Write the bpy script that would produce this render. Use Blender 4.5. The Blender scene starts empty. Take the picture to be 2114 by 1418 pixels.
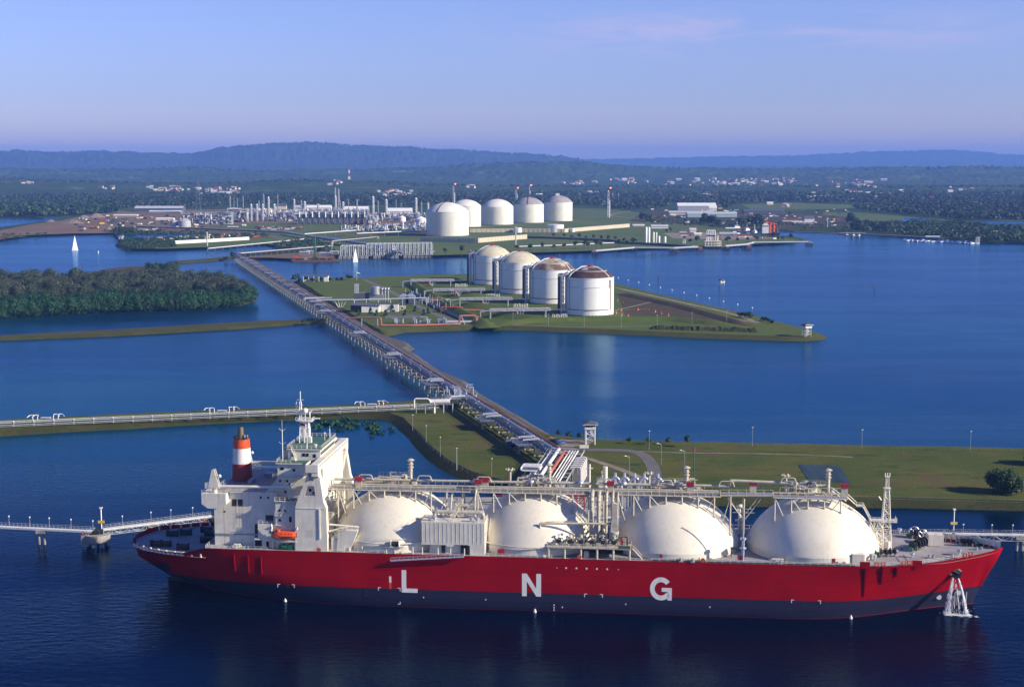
import bpy, math, random
import numpy as np
from mathutils import Vector, Matrix, noise
from mathutils.geometry import tessellate_polygon
R = math.radians
C = bpy.context.scene.collection
rnd = random.Random(7)
# ---------------------------------------------------------------- camera
FPX, CX, CY, HC = 2936.0, 1057.0, 709.0, 140.0      # photograph: 2114 x 1418, 50 mm on a 36 mm frame
PITCH = math.atan((CY - 335) / FPX)
cd = bpy.data.cameras.new('Camera'); cam = bpy.data.objects.new('Camera', cd); C.objects.link(cam)
cam.location = (0, 0, HC); cam.rotation_euler = (math.pi/2 - PITCH, 0, 0)
cd.lens = 50; cd.sensor_width = 36; cd.clip_start = 1; cd.clip_end = 120000
bpy.context.scene.camera = cam
# ---------------------------------------------------------------- light
SUN_AZ, SUN_EL = R(-18), R(25)                      # azimuth measured from +X (to the right), negative = towards the camera
w = bpy.data.worlds.new('World'); bpy.context.scene.world = w; w.use_nodes = True
nt = w.node_tree; nt.nodes.clear()
def N(tree, t, **k):
    n = tree.nodes.new(t)
    for a, b in k.items():
        if a == 'inp':
            for q, v in b.items(): n.inputs[q].default_value = v
        else: setattr(n, a, b)
    return n
sky = N(nt, 'ShaderNodeTexSky', sky_type='NISHITA', sun_disc=False, sun_elevation=SUN_EL, sun_rotation=R(90)-SUN_AZ, altitude=100, air_density=1.0, dust_density=0.6, ozone_density=2.2)
bg = N(nt, 'ShaderNodeBackground', inp={'Strength': 0.124}); wo = N(nt, 'ShaderNodeOutputWorld')
tc = N(nt, 'ShaderNodeTexCoord'); L = nt.links.new
# thin high cloud: noise over the sky direction, only in a band above the right-hand horizon
mp = N(nt, 'ShaderNodeMapping'); mp.inputs['Scale'].default_value = (4.0, 4.0, 26.0); mp.inputs['Rotation'].default_value = (0, R(-2.5), 0)
nz = N(nt, 'ShaderNodeTexNoise', inp={'Scale': 2.4, 'Detail': 8.0, 'Roughness': 0.62, 'Distortion': 0.5})
rm = N(nt, 'ShaderNodeMapRange', inp={'From Min': 0.40, 'From Max': 0.64})
sx = N(nt, 'ShaderNodeSeparateXYZ')
def band(lo, a, b, hi, src):
    x = N(nt, 'ShaderNodeMapRange', interpolation_type='SMOOTHSTEP', inp={'From Min': lo, 'From Max': a}); y = N(nt, 'ShaderNodeMapRange', interpolation_type='SMOOTHSTEP', inp={'From Min': b, 'From Max': hi, 'To Min': 1.0, 'To Max': 0.0})
    m = N(nt, 'ShaderNodeMath', operation='MULTIPLY'); L(src, x.inputs[0]); L(src, y.inputs[0]); L(x.outputs[0], m.inputs[0]); L(y.outputs[0], m.inputs[1]); return m.outputs[0]
L(tc.outputs['Generated'], mp.inputs[0]); L(mp.outputs[0], nz.inputs[0]); L(nz.outputs[0], rm.inputs[0]); L(tc.outputs['Generated'], sx.inputs[0])
bz = band(0.066, 0.082, 0.092, 0.108, sx.outputs['Z']); bx = band(-0.07, 0.08, 0.16, 0.40, sx.outputs['X'])
m1 = N(nt, 'ShaderNodeMath', operation='MULTIPLY'); m2 = N(nt, 'ShaderNodeMath', operation='MULTIPLY'); m3 = N(nt, 'ShaderNodeMath', operation='MULTIPLY', inp={1: 0.95})
L(bz, m1.inputs[0]); L(bx, m1.inputs[1]); L(m1.outputs[0], m2.inputs[0]); L(rm.outputs[0], m2.inputs[1]); L(m2.outputs[0], m3.inputs[0])
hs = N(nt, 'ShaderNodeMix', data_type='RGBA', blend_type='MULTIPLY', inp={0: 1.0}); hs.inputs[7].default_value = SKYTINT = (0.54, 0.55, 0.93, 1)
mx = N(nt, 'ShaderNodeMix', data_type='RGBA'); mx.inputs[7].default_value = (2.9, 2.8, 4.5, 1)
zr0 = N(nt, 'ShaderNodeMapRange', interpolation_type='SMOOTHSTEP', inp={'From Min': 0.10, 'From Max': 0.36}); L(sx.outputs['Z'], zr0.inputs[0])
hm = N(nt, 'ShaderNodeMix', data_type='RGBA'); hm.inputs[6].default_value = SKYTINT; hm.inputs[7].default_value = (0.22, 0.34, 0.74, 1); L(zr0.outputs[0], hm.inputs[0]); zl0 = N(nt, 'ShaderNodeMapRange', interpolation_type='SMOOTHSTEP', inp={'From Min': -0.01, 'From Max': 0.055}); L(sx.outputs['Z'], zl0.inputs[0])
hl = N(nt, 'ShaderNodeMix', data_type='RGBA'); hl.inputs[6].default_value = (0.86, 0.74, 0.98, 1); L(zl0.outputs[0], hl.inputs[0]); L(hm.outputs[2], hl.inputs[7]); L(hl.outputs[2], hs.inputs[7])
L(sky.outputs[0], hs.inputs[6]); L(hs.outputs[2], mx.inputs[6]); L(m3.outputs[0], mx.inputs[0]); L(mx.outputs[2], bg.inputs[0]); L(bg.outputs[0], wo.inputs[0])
sl = bpy.data.lights.new('Sun', 'SUN'); so = bpy.data.objects.new('Sun', sl); C.objects.link(so)
sl.energy = 5.0; sl.angle = R(0.5); sl.color = (1.0, 0.90, 0.72)
sd = Vector((math.cos(SUN_EL)*math.cos(SUN_AZ), math.cos(SUN_EL)*math.sin(SUN_AZ), math.sin(SUN_EL)))
so.rotation_euler = sd.to_track_quat('Z', 'Y').to_euler()
sc = bpy.context.scene
sc.view_settings.view_transform = 'Standard'; sc.view_settings.look = 'None'; sc.view_settings.exposure = 0.62
sc.cycles.volume_bounces = 0; sc.cycles.max_bounces = 5; sc.cycles.transparent_max_bounces = 12; sc.cycles.volume_max_steps = 64
# ---------------------------------------------------------------- placing: pixel of the photograph -> point of the world at height z
def G(x, y, z=0.0):
    dx, dy = (x-CX)/FPX, -(y-CY)/FPX
    Y, Z = math.cos(PITCH)+dy*math.sin(PITCH), -math.sin(PITCH)+dy*math.cos(PITCH)
    t = (z-HC)/Z
    return Vector((dx*t, Y*t, z))
def ZH(y, Y):                                       # height of pixel row y at ground distance Y
    dy = -(y-CY)/FPX
    return HC + Y*(-math.sin(PITCH)+dy*math.cos(PITCH))/(math.cos(PITCH)+dy*math.sin(PITCH))
# ---------------------------------------------------------------- materials
MATS = {}
def mat(name, col, rough=0.6, metal=0.0, var=0.12, scale=0.5, col2=None, bump=0.0, bscale=None, streak=0.0, streakcol=(0.16, 0.09, 0.04), emit=None, spec=0.5, stretch=(1, 1, 1), contrast=(0.35, 0.65), alpha=1.0, coat=0.0):
    m = bpy.data.materials.new(name); m.use_nodes = True; t = m.node_tree; b = t.nodes['Principled BSDF']; L = t.links.new
    b.inputs['Roughness'].default_value = rough; b.inputs['Metallic'].default_value = metal; b.inputs['Specular IOR Level'].default_value = spec
    if alpha < 1: b.inputs['Alpha'].default_value = alpha
    if coat: b.inputs['Coat Weight'].default_value = coat; b.inputs['Coat Roughness'].default_value = 0.15
    c2 = col2 or tuple(c*(1-var*2) for c in col)
    tc = N(t, 'ShaderNodeTexCoord'); mp = N(t, 'ShaderNodeMapping'); mp.inputs['Scale'].default_value = stretch
    L(tc.outputs['Object'], mp.inputs[0])
    nz = N(t, 'ShaderNodeTexNoise', inp={'Scale': scale, 'Detail': 6.0, 'Roughness': 0.6}); L(mp.outputs[0], nz.inputs[0])
    mr = N(t, 'ShaderNodeMapRange', inp={'From Min': contrast[0], 'From Max': contrast[1]}); L(nz.outputs[0], mr.inputs[0])
    mx = N(t, 'ShaderNodeMix', data_type='RGBA'); mx.inputs[6].default_value = (*col, 1); mx.inputs[7].default_value = (*c2, 1); L(mr.outputs[0], mx.inputs[0])
    out = mx.outputs[2]
    if streak:
        m2 = N(t, 'ShaderNodeMapping'); m2.inputs['Scale'].default_value = (1.0, 1.0, 0.06); L(tc.outputs['Object'], m2.inputs[0])
        n2 = N(t, 'ShaderNodeTexNoise', inp={'Scale': 1.1, 'Detail': 5.0, 'Roughness': 0.65}); L(m2.outputs[0], n2.inputs[0])
        r2 = N(t, 'ShaderNodeMapRange', inp={'From Min': 0.52, 'From Max': 0.78, 'To Max': streak}); L(n2.outputs[0], r2.inputs[0])
        x2 = N(t, 'ShaderNodeMix', data_type='RGBA'); x2.inputs[7].default_value = (*streakcol, 1); L(r2.outputs[0], x2.inputs[0]); L(out, x2.inputs[6]); out = x2.outputs[2]
    L(out, b.inputs['Base Color'])
    if bump:
        n3 = N(t, 'ShaderNodeTexNoise', inp={'Scale': bscale or scale*4, 'Detail': 4.0}); L(tc.outputs['Object'], n3.inputs[0])
        bp = N(t, 'ShaderNodeBump', inp={'Strength': bump, 'Distance': 0.3}); L(n3.outputs[0], bp.inputs['Height']); L(bp.outputs[0], b.inputs['Normal'])
    if emit: b.inputs['Emission Color'].default_value = (*emit[0], 1); b.inputs['Emission Strength'].default_value = emit[1]
    MATS[name] = m; m['base'] = b.name; return m
mat('white', (0.80, 0.78, 0.72), 0.5, var=0.05, streak=0.25)
mat('cream', (0.77, 0.71, 0.57), 0.5, var=0.06, scale=0.07, streak=0.40, streakcol=(0.46, 0.33, 0.16))
mat('shipcream', (0.74, 0.70, 0.59), 0.5, var=0.08, scale=0.3, streak=0.55, streakcol=(0.42, 0.27, 0.12))
mat('pipecream', (0.56, 0.51, 0.40), 0.55, var=0.14, scale=0.8, streak=0.5, streakcol=(0.25, 0.16, 0.08))
mat('tank', (0.80, 0.78, 0.66), 0.6, var=0.07, scale=0.06, streak=0.3, streakcol=(0.45, 0.36, 0.2))
mat('tankroof', (0.66, 0.60, 0.42), 0.7, scale=0.12, streak=0.2)
mat('tankwhite', (0.84, 0.83, 0.78), 0.5, var=0.04, scale=0.08, streak=0.2, streakcol=(0.5, 0.42, 0.28))
mat('brownroof', (0.055, 0.03, 0.026), 0.85, scale=0.15, col2=(0.12, 0.075, 0.06), spec=0.1)
mat('deckgrey', (0.34, 0.32, 0.33), 0.7, scale=0.2, col2=(0.25, 0.22, 0.20), streak=0.0)
mat('deckgreen', (0.05, 0.14, 0.10), 0.7, scale=0.5)
mat('steel', (0.42, 0.43, 0.46), 0.45, metal=0.5, var=0.15, scale=1.0)
mat('pipesilver', (0.62, 0.64, 0.70), 0.35, metal=0.6, var=0.1, scale=1.0)
mat('trestle', (0.10, 0.125, 0.17), 0.6, metal=0.0, var=0.2, scale=0.8)
mat('palesteel', (0.46, 0.48, 0.50), 0.5, var=0.15, scale=0.6)
mat('dark', (0.025, 0.025, 0.03), 0.6)
mat('glass', (0.012, 0.016, 0.02), 0.15)
mat('black', (0.012, 0.012, 0.014), 0.5)
mat('funnelred', (0.30, 0.022, 0.022), 0.4, var=0.1, scale=0.3)
mat('orange', (0.66, 0.085, 0.018), 0.4, var=0.06)
mat('orangepipe', (0.55, 0.12, 0.06), 0.4, var=0.06)
mat('redpipe', (0.30, 0.05, 0.045), 0.45, var=0.15)
mat('redbox', (0.35, 0.02, 0.03), 0.5)
mat('bronze', (0.22, 0.15, 0.09), 0.5, metal=0.4)
mat('green', (0.02, 0.12, 0.07), 0.5)
mat('yellow', (0.75, 0.50, 0.05), 0.5)
mat('rust', (0.22, 0.09, 0.06), 0.85, scale=0.6, col2=(0.10, 0.05, 0.04))
mat('concrete', (0.36, 0.34, 0.31), 0.85, scale=0.4, col2=(0.24, 0.22, 0.20), streak=0.4, streakcol=(0.08, 0.07, 0.06))
mat('asphalt', (0.145, 0.13, 0.125), 0.9, scale=0.25, col2=(0.105, 0.095, 0.09))
mat('gravel', (0.30, 0.25, 0.19), 0.95, scale=0.15, col2=(0.16, 0.12, 0.08), bump=0.3)
mat('rock', (0.12, 0.105, 0.088), 0.95, scale=0.3, col2=(0.045, 0.042, 0.036), bump=0.8)
mat('bund', (0.56, 0.50, 0.36), 0.8, scale=0.3, col2=(0.47, 0.41, 0.29))
mat('tarp', (0.03, 0.06, 0.06), 0.6, scale=0.2, col2=(0.015, 0.02, 0.03), stretch=(1, .15, 1))
mat('slate', (0.10, 0.11, 0.14), 0.6)
mat('roofpale', (0.58, 0.58, 0.60), 0.5, stretch=(1, .1, 1))
mat('roofred', (0.20, 0.06, 0.04), 0.8)
mat('roofbrown', (0.16, 0.10, 0.07), 0.8)
mat('housewhite', (0.46, 0.45, 0.43), 0.7)
mat('mint', (0.42, 0.60, 0.56), 0.6)
mat('blue', (0.06, 0.14, 0.50), 0.5)
mat('bark', (0.10, 0.075, 0.055), 0.9)
mat('skin', (0.35, 0.20, 0.13), 0.6); mat('cloth', (0.8, 0.8, 0.78), 0.8)
mat('flame', (1.0, 0.25, 0.05), 0.5, emit=((1.0, 0.20, 0.03), 2.2))
mat('foam', (0.80, 0.84, 0.88), 0.6, var=0.15, scale=3.0, bump=1.0)
mat('sail', (0.85, 0.85, 0.83), 0.7, var=0.02)
def leafmat(name, a, b, sc=0.35, rough=0.55):
    m = mat(name, a, rough, col2=b, scale=sc, spec=0.25, contrast=(0.38, 0.62)); bs = m.node_tree.nodes['Principled BSDF']
    return m
leafmat('leaf', (0.030, 0.075, 0.022), (0.055, 0.115, 0.030)); leafmat('leafdark', (0.018, 0.046, 0.014), (0.036, 0.074, 0.020))
leafmat('mangrove', (0.012, 0.055, 0.022), (0.030, 0.090, 0.034), 0.12); leafmat('drytree', (0.040, 0.062, 0.034), (0.068, 0.084, 0.052), 0.12)
leafmat('forest', (0.016, 0.036, 0.014), (0.048, 0.068, 0.024), 0.008)
mat('drybrush', (0.14, 0.10, 0.09), 0.9)
def ground_mat(name, cols, s1=0.02, s2=0.12, patch=0.5, pcol=(0.16, 0.24, 0.03)):
    """grass: two greens and a brown mixed at two sizes, with small yellow-green weeds"""
    m = bpy.data.materials.new(name); m.use_nodes = True; t = m.node_tree; b = t.nodes['Principled BSDF']; L = t.links.new
    b.inputs['Roughness'].default_value = 0.95; b.inputs['Specular IOR Level'].default_value = 0.1
    g = N(t, 'ShaderNodeNewGeometry')
    def noi(s, d, st=(1, 1, 1), lo=0.4, hi=0.6):
        mp = N(t, 'ShaderNodeMapping'); mp.inputs['Scale'].default_value = st; L(g.outputs['Position'], mp.inputs[0])
        n = N(t, 'ShaderNodeTexNoise', inp={'Scale': s, 'Detail': d, 'Roughness': 0.65}); L(mp.outputs[0], n.inputs[0])
        r = N(t, 'ShaderNodeMapRange', interpolation_type='SMOOTHSTEP', inp={'From Min': lo, 'From Max': hi}); L(n.outputs[0], r.inputs[0]); return r.outputs[0]
    def mix(f, a, c):
        x = N(t, 'ShaderNodeMix', data_type='RGBA'); L(f, x.inputs[0])
        if isinstance(a, tuple): x.inputs[6].default_value = (*a, 1)
        else: L(a, x.inputs[6])
        x.inputs[7].default_value = (*c, 1); return x.outputs[2]
    o = mix(noi(s1, 6), cols[0], cols[1]); o = mix(noi(s2, 5, (0.6, 1.6, 1), 0.5, 0.68), o, cols[2]); o = mix(noi(s1*1.7, 8, (1, 1, 1), 0.56, 0.68), o, cols[3])
    o = mix(noi(s2*2.2, 9, (0.6, 1.2, 1), 1.08-patch, 1.2-patch), o, pcol)
    L(o, b.inputs['Base Color'])
    n3 = N(t, 'ShaderNodeTexNoise', inp={'Scale': 0.9, 'Detail': 4.0}); L(g.outputs['Position'], n3.inputs[0])
    bp = N(t, 'ShaderNodeBump', inp={'Strength': 0.6, 'Distance': 0.5}); L(n3.outputs[0], bp.inputs['Height']); L(bp.outputs[0], b.inputs['Normal'])
    MATS[name] = m; return m
ground_mat('grass', [(0.064, 0.084, 0.015), (0.098, 0.098, 0.022), (0.040, 0.066, 0.014), (0.110, 0.075, 0.036)], 0.018, 0.10, 0.47, (0.115, 0.15, 0.026))
ground_mat('grasslawn', [(0.080, 0.115, 0.022), (0.095, 0.120, 0.026), (0.062, 0.098, 0.020), (0.105, 0.100, 0.036)], 0.012, 0.08, 0.50, (0.12, 0.17, 0.03))
ground_mat('grassfar', [(0.085, 0.130, 0.035), (0.11, 0.135, 0.040), (0.060, 0.100, 0.025), (0.15, 0.11, 0.06)], 0.006, 0.03, 0.42)
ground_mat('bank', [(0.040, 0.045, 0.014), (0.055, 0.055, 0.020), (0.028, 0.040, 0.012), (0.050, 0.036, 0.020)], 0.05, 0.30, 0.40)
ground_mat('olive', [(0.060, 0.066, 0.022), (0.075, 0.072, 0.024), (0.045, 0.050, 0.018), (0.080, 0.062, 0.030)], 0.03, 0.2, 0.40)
ground_mat('earth', [(0.085, 0.062, 0.040), (0.070, 0.058, 0.034), (0.050, 0.045, 0.022), (0.055, 0.060, 0.020)], 0.03, 0.15, 0.40)
ground_mat('site', [(0.22, 0.14, 0.085), (0.17, 0.115, 0.07), (0.12, 0.09, 0.055), (0.10, 0.085, 0.05)], 0.008, 0.03, 0.36)
ground_mat('woodland', [(0.030, 0.060, 0.018), (0.045, 0.075, 0.022), (0.018, 0.040, 0.014), (0.11, 0.14, 0.045)], 0.0016, 0.012, 0.47, (0.12, 0.16, 0.05))
# ---------------------------------------------------------------- mesh building
class MB:
    def __init__(s): s.v = []; s.f = []; s.m = []; s.ms = []; s.cur = 0; s.smooth = []; s.sm = False; s.marks = []
    def use(s, name, smooth=False):
        if name not in s.ms: s.ms.append(name)
        s.cur = s.ms.index(name); s.sm = smooth; return s
    def add(s, vs, fs):
        o = len(s.v); s.v += [tuple(v) for v in vs]
        for f in fs: s.f.append(tuple(i+o for i in f)); s.m.append(s.cur); s.smooth.append(s.sm)
        return s
    def box(s, x0, x1, y0, y1, z0, z1, rz=0, piv=None):
        vs = [(x, y, z) for z in (z0, z1) for y in (y0, y1) for x in (x0, x1)]
        if rz:
            px, py = piv or ((x0+x1)/2, (y0+y1)/2); c, q = math.cos(rz), math.sin(rz)
            vs = [(px+(x-px)*c-(y-py)*q, py+(x-px)*q+(y-py)*c, z) for x, y, z in vs]
        return s.add(vs, [(0, 2, 3, 1), (4, 5, 7, 6), (0, 1, 5, 4), (1, 3, 7, 5), (3, 2, 6, 7), (2, 0, 4, 6)])
    def prism(s, pts, z0, z1, cap=True):            # pts: ccw outline; z1 may be a list
        n = len(pts); z1s = z1 if isinstance(z1, (list, tuple)) else [z1]*n; z0s = z0 if isinstance(z0, (list, tuple)) else [z0]*n
        vs = [(p[0], p[1], z0s[i]) for i, p in enumerate(pts)] + [(p[0], p[1], z1s[i]) for i, p in enumerate(pts)]
        fs = [(i, (i+1) % n, n+(i+1) % n, n+i) for i in range(n)]
        if cap: fs += [tuple(range(n-1, -1, -1)), tuple(range(n, 2*n))]
        return s.add(vs, fs)
    def slab(s, poly, axis, a, b):                  # poly in a plane, pushed along axis: axis 'y' -> poly is (x,z)
        n = len(poly)
        if axis == 'y': vs = [(p[0], a, p[1]) for p in poly]+[(p[0], b, p[1]) for p in poly]
        else: vs = [(a, p[0], p[1]) for p in poly]+[(b, p[0], p[1]) for p in poly]
        return s.add(vs, [tuple(range(n)), tuple(range(2*n-1, n-1, -1))]+[(i, n+i, n+(i+1) % n, (i+1) % n) for i in range(n)])
    def tube(s, a, b, r, r2=None, n=8, cap=True):
        a, b = Vector(a), Vector(b); r2 = r if r2 is None else r2; d = b-a
        if d.length < 1e-6: return s
        d.normalize(); u = d.orthogonal().normalized(); w_ = d.cross(u); vs = []
        for p, q in ((a, r), (b, r2)):
            for i in range(n):
                t = 2*math.pi*(i+.5)/n; vs.append(p+(u*math.cos(t)+w_*math.sin(t))*q)
        fs = [(i, (i+1) % n, n+(i+1) % n, n+i) for i in range(n)]
        s.add(vs, fs)
        if cap:
            sm = s.sm; s.sm = False; s.add(vs[:n], [tuple(range(n-1, -1, -1))]); s.add(vs[n:], [tuple(range(n))]); s.sm = sm
        return s
    def path(s, pts, r, n=8):
        for a, b in zip(pts, pts[1:]): s.tube(a, b, r, n=n)
        return s
    def pipe(s, pts, r, n=8, bend=None):             # a path with rounded corners
        pts = [Vector(p) for p in pts]; out = [pts[0]]; bend = bend or r*2.2
        for i in range(1, len(pts)-1):
            a, b, c = pts[i-1], pts[i], pts[i+1]; k = min(bend, (b-a).length*.45, (c-b).length*.45)
            p0 = b+(a-b).normalized()*k; p1 = b+(c-b).normalized()*k
            out += [p0, (p0+p1)*.25+b*.5, p1]
        out.append(pts[-1]); return s.path(out, r, n)
    def bar(s, a, b, w_, h=None):                     # square bar
        return s.tube(a, b, w_*.7071, n=4)
    def lathe(s, prof, n=24, c=(0, 0, 0), sy=1.0, a0=0.0, a1=None):
        full = a1 is None; a1 = 2*math.pi if full else a1; k = n if full else n+1; runs = [[prof[0]]]
        for i in range(1, len(prof)):                # break the smooth shading where the profile turns sharply
            if i > 1:
                u, v = Vector((prof[i-1][0]-prof[i-2][0], prof[i-1][1]-prof[i-2][1])), Vector((prof[i][0]-prof[i-1][0], prof[i][1]-prof[i-1][1]))
                if u.length > 1e-6 and v.length > 1e-6 and u.angle(v) > .6: runs.append([prof[i-1]])
            runs[-1].append(prof[i])
        sn = [(math.cos(a0+(a1-a0)*i/n), math.sin(a0+(a1-a0)*i/n)) for i in range(k)]
        for pr in runs:
            s.add([(c[0]+r*x, c[1]+r*y*sy, c[2]+z) for r, z in pr for x, y in sn], [(j*k+i, j*k+(i+1) % k, (j+1)*k+(i+1) % k, (j+1)*k+i) for j in range(len(pr)-1) for i in range(n)])
        if full:
            for (r, z), fl in ((prof[0], True), (prof[-1], False)):
                if r > 0.06:
                    sm = s.sm; s.sm = False; f = tuple(range(k)); s.add([(c[0]+r*x, c[1]+r*y*sy, c[2]+z) for x, y in sn], [tuple(reversed(f)) if fl else f]); s.sm = sm
        return s
    def ball(s, c, r, n=10, m=6, sz=1.0):
        return s.lathe([(r*math.cos(-math.pi/2+math.pi*j/m), r*sz*math.sin(-math.pi/2+math.pi*j/m)) for j in range(m+1)], n, c)
    def rail(s, pts, h=1.1, step=2.0, w_=0.05, mid=True):
        for a, b in zip(pts, pts[1:]):
            a, b = Vector(a), Vector(b); k = max(1, round((b-a).length/step))
            for z in ((h, h*.5) if mid else (h,)): s.bar(a+Vector((0, 0, z)), b+Vector((0, 0, z)), w_)
            for i in range(k+1):
                p = a.lerp(b, i/k); s.bar(p, p+Vector((0, 0, h)), w_)
        return s
    def truss(s, a, b, width, height, bay, ch=0.25, br=0.15, axis=None):
        """box girder between a and b: four chords, verticals and diagonals"""
        a, b = Vector(a), Vector(b); d = (b-a); n = max(1, round(d.length/bay)); side = Vector((0, 0, 1)).cross(d).normalized()*width/2; up = Vector((0, 0, height))
        for sg in (-1, 1):
            s.bar(a+side*sg, b+side*sg, ch); s.bar(a+side*sg+up, b+side*sg+up, ch)
            for i in range(n+1):
                p = a.lerp(b, i/n)+side*sg; s.bar(p, p+up, br)
                if i < n:
                    q = a.lerp(b, (i+1)/n)+side*sg
                    s.bar(p if i % 2 else p+up, q+up if i % 2 else q, br)
        for i in range(n+1):
            p = a.lerp(b, i/n); s.bar(p-side, p+side, br); s.bar(p-side+up, p+side+up, br)
        return s
    def tower(s, base, w0, w1, h, bays, ch=0.15, br=0.08, c=(0, 0)):
        """lattice tower standing at base, square in plan"""
        x, y, z = base; lv = []
        for i in range(bays+1):
            t = i/bays; k = (w0+(w1-w0)*t)/2; cx_, cy_ = x+c[0]*t, y+c[1]*t
            lv.append([Vector((cx_+a*k, cy_+b*k, z+h*t)) for a, b in ((-1, -1), (1, -1), (1, 1), (-1, 1))])
        for i in range(bays):
            for j in range(4):
                s.bar(lv[i][j], lv[i+1][j], ch); s.bar(lv[i+1][j], lv[i+1][(j+1) % 4], br)
                s.bar(lv[i][j], lv[i+1][(j+1) % 4], br)
                if i % 2: s.bar(lv[i][(j+1) % 4], lv[i+1][j], br)
        return s
    def stair(s, a, b, wd=1.0):
        a, b = Vector(a), Vector(b); d = b-a; sd_ = Vector((-d.y, d.x, 0)); sd_ = (sd_.normalized() if sd_.length > .01 else Vector((0, 1, 0)))*wd/2
        n = max(2, int(abs(d.z)/0.45))
        for k in (-1, 1):
            s.bar(a+sd_*k, b+sd_*k, 0.14); s.bar(a+sd_*k+Vector((0, 0, 1)), b+sd_*k+Vector((0, 0, 1)), 0.07)
        for i in range(n):
            p = a.lerp(b, (i+.5)/n); s.bar(p-sd_, p+sd_, 0.16)
        return s
    def mark(s): s.marks.append((len(s.v), len(s.f))); return s
    def pieces(s, name, parent):                     # every marked run becomes a part of its own
        mk = s.marks+[(len(s.v), len(s.f))]; out = []
        for (v0, f0), (v1, f1) in zip(mk, mk[1:]):
            if f1 == f0: continue
            b = MB(); b.v = s.v[v0:v1]; b.f = [tuple(i-v0 for i in f) for f in s.f[f0:f1]]; us = sorted(set(s.m[f0:f1])); b.ms = [s.ms[i] for i in us]; b.m = [us.index(i) for i in s.m[f0:f1]]; b.smooth = s.smooth[f0:f1]; out.append(b.build(name, parent))
        return out
    def data(s, name):
        me = bpy.data.meshes.new(name); me.from_pydata(s.v, [], s.f)
        for n in s.ms: me.materials.append(MATS[n])
        me.polygons.foreach_set('material_index', s.m); me.polygons.foreach_set('use_smooth', s.smooth); me.update(); return me
    def build(s, name, parent=None, loc=None, **tags):
        o = bpy.data.objects.new(name, s.data(name)); C.objects.link(o)
        if parent: o.parent = parent
        if loc is not None: o.location = loc
        for k, v in tags.items(): o[k] = v
        return o
def thing(name, label, cat, loc=(0, 0, 0), rz=0.0, group=None):
    o = bpy.data.objects.new(name, None); C.objects.link(o); o.location = loc; o.rotation_euler = (0, 0, rz); o['label'] = label; o['category'] = cat
    o.empty_display_size = 1
    if group: o['group'] = group
    return o
def tag(o, label, cat, group=None):
    o['label'] = label; o['category'] = cat
    if group: o['group'] = group
    return o
def dup(root, loc, rz=0.0, label=None, group=None, scale=None):
    def cp(o, par):
        c = o.copy(); C.objects.link(c); c.parent = par
        for ch in o.children: cp(ch, c)
        return c
    kids = list(root.children); r = root.copy(); C.objects.link(r); r.location = loc; r.rotation_euler = (0, 0, rz)
    if scale: r.scale = scale if isinstance(scale, (tuple, list)) else (scale,)*3
    if label: r['label'] = label
    if group: r['group'] = group
    for k in kids: cp(k, r)
    return r
def struct(o): o['kind'] = 'structure'; return o
# ================================================================ water, land, roads, hills
def vnoise(x, y, seed=0):
    xi, yi = np.floor(x).astype(np.int64), np.floor(y).astype(np.int64); fx, fy = x-xi, y-yi
    fx = fx*fx*(3-2*fx); fy = fy*fy*(3-2*fy)
    def h(a, b):
        n = (a*374761393+b*668265263+seed*974711) & 0x7fffffff; n = ((n ^ (n >> 13))*1274126177) & 0x7fffffff
        return ((n ^ (n >> 16)) & 0xffff)/65535.0
    return (h(xi, yi)*(1-fx)+h(xi+1, yi)*fx)*(1-fy)+(h(xi, yi+1)*(1-fx)+h(xi+1, yi+1)*fx)*fy
def fbm(x, y, o=4, seed=0):
    s = 0; a = .5
    for i in range(o): s = s+a*vnoise(x, y, seed+i); x = x*2.03; y = y*2.03; a *= .5
    return s
def grid_mesh(name, X, Y, Z, matname, smooth=False, close=None):
    n, m = X.shape; me = bpy.data.meshes.new(name); v = np.stack([X, Y, Z], -1).reshape(-1, 3)
    i = np.arange(n*m).reshape(n, m); q = np.stack([i[:-1, :-1], i[:-1, 1:], i[1:, 1:], i[1:, :-1]], -1).reshape(-1, 4)
    np_mesh(me, v, q); me.materials.append(MATS[matname])
    if smooth: me.polygons.foreach_set('use_smooth', [True]*len(q))
    o = bpy.data.objects.new(name, me); C.objects.link(o); return o
def np_mesh(me, v, q):
    k = q.shape[1]; me.vertices.add(len(v)); me.vertices.foreach_set('co', v.astype(np.float32).ravel())
    me.loops.add(len(q)*k); me.loops.foreach_set('vertex_index', q.astype(np.int32).ravel())
    me.polygons.add(len(q)); me.polygons.foreach_set('loop_start', np.arange(0, len(q)*k, k, dtype=np.int32)); me.polygons.foreach_set('loop_total', np.full(len(q), k, dtype=np.int32))
    me.update(calc_edges=True); me.validate()
# ---- water: a dark body under a rippled surface
wm = bpy.data.materials.new('water'); wm.use_nodes = True; t = wm.node_tree; b = t.nodes['Principled BSDF']; L = t.links.new

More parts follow.
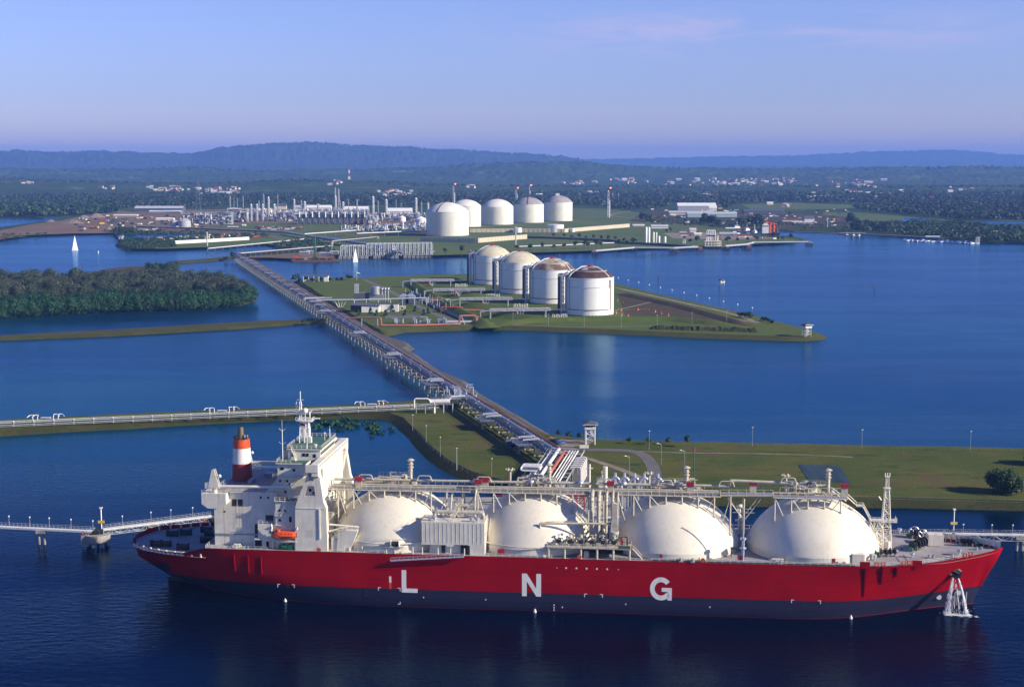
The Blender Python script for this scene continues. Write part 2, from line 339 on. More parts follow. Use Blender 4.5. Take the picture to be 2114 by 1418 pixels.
g = N(t, 'ShaderNodeNewGeometry')
def wn(sc, det, st=(1, 1, 1), rot=0.0, dist=0.0):
    mp = N(t, 'ShaderNodeMapping'); mp.inputs['Scale'].default_value = st; mp.inputs['Rotation'].default_value = (0, 0, rot); L(g.outputs['Position'], mp.inputs[0])
    n = N(t, 'ShaderNodeTexNoise', inp={'Scale': sc, 'Detail': det, 'Roughness': 0.55, 'Distortion': dist}); L(mp.outputs[0], n.inputs[0]); return n.outputs[0]
slick = wn(0.006, 5, (0.5, 1.6, 1), 0.12, 0.8)       # wind lanes: broad patches of smoother and rougher water
cr = N(t, 'ShaderNodeMapRange', interpolation_type='SMOOTHSTEP', inp={'From Min': 0.38, 'From Max': 0.62}); L(slick, cr.inputs[0])
big = wn(0.0017, 4, (0.7, 1.4, 1), 0.0, 0.5); br_ = N(t, 'ShaderNodeMapRange', interpolation_type='SMOOTHSTEP', inp={'From Min': 0.35, 'From Max': 0.65}); L(big, br_.inputs[0])
sxp = N(t, 'ShaderNodeSeparateXYZ'); L(g.outputs['Position'], sxp.inputs[0])     # the berth channel is deep and dark, the lagoons behind the shore are shallow and teal
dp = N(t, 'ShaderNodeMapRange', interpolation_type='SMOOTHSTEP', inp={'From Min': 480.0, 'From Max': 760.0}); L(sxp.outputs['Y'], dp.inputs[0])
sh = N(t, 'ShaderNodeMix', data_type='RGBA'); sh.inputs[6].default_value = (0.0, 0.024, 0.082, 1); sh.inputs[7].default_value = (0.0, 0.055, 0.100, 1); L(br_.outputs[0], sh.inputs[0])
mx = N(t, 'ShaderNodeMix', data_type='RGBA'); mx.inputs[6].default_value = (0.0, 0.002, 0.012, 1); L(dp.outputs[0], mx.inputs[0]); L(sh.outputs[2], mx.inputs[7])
ro = N(t, 'ShaderNodeMapRange', inp={'To Min': 0.10, 'To Max': 0.17}); L(cr.outputs[0], ro.inputs[0])
w1 = wn(0.28, 3, (0.75, 1.5, 1), R(20)); w2 = wn(1.3, 2, (0.8, 1.4, 1), R(-25)); ad = N(t, 'ShaderNodeMath', operation='MULTIPLY_ADD', inp={1: 0.35}); L(w2, ad.inputs[0]); L(w1, ad.inputs[2])
bs = N(t, 'ShaderNodeMapRange', inp={'To Min': 0.30, 'To Max': 0.95}); L(cr.outputs[0], bs.inputs[0])
bp = N(t, 'ShaderNodeBump', inp={'Distance': 0.40}); L(bs.outputs[0], bp.inputs['Strength']); L(ad.outputs[0], bp.inputs['Height'])
t.nodes.remove(b); df = N(t, 'ShaderNodeBsdfDiffuse'); L(mx.outputs[2], df.inputs['Color']); L(bp.outputs[0], df.inputs['Normal'])
gl = N(t, 'ShaderNodeBsdfGlossy'); lane = N(t, 'ShaderNodeMix', data_type='RGBA'); lane.inputs[6].default_value = (0.30, 0.50, 0.74, 1); lane.inputs[7].default_value = (0.44, 0.66, 0.90, 1); L(cr.outputs[0], lane.inputs[0]); L(lane.outputs[2], gl.inputs['Color']); L(ro.outputs[0], gl.inputs['Roughness']); L(bp.outputs[0], gl.inputs['Normal'])
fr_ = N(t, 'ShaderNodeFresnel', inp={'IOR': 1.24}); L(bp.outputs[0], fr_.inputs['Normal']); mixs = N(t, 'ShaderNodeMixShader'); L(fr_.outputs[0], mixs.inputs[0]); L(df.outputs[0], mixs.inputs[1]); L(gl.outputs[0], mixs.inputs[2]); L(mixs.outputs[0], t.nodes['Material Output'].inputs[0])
MATS['water'] = wm
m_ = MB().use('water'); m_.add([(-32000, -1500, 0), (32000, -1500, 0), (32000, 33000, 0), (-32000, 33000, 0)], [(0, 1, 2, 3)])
struct(m_.build('water'))
# ---- land: a polygon traced at the waterline, a sloping bank, a flat top
def densify(P, step):
    out = []
    for a, b_ in zip(P, P[1:]+P[:1]):
        k = max(1, int((b_-a).length/step))
        for i in range(k): out.append(a.lerp(b_, i/k))
    return out
def area(P): return sum(a.x*b_.y-b_.x*a.y for a, b_ in zip(P, P[1:]+P[:1]))/2
def inset(P, d):
    n = len(P); out = []
    for i in range(n):
        e1 = (P[i]-P[i-1]); e2 = (P[(i+1) % n]-P[i]); e1 = Vector((e1.x, e1.y)).normalized(); e2 = Vector((e2.x, e2.y)).normalized()
        nn = Vector((-e1.y-e2.y, e1.x+e2.x)); l = nn.length
        nn = nn/l if l > 1e-3 else Vector((-e1.y, e1.x)); k = d/max(0.6, abs(nn.dot(Vector((-e1.y, e1.x)))))
        out.append(Vector((P[i].x+nn.x*k, P[i].y+nn.y*k)))
    return out
def sheet(P, z, mb):
    for tri in tessellate_polygon([[Vector((p.x, p.y, 0)) for p in P]]):
        a, b_, c = [P[i] for i in tri]
        if (b_.x-a.x)*(c.y-a.y)-(b_.y-a.y)*(c.x-a.x) < 0: b_, c = c, b_
        mb.add([(q.x, q.y, z) for q in (a, b_, c)], [(0, 1, 2)])
    return mb
def land(name, px, z, bw, top='grass', bank='bank', jit=1.0, step=15, world=False, low=-1.5):
    P = [Vector(p) for p in px] if world else [G(x, y).to_2d() for x, y in px]
    if area(P) < 0: P.reverse()
    P = densify(P, step); r_ = random.Random(len(P))
    P = [p+Vector((r_.uniform(-jit, jit), r_.uniform(-jit, jit))) for p in P]
    Q = inset(P, bw); n = len(P); O = inset(P, -bw*0.8); mb = MB()
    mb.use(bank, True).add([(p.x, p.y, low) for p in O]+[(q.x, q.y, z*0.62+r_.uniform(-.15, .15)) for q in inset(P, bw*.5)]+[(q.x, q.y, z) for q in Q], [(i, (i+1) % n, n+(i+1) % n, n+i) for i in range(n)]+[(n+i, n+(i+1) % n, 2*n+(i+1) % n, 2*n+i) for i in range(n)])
    mb.use(top); sheet(Q, z, mb); return struct(mb.build(name))
def ribbon(name, px, width, z, m, world=False, sub=6, mb=None):
    P = [Vector((p[0], p[1])) for p in px] if world else [G(x, y, z).to_2d() for x, y in px]
    if len(P) > 2:                                   # Catmull-Rom
        Q = []
        for i in range(len(P)-1):
            p0, p1, p2, p3 = P[max(i-1, 0)], P[i], P[i+1], P[min(i+2, len(P)-1)]
            for k in range(sub):
                u = k/sub; Q.append(0.5*((2*p1)+(p2-p0)*u+(2*p0-5*p1+4*p2-p3)*u*u+(3*p1-p0-3*p2+p3)*u**3))
        Q.append(P[-1]); P = Q
    own = mb is None; mb = mb or MB(); mb.use(m); vs = []
    for i, p in enumerate(P):
        d = (P[min(i+1, len(P)-1)]-P[max(i-1, 0)]).normalized(); n_ = Vector((-d.y, d.x))*width/2
        vs += [(p.x-n_.x, p.y-n_.y, z), (p.x+n_.x, p.y+n_.y, z)]
    mb.add(vs, [(2*i, 2*i+2, 2*i+3, 2*i+1) for i in range(len(P)-1)])
    return struct(mb.build(name)) if own else mb
def patch(name, px, z, m, world=False):
    P = [Vector(p) for p in px] if world else [G(x, y, z).to_2d() for x, y in px]
    return struct(sheet(P, z, MB().use(m)).build(name))
NEAR = [(-250, 887), (0, 874), (220, 864), (440, 854), (700, 843), (850, 835), (905, 829), (1000, 828), (1040, 850), (1100, 889), (1140, 905), (1200, 913), (1330, 917.5), (1560, 922), (2114, 933), (2350, 938),
        (2350, 1062), (2114, 1054), (1840, 1047), (1486, 1043), (1400, 1050), (1150, 1040), (1060, 1018), (1000, 1003), (950, 989), (905, 965), (872, 935), (845, 905), (815, 874), (790, 864), (700, 864), (560, 868), (440, 874), (260, 885), (100, 894), (0, 901), (-250, 915)]
ZN = 3.0
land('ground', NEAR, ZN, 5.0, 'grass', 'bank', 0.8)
ISL = [(768, 688), (795, 696), (812, 691), (830, 687), (900, 684), (1000, 681), (1100, 683), (1250, 689), (1400, 696), (1500, 700), (1600, 703.5), (1665, 704.5), (1695, 701.5), (1704, 697), (1690, 690), (1640, 677), (1560, 655), (1480, 638), (1400, 620), (1330, 603), (1270, 588), (1200, 577), (1130, 571), (1000, 570.5), (900, 571), (850, 572.5), (760, 577), (680, 579), (625, 580), (606, 584), (650, 614), (700, 648), (740, 674)]
ZI = 3.2
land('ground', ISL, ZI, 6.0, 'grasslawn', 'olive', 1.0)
# the dike that carries the road beside the pipe trestle
TA, TB = Vector((-388.0, 2032.0)), Vector((24.0, 637.0)); TD = (TB-TA).normalized(); TN = Vector((-TD.y, TD.x))   # TN points to the right of the picture
def T(s, off, z): p = TB-TD*s+TN*off; return Vector((p.x, p.y, z))           # s metres back from the bend, off to the right
TL = (TB-TA).length
dk = [(p.x, p.y) for p in [T(s, -1, 0) for s in (0, 400, 800, 1200, TL)]] + [(p.x, p.y) for p in [T(s, o, 0) for s, o in ((TL, 20), (1250, 20), (1000, 21), (700, 21), (560, 21), (515, 22), (492, 25), (468, 29), (440, 27), (425, 21), (330, 19), (300, 20), (285, 22), (265, 24), (242, 21), (225, 19), (120, 20), (0, 20))]]
land('causeway', dk, 2.9, 5.0, 'rock', 'rock', 0.6, 12, world=True)
rb = [T(s, 9.5, 0) for s in (-6, 100, 300, 600, 1000, 1300, TL-4)]; ribbon('road', [(p.x, p.y) for p in rb], 6.0, 2.95+.02, 'asphalt', world=True)
land('causeway', [(-250, 717), (0, 704), (280, 692), (500, 679), (640, 669), (680, 665), (676, 660), (600, 664), (500, 668.5), (280, 682), (120, 690), (0, 697), (-250, 706)], 2.2, 3.0, 'olive', 'bank', 1.2)
land('causeway', [(360, 545), (420, 541), (470, 537.5), (498, 533), (498, 529), (465, 532), (420, 537), (360, 541)], 1.8, 2.0, 'olive', 'bank', 1.5)
land('ground', [(-300, 668), (0, 655), (200, 644), (400, 639), (500, 631), (528, 623), (520, 608), (495, 596), (440, 586), (380, 575), (372, 556), (350, 549), (250, 552), (150, 568), (0, 578), (-300, 585)], 0.9, 3.0, 'earth', 'bank', 2.0)
MAIN = [(-700, 515), (-60, 504), (0, 497), (60, 487), (100, 485), (150, 483.5), (200, 482), (236, 484), (246, 500), (237, 506), (245, 512), (265, 515.5), (340, 515), (395, 512.5), (470, 511), (500, 507), (540, 504.5), (562, 508), (572, 513), (600, 517), (560, 521.5), (520, 524), (495, 528.5), (512, 532), (560, 532.5), (606, 535.5), (622, 538.5), (690, 537), (700, 531), (890, 528.5), (975, 526), (1060, 524), (1130, 522), (1210, 519), (1260, 516), (1330, 513.5), (1440, 510.5), (1540, 506), (1600, 502.5), (1648, 500), (1664, 496), (1640, 490.5), (1600, 489), (1560, 487.5), (1535, 483.5), (1512, 477.5), (1520, 473.5), (1565, 474.5), (1612, 477), (1640, 478.5), (1700, 480.5), (1760, 483), (1830, 486), (1880, 489.5), (1950, 494), (2020, 498.5), (2114, 501), (2400, 505), (3000, 512)]
mp_ = [tuple(G(x, y).to_2d()) for x, y in MAIN]+[(9000, 6000), (31000, 18000), (31000, 32000), (-31000, 32000), (-31000, 18000), (-9000, 6000)]
ZM = 3.0
land('ground', mp_, ZM, 6.0, 'woodland', 'bank', 2.0, 4000 if False else 60000, world=True)
# grassy and bare areas of the far shore, each a thin sheet
Z1, Z2, Z3 = ZM+.12, ZM+.24, ZM+.36
patch('ground', [(700, 530), (890, 527.6), (975, 525), (1060, 523), (1210, 518), (1330, 512.5), (1440, 509.5), (1540, 505), (1600, 501.5), (1640, 498), (1650, 494), (1600, 490), (1560, 489), (1505, 476), (1560, 472), (1600, 468), (1540, 455), (1420, 448), (1330, 440), (1260, 432), (1180, 430), (1000, 432), (880, 440), (780, 458), (620, 466), (480, 466), (440, 473), (560, 492), (640, 503), (690, 512)], Z1, 'grassfar')
patch('ground', [(270, 513.5), (340, 513.5), (395, 511.5), (470, 509.5), (500, 505.5), (545, 503), (565, 506), (600, 512), (680, 509), (640, 500), (560, 492), (470, 480), (420, 490), (330, 500), (290, 505)], Z1, 'grassfar')
patch('construction_ground', [(-200, 512), (0, 495), (60, 485.5), (150, 482), (250, 481), (380, 480), (560, 484), (700, 472), (880, 464), (890, 452), (800, 440), (560, 430), (380, 434), (250, 436), (170, 446), (130, 455), (60, 464), (0, 476), (-200, 486)], Z2, 'site')
patch('ground', [(505, 532), (560, 532), (606, 534.5), (690, 533), (690, 519), (620, 522), (520, 528)], Z3, 'site')
patch('ground', [(380, 478), (480, 476), (600, 484), (700, 474), (770, 468), (690, 459), (560, 460), (440, 466)], Z3, 'grassfar')
patch('yard', [(1300, 456), (1420, 462), (1500, 472), (1620, 471), (1720, 468), (1790, 462), (1760, 448), (1640, 440), (1540, 437), (1440, 436), (1330, 436)], Z2, 'earth')
patch('yard', [(1390, 492), (1500, 495), (1610, 492), (1560, 489.5), (1500, 481), (1420, 479), (1370, 482)], Z2, 'gravel')
patch('field', [(1550, 432), (1700, 432), (1790, 430), (1780, 424), (1650, 419), (1530, 422)], Z1, 'grassfar'); patch('field', [(1690, 465), (1840, 470), (1910, 461), (1900, 450), (1790, 440), (1700, 438)], Z1, 'grassfar')
for pl in ([(-200, 452), (105, 449), (130, 453), (60, 461), (0, 469), (-200, 476)], [(2000, 456), (2114, 458), (2300, 460), (2300, 474), (2114, 470), (2070, 466), (2030, 462)], [(1868, 451), (1905, 450), (1918, 454), (1850, 459)], [(1836, 462.5), (1880, 461), (1950, 463), (1860, 464)], [(240, 483.5), (330, 483), (421, 486), (415, 488.5), (300, 490.5), (262, 493), (246, 499)], [(2040, 499), (2300, 496), (2300, 500), (2114, 500)]):
    patch('water', pl, ZM+.5, 'water')
for nm, px, wd, m in (('road', [(640, 520), (560, 489), (470, 478), (380, 474), (300, 471)], 9, 'asphalt'), ('road', [(880, 508), (800, 511), (690, 520)], 8, 'gravel'), ('road', [(1320, 470), (1480, 470), (1650, 476)], 8, 'asphalt'), ('road', [(1300, 436), (1260, 445), (1340, 452), (1460, 455)], 8, 'gravel'), ('road', [(1640, 478.4), (1700, 479.6), (1830, 484.6), (1950, 492)], 10, 'gravel')):
    ribbon(nm, px, wd, Z3+.1, m)
# near-shore roads
zr = ZN+.03
ribbon('road', [(1160, 918), (1183, 938), (1197, 958), (1199, 978), (1188, 1000), (1180, 1020)], 8.5, zr, 'asphalt')
ribbon('road', [(1162, 929), (1230, 928), (1295, 930), (1328, 939), (1347, 962), (1352, 990), (1350, 1012)], 6.0, zr+.03, 'asphalt')
ribbon('path', [(1320, 931), (1400, 934), (1560, 936), (1640, 938), (1760, 943)], 1.6, zr+.06, 'gravel')
ribbon('path', [(1185, 938), (1232, 952), (1290, 972), (1330, 991), (1350, 1008)], 4.0, zr+.08, 'gravel')
patch('parking_area', [(1128, 897), (1150, 905), (1205, 909), (1225, 915), (1200, 921), (1160, 922)], zr+.10, 'gravel')
kb = MB().use('yellow'); kk = MB()
for i in range(15):
    q = Vector(G(1183-11*abs(i/14-.45)**1.5*2.2, 955+i*3.0, ZN+.1)); kb.box(q.x-.25, q.x+.25, q.y-.5, q.y+.5, ZN+.05, ZN+.35)
tag(kb.build('kerb'), 'yellow and black striped kerb blocks along the curved jetty road', 'kerb')
# island roads and earth embankments round the tanks
zr = ZI+.03
ribbon('road', [(752, 577.5), (790, 594), (832, 615), (868, 634), (905, 651), (950, 668)], 7.0, zr, 'asphalt')
ribbon('road', [(1272, 594), (1340, 609), (1420, 627), (1500, 645), (1566, 666)], 5.0, zr, 'gravel')
ribbon('path', [(1566, 666), (1500, 656), (1400, 632), (1360, 622), (1300, 634), (1268, 641)], 3.0, zr+.02, 'gravel')
ribbon('path', [(960, 669.5), (1080, 671.5), (1200, 675), (1350, 673)], 2.0, zr+.02, 'gravel')
patch('parking_area', [(792, 650), (862, 648.5), (880, 652), (850, 657), (795, 657)], zr+.04, 'asphalt')
ribbon('path', [(668, 633), (720, 641), (790, 643), (850, 640), (900, 648)], 3.5, zr+.05, 'asphalt')
patch('ground', [(1275, 606), (1400, 634), (1530, 665), (1440, 664), (1290, 652)], zr-.01, 'earth')
def ridge(mb, px, zc, wd, z0):
    P = [G(x, y, zc).to_2d() for x, y in px]; Q = []
    for a, b_ in zip(P, P[1:]): k = max(1, int((b_-a).length/12)); Q += [a.lerp(b_, i/k) for i in range(k)]
    Q.append(P[-1]); vs = []
    for i, p in enumerate(Q):
        d = (Q[min(i+1, len(Q)-1)]-Q[max(i-1, 0)]).normalized(); n_ = Vector((-d.y, d.x)); t = min(1, min(i, len(Q)-1-i)/2+.05); h = z0-.3+(zc-z0+.3)*t+rnd.uniform(-.15, .15)
        for o, z in ((-wd, z0-.3), (-1.2, h), (1.2, h), (wd, z0-.3)): vs.append((p.x+n_.x*o, p.y+n_.y*o, z))
    mb.add(vs, [(4*i+j, 4*i+j+4, 4*i+j+5, 4*i+j+1) for i in range(len(Q)-1) for j in range(3)])
for m, lst in (('grasslawn', [([(1012, 665), (1100, 656), (1250, 653.5), (1380, 653), (1500, 664), (1545, 669)], 6.5, 9)]), ('earth', [([(1545, 667), (1400, 627), (1275, 601)], 5.8, 8)]),
               ('grasslawn', [([(1012, 665), (960, 641), (905, 612), (868, 590), (848, 576)], 8.0, 10), ([(850, 574), (1000, 573), (1150, 577), (1275, 600)], 7, 8), ([(905, 601), (960, 604), (1035, 605)], 7.5, 9), ([(925, 621), (1000, 627), (1070, 630)], 7.5, 9), ([(965, 640), (1040, 646), (1160, 654)], 7.5, 9)])):
    for px, zc, wd in lst:
        mb = MB().use(m, True); ridge(mb, px, zc, wd, ZI); struct(mb.build('embankment'))
mb = MB().use('bank', False)                           # dumped spoil along the south shore of the island
a, b_ = G(1345, 678, ZI), G(1565, 684, ZI); P = []
for i in range(41):
    q = a.lerp(b_, i/40)
    for o, z in ((-9, ZI-.2), (-2, ZI+2.6+rnd.uniform(-.9, .7)), (4, ZI+2.2+rnd.uniform(-.8, .5)), (10, ZI-.2)): P.append((q.x+rnd.uniform(-1.5, 1.5), q.y+o+rnd.uniform(-1, 1), z if 0 < i < 40 else ZI-.2))
mb.add(P, [(4*i+j, 4*i+j+4, 4*i+j+5, 4*i+j+1) for i in range(40) for j in range(3)]); o = mb.build('soil_heap'); tag(o, 'long low dark soil heap on the island south shore near the point', 'soil heap')
# ---- hills
def hills(name, D, sky_px, front, back, seed, th0=-24, th1=24, na=900, nr=46, bump=22, mt='forest', base=3.0):
    th = np.radians(np.linspace(th0, th1, na)); xs = CX+FPX*np.tan(th)/math.cos(0)
    hx = np.array([p[0] for p in sky_px], float); hy = np.array([p[1] for p in sky_px], float)
    hh = np.array([ZH(y, D) for y in hy]); Hr = np.interp(xs, hx, hh)
    t = np.linspace(0, 1, nr)[:, None]; dist = D-front+(front+back)*t; tr = front/(front+back)
    prof = np.where(t < tr, np.sin(np.clip(t/tr, 0, 1)*math.pi/2)**1.25, np.cos(np.clip((t-tr)/(1-tr), 0, 1)*math.pi/2)**.8)
    A = np.tan(th)[None, :]*dist; B = dist*np.ones_like(th)[None, :]
    un = fbm(A/900, B/900, 5, seed); rough = fbm(A/160, B/160, 3, seed+9)
    Z = base-2+(Hr[None, :]-base)*prof*(1-(1-prof)*0.75*un*1.6)+prof*(rough-.45)*bump*4+prof*(fbm(A/420, B/420, 3, seed+5)-.45)*bump*3+(vnoise(A/30, B/30, seed+3)-.3)*bump*1.2*np.clip(prof*4, 0, 1)
    return struct(grid_mesh(name, A, B, Z, mt))
hills('hills', 18500, [(-500, 318), (0, 314), (60, 312), (100, 317), (200, 314), (290, 317), (400, 320), (470, 307), (560, 299), (640, 297), (720, 302), (830, 305), (900, 311), (980, 312), (1060, 318), (1130, 323), (1190, 332), (1260, 342), (1330, 347), (2700, 349)], 4500, 1500, 3)
hills('hills', 29000, [(-500, 322), (900, 330), (1200, 331), (1300, 330), (1400, 326), (1500, 325), (1600, 323), (1720, 319), (1840, 313), (1960, 311), (2060, 319), (2114, 321), (2600, 326)], 6000, 1500, 11, bump=20)
hills('hills', 12000, [(-500, 352), (0, 350), (180, 352), (330, 350), (400, 347), (560, 356), (760, 352), (900, 348), (980, 341), (1100, 337), (1200, 338), (1300, 346), (1400, 350), (1600, 352), (1800, 349), (2000, 346), (2300, 349)], 3000, 1500, 23, bump=14, mt='woodland')
hills('hills', 7200, [(-500, 372), (0, 368), (300, 378), (440, 378), (560, 374), (600, 371), (700, 373), (820, 377), (1000, 384), (1300, 384), (1700, 385), (2114, 384), (2500, 384)], 1900, 1000, 31, bump=5, mt='woodland')
# ---- haze: one closed box of even air over the whole scene
hb = MB(); mh = bpy.data.materials.new('haze'); mh.use_nodes = True; t = mh.node_tree; t.nodes.remove(t.nodes['Principled BSDF'])
pv = N(t, 'ShaderNodeVolumePrincipled', inp={'Density': 5.2e-5, 'Anisotropy': 0.0}); pv.inputs['Color'].default_value = (0.20, 0.40, 1.0, 1)
t.links.new(pv.outputs[0], t.nodes['Material Output'].inputs['Volume']); MATS['haze'] = mh
hb.use('haze').box(-33000, 33000, -2000, 34000, -6, 480); ho = hb.build('haze'); ho['kind'] = 'stuff'
# ================================================================ the gas carrier: local x runs to the bow, local y away from the camera, z = 0 at the waterline
SA = R(5.7); SU = Vector((math.cos(SA), -math.sin(SA))); SW = Vector((-math.sin(SA), -math.cos(SA)))
SO = Vector((7.46-22*SW.x, 432.77-22*SW.y, 0))
ship = thing('gas_carrier', 'red and dark blue gas carrier with four cream tank domes and LNG on its side', 'ship', SO, -SA)
def SL(x, y, v):                                     # pixel -> ship point on the fore-and-aft plane v metres towards the camera
    dx, dy = (x-CX)/FPX, -(y-CY)/FPX; d = (dx, math.cos(PITCH)+dy*math.sin(PITCH), -math.sin(PITCH)+dy*math.cos(PITCH))
    t = (v+SO.x*SW.x+SO.y*SW.y)/(d[0]*SW.x+d[1]*SW.y); X, Y = t*d[0]-SO.x, t*d[1]-SO.y
    return Vector((X*SU.x+Y*SU.y, -v, HC+t*d[2]))
ZD = 17.3
# hull paint: red topsides, blue boot-topping below 6 m, thin red line at the water
m = mat('hull', (0.34, 0.001, 0.006), 0.45, col2=(0.27, 0.001, 0.007), scale=0.12, spec=0.10); t = m.node_tree; b = t.nodes['Principled BSDF']; L = t.links.new
tcn = N(t, 'ShaderNodeTexCoord'); sx = N(t, 'ShaderNodeSeparateXYZ'); L(tcn.outputs['Object'], sx.inputs[0])
def step(src, thr):
    n = N(t, 'ShaderNodeMath', operation='GREATER_THAN', inp={1: thr}); L(src, n.inputs[0]); return n.outputs[0]
src = b.inputs['Base Color'].links[0].from_socket
nb = N(t, 'ShaderNodeTexNoise', inp={'Scale': 0.25, 'Detail': 8.0, 'Roughness': 0.7}); mpb = N(t, 'ShaderNodeMapping'); mpb.inputs['Scale'].default_value = (1, 1, .35); L(tcn.outputs['Object'], mpb.inputs[0]); L(mpb.outputs[0], nb.inputs[0])
cb = N(t, 'ShaderNodeMix', data_type='RGBA'); cb.inputs[6].default_value = (0.018, 0.018, 0.045, 1); cb.inputs[7].default_value = (0.030, 0.029, 0.058, 1); L(nb.outputs[0], cb.inputs[0])
k1 = N(t, 'ShaderNodeMix', data_type='RGBA'); L(step(sx.outputs['Z'], 6.0), k1.inputs[0]); L(cb.outputs[2], k1.inputs[6]); L(src, k1.inputs[7])
k2 = N(t, 'ShaderNodeMix', data_type='RGBA'); L(step(sx.outputs['Z'], 0.35), k2.inputs[0]); k2.inputs[6].default_value = (0.16, 0.02, 0.04, 1); L(k1.outputs[2], k2.inputs[7])
br = N(t, 'ShaderNodeTexBrick', inp={'Scale': 1.0, 'Mortar Size': 0.07, 'Brick Width': 24.0, 'Row Height': 3.0}); br.inputs['Color1'].default_value = (1, 1, 1, 1); br.inputs['Color2'].default_value = (.93, .93, .93, 1); br.inputs['Mortar'].default_value = (.62, .62, .62, 1)
cx_ = N(t, 'ShaderNodeCombineXYZ'); L(sx.outputs['X'], cx_.inputs[0]); L(sx.outputs['Z'], cx_.inputs[1]); L(cx_.outputs[0], br.inputs['Vector'])
k3 = N(t, 'ShaderNodeMix', data_type='RGBA', blend_type='MULTIPLY', inp={0: 0.9}); L(k2.outputs[2], k3.inputs[6]); L(br.outputs[0], k3.inputs[7]); L(k3.outputs[2], b.inputs['Base Color'])
# hull form: half breadths and heights along the length at several levels
def lerp_tab(tab, x):
    if x <= tab[0][0]: return tab[0][1]
    for (a, p), (c, q) in zip(tab, tab[1:]):
        if x <= c: return p+(q-p)*(x-a)/(c-a)
    return tab[-1][1]
DECKB = [(-137, 0.1), (-136, 7.0), (-133.5, 11.0), (-129, 14.8), (-121, 18.4), (-113, 20.4), (-106, 21.6), (-98, 22), (92, 22), (100, 21.8), (110, 20.6), (118, 18.3), (126, 15.0), (133, 11.2), (139, 7.4), (143.5, 3.9), (146, 1.4), (147.0, 0.1)]
WLB = [(-137, 0.05), (-124, 0.05), (-121, 0.3), (-116, 3.2), (-107, 9.5), (-97, 14.0), (-86, 17.6), (-75, 20.0), (-63, 21.3), (-47, 22), (78, 22), (90, 20.8), (99, 18.0), (112, 11.5), (124, 5.5), (132, 2.2), (138.0, 0.35), (139, 0.05), (148, 0.05)]
MIDB = [(-137, 0.05), (-134.5, 4), (-130, 8), (-122, 13.2), (-113, 16.8), (-103, 19.2), (-90, 21.0), (-76, 22), (86, 22), (97, 20.8), (108, 17.4), (118, 12.8), (128, 7.4), (135, 3.2), (139.6, 0.4), (141, 0.05), (148, 0.05)]
TOPZ = [(-137, 15.4), (-133, 15.6), (-128, 15.2), (-114.5, 15.2), (-106.5, ZD+.2), (98, ZD), (118, ZD+.4), (135, ZD+1.1), (147, ZD+1.6)]
def hb_at(x, z):
    """half breadth of the hull at station x and height z"""
    zt = lerp_tab(TOPZ, x); lv = [(-4.0, lerp_tab(WLB, x)*.86), (0.0, lerp_tab(WLB, x)), (6.5, lerp_tab(MIDB, x)), (zt, lerp_tab(DECKB, x))]
    if x < -121: lv = [(5.0, lerp_tab(WLB, x)), (9.0, lerp_tab(MIDB, x)*.8+.05), (12, lerp_tab(MIDB, x)*.5+lerp_tab(DECKB, x)*.5), (zt, lerp_tab(DECKB, x))]
    if x > 139: lv = [(6.5, 0.05), (12, lerp_tab(DECKB, x)*.35), (zt, lerp_tab(DECKB, x))]
    return lerp_tab(lv, z)
xs = [-137, -136.6, -136, -135, -133.5, -131, -128, -124, -121, -118, -114.6, -112, -109, -106.5, -103, -98, -92, -86, -80, -72, -63, -47, -30, -10, 10, 30, 50, 70, 78, 84, 90, 95, 99, 104, 108, 112, 116, 120, 124, 128, 132, 135, 137.5, 139, 140.5, 142, 143.5, 145, 146, 147]
zl = [0, .1, .22, .36, .5, .64, .8, 1.0]
mb = MB().use('hull', True)
def lowz(x):                                          # keel line: rises at the raked stem and the counter stern
    if x > 138: return 0+(x-138)**1.0*2.05 if x < 141 else 6.2+(x-141)*2.05
    if x < -116: return -4+(-116-x)*.55 if x > -126 else 1.5+(-126-x)*.62
    return -4
rows = []
for x in xs:
    zt = lerp_tab(TOPZ, x); z0 = min(lowz(x), zt-.3); row = []
    for k in zl:
        z = z0+(zt-z0)*k; row.append((x, z, hb_at(x, z)*(1.0 if k > 0 else (.15 if (x < -116 or x > 138) else .9))))
    rows.append(row)
n = len(zl)
for sgn in (-1, 1):
    mb.add([(x, sgn*h, z) for row in rows for x, z, h in row], [((i*n+j, i*n+n+j, i*n+n+j+1, i*n+j+1) if sgn < 0 else (i*n+j, i*n+j+1, i*n+n+j+1, i*n+n+j)) for i in range(len(xs)-1) for j in range(n-1)])
# raised edges at the bow, red fairlead plates
for x0, x1, h in ((99.5, 102.5, 1.3), (115.5, 118.6, 1.3)): y = lerp_tab(DECKB, (x0+x1)/2); mb.use('hull').box(x0, x1, -y-.05, -y+.3, ZD-.6, ZD+h+.2, 0)
mb.use('hull')
for x, z0, z1, o in ((101.2, 7.5, 17, .35), (106.4, 11.5, 17, .35), (110.8, 13.8, 17, .3)):
    y = lerp_tab(DECKB, x); ya = hb_at(x, z0); mb.add([(x-.2, -y-o, z1), (x+.2, -y-o, z1), (x+.2, -ya-o, z0), (x-.2, -ya-o, z0), (x-.2, -y+.3, z1), (x+.2, -y+.3, z1), (x+.2, -ya+.5, z0), (x-.2, -ya+.5, z0)], [(0, 1, 2, 3), (7, 6, 5, 4), (0, 4, 5, 1), (1, 5, 6, 2), (2, 6, 7, 3), (3, 7, 4, 0)])
for x, z0, z1 in ((-92.3, 9.6, 15.4), (-88.0, 9.2, 15.2), (-96.9, 10.2, 15.6)):   # rubbing fenders on the quarter
    ya, yb = hb_at(x, z0), hb_at(x, z1); mb.tube((x, -ya-.12, z0), (x, -yb-.12, z1), .16, n=6)
hull = mb.build('hull', ship)
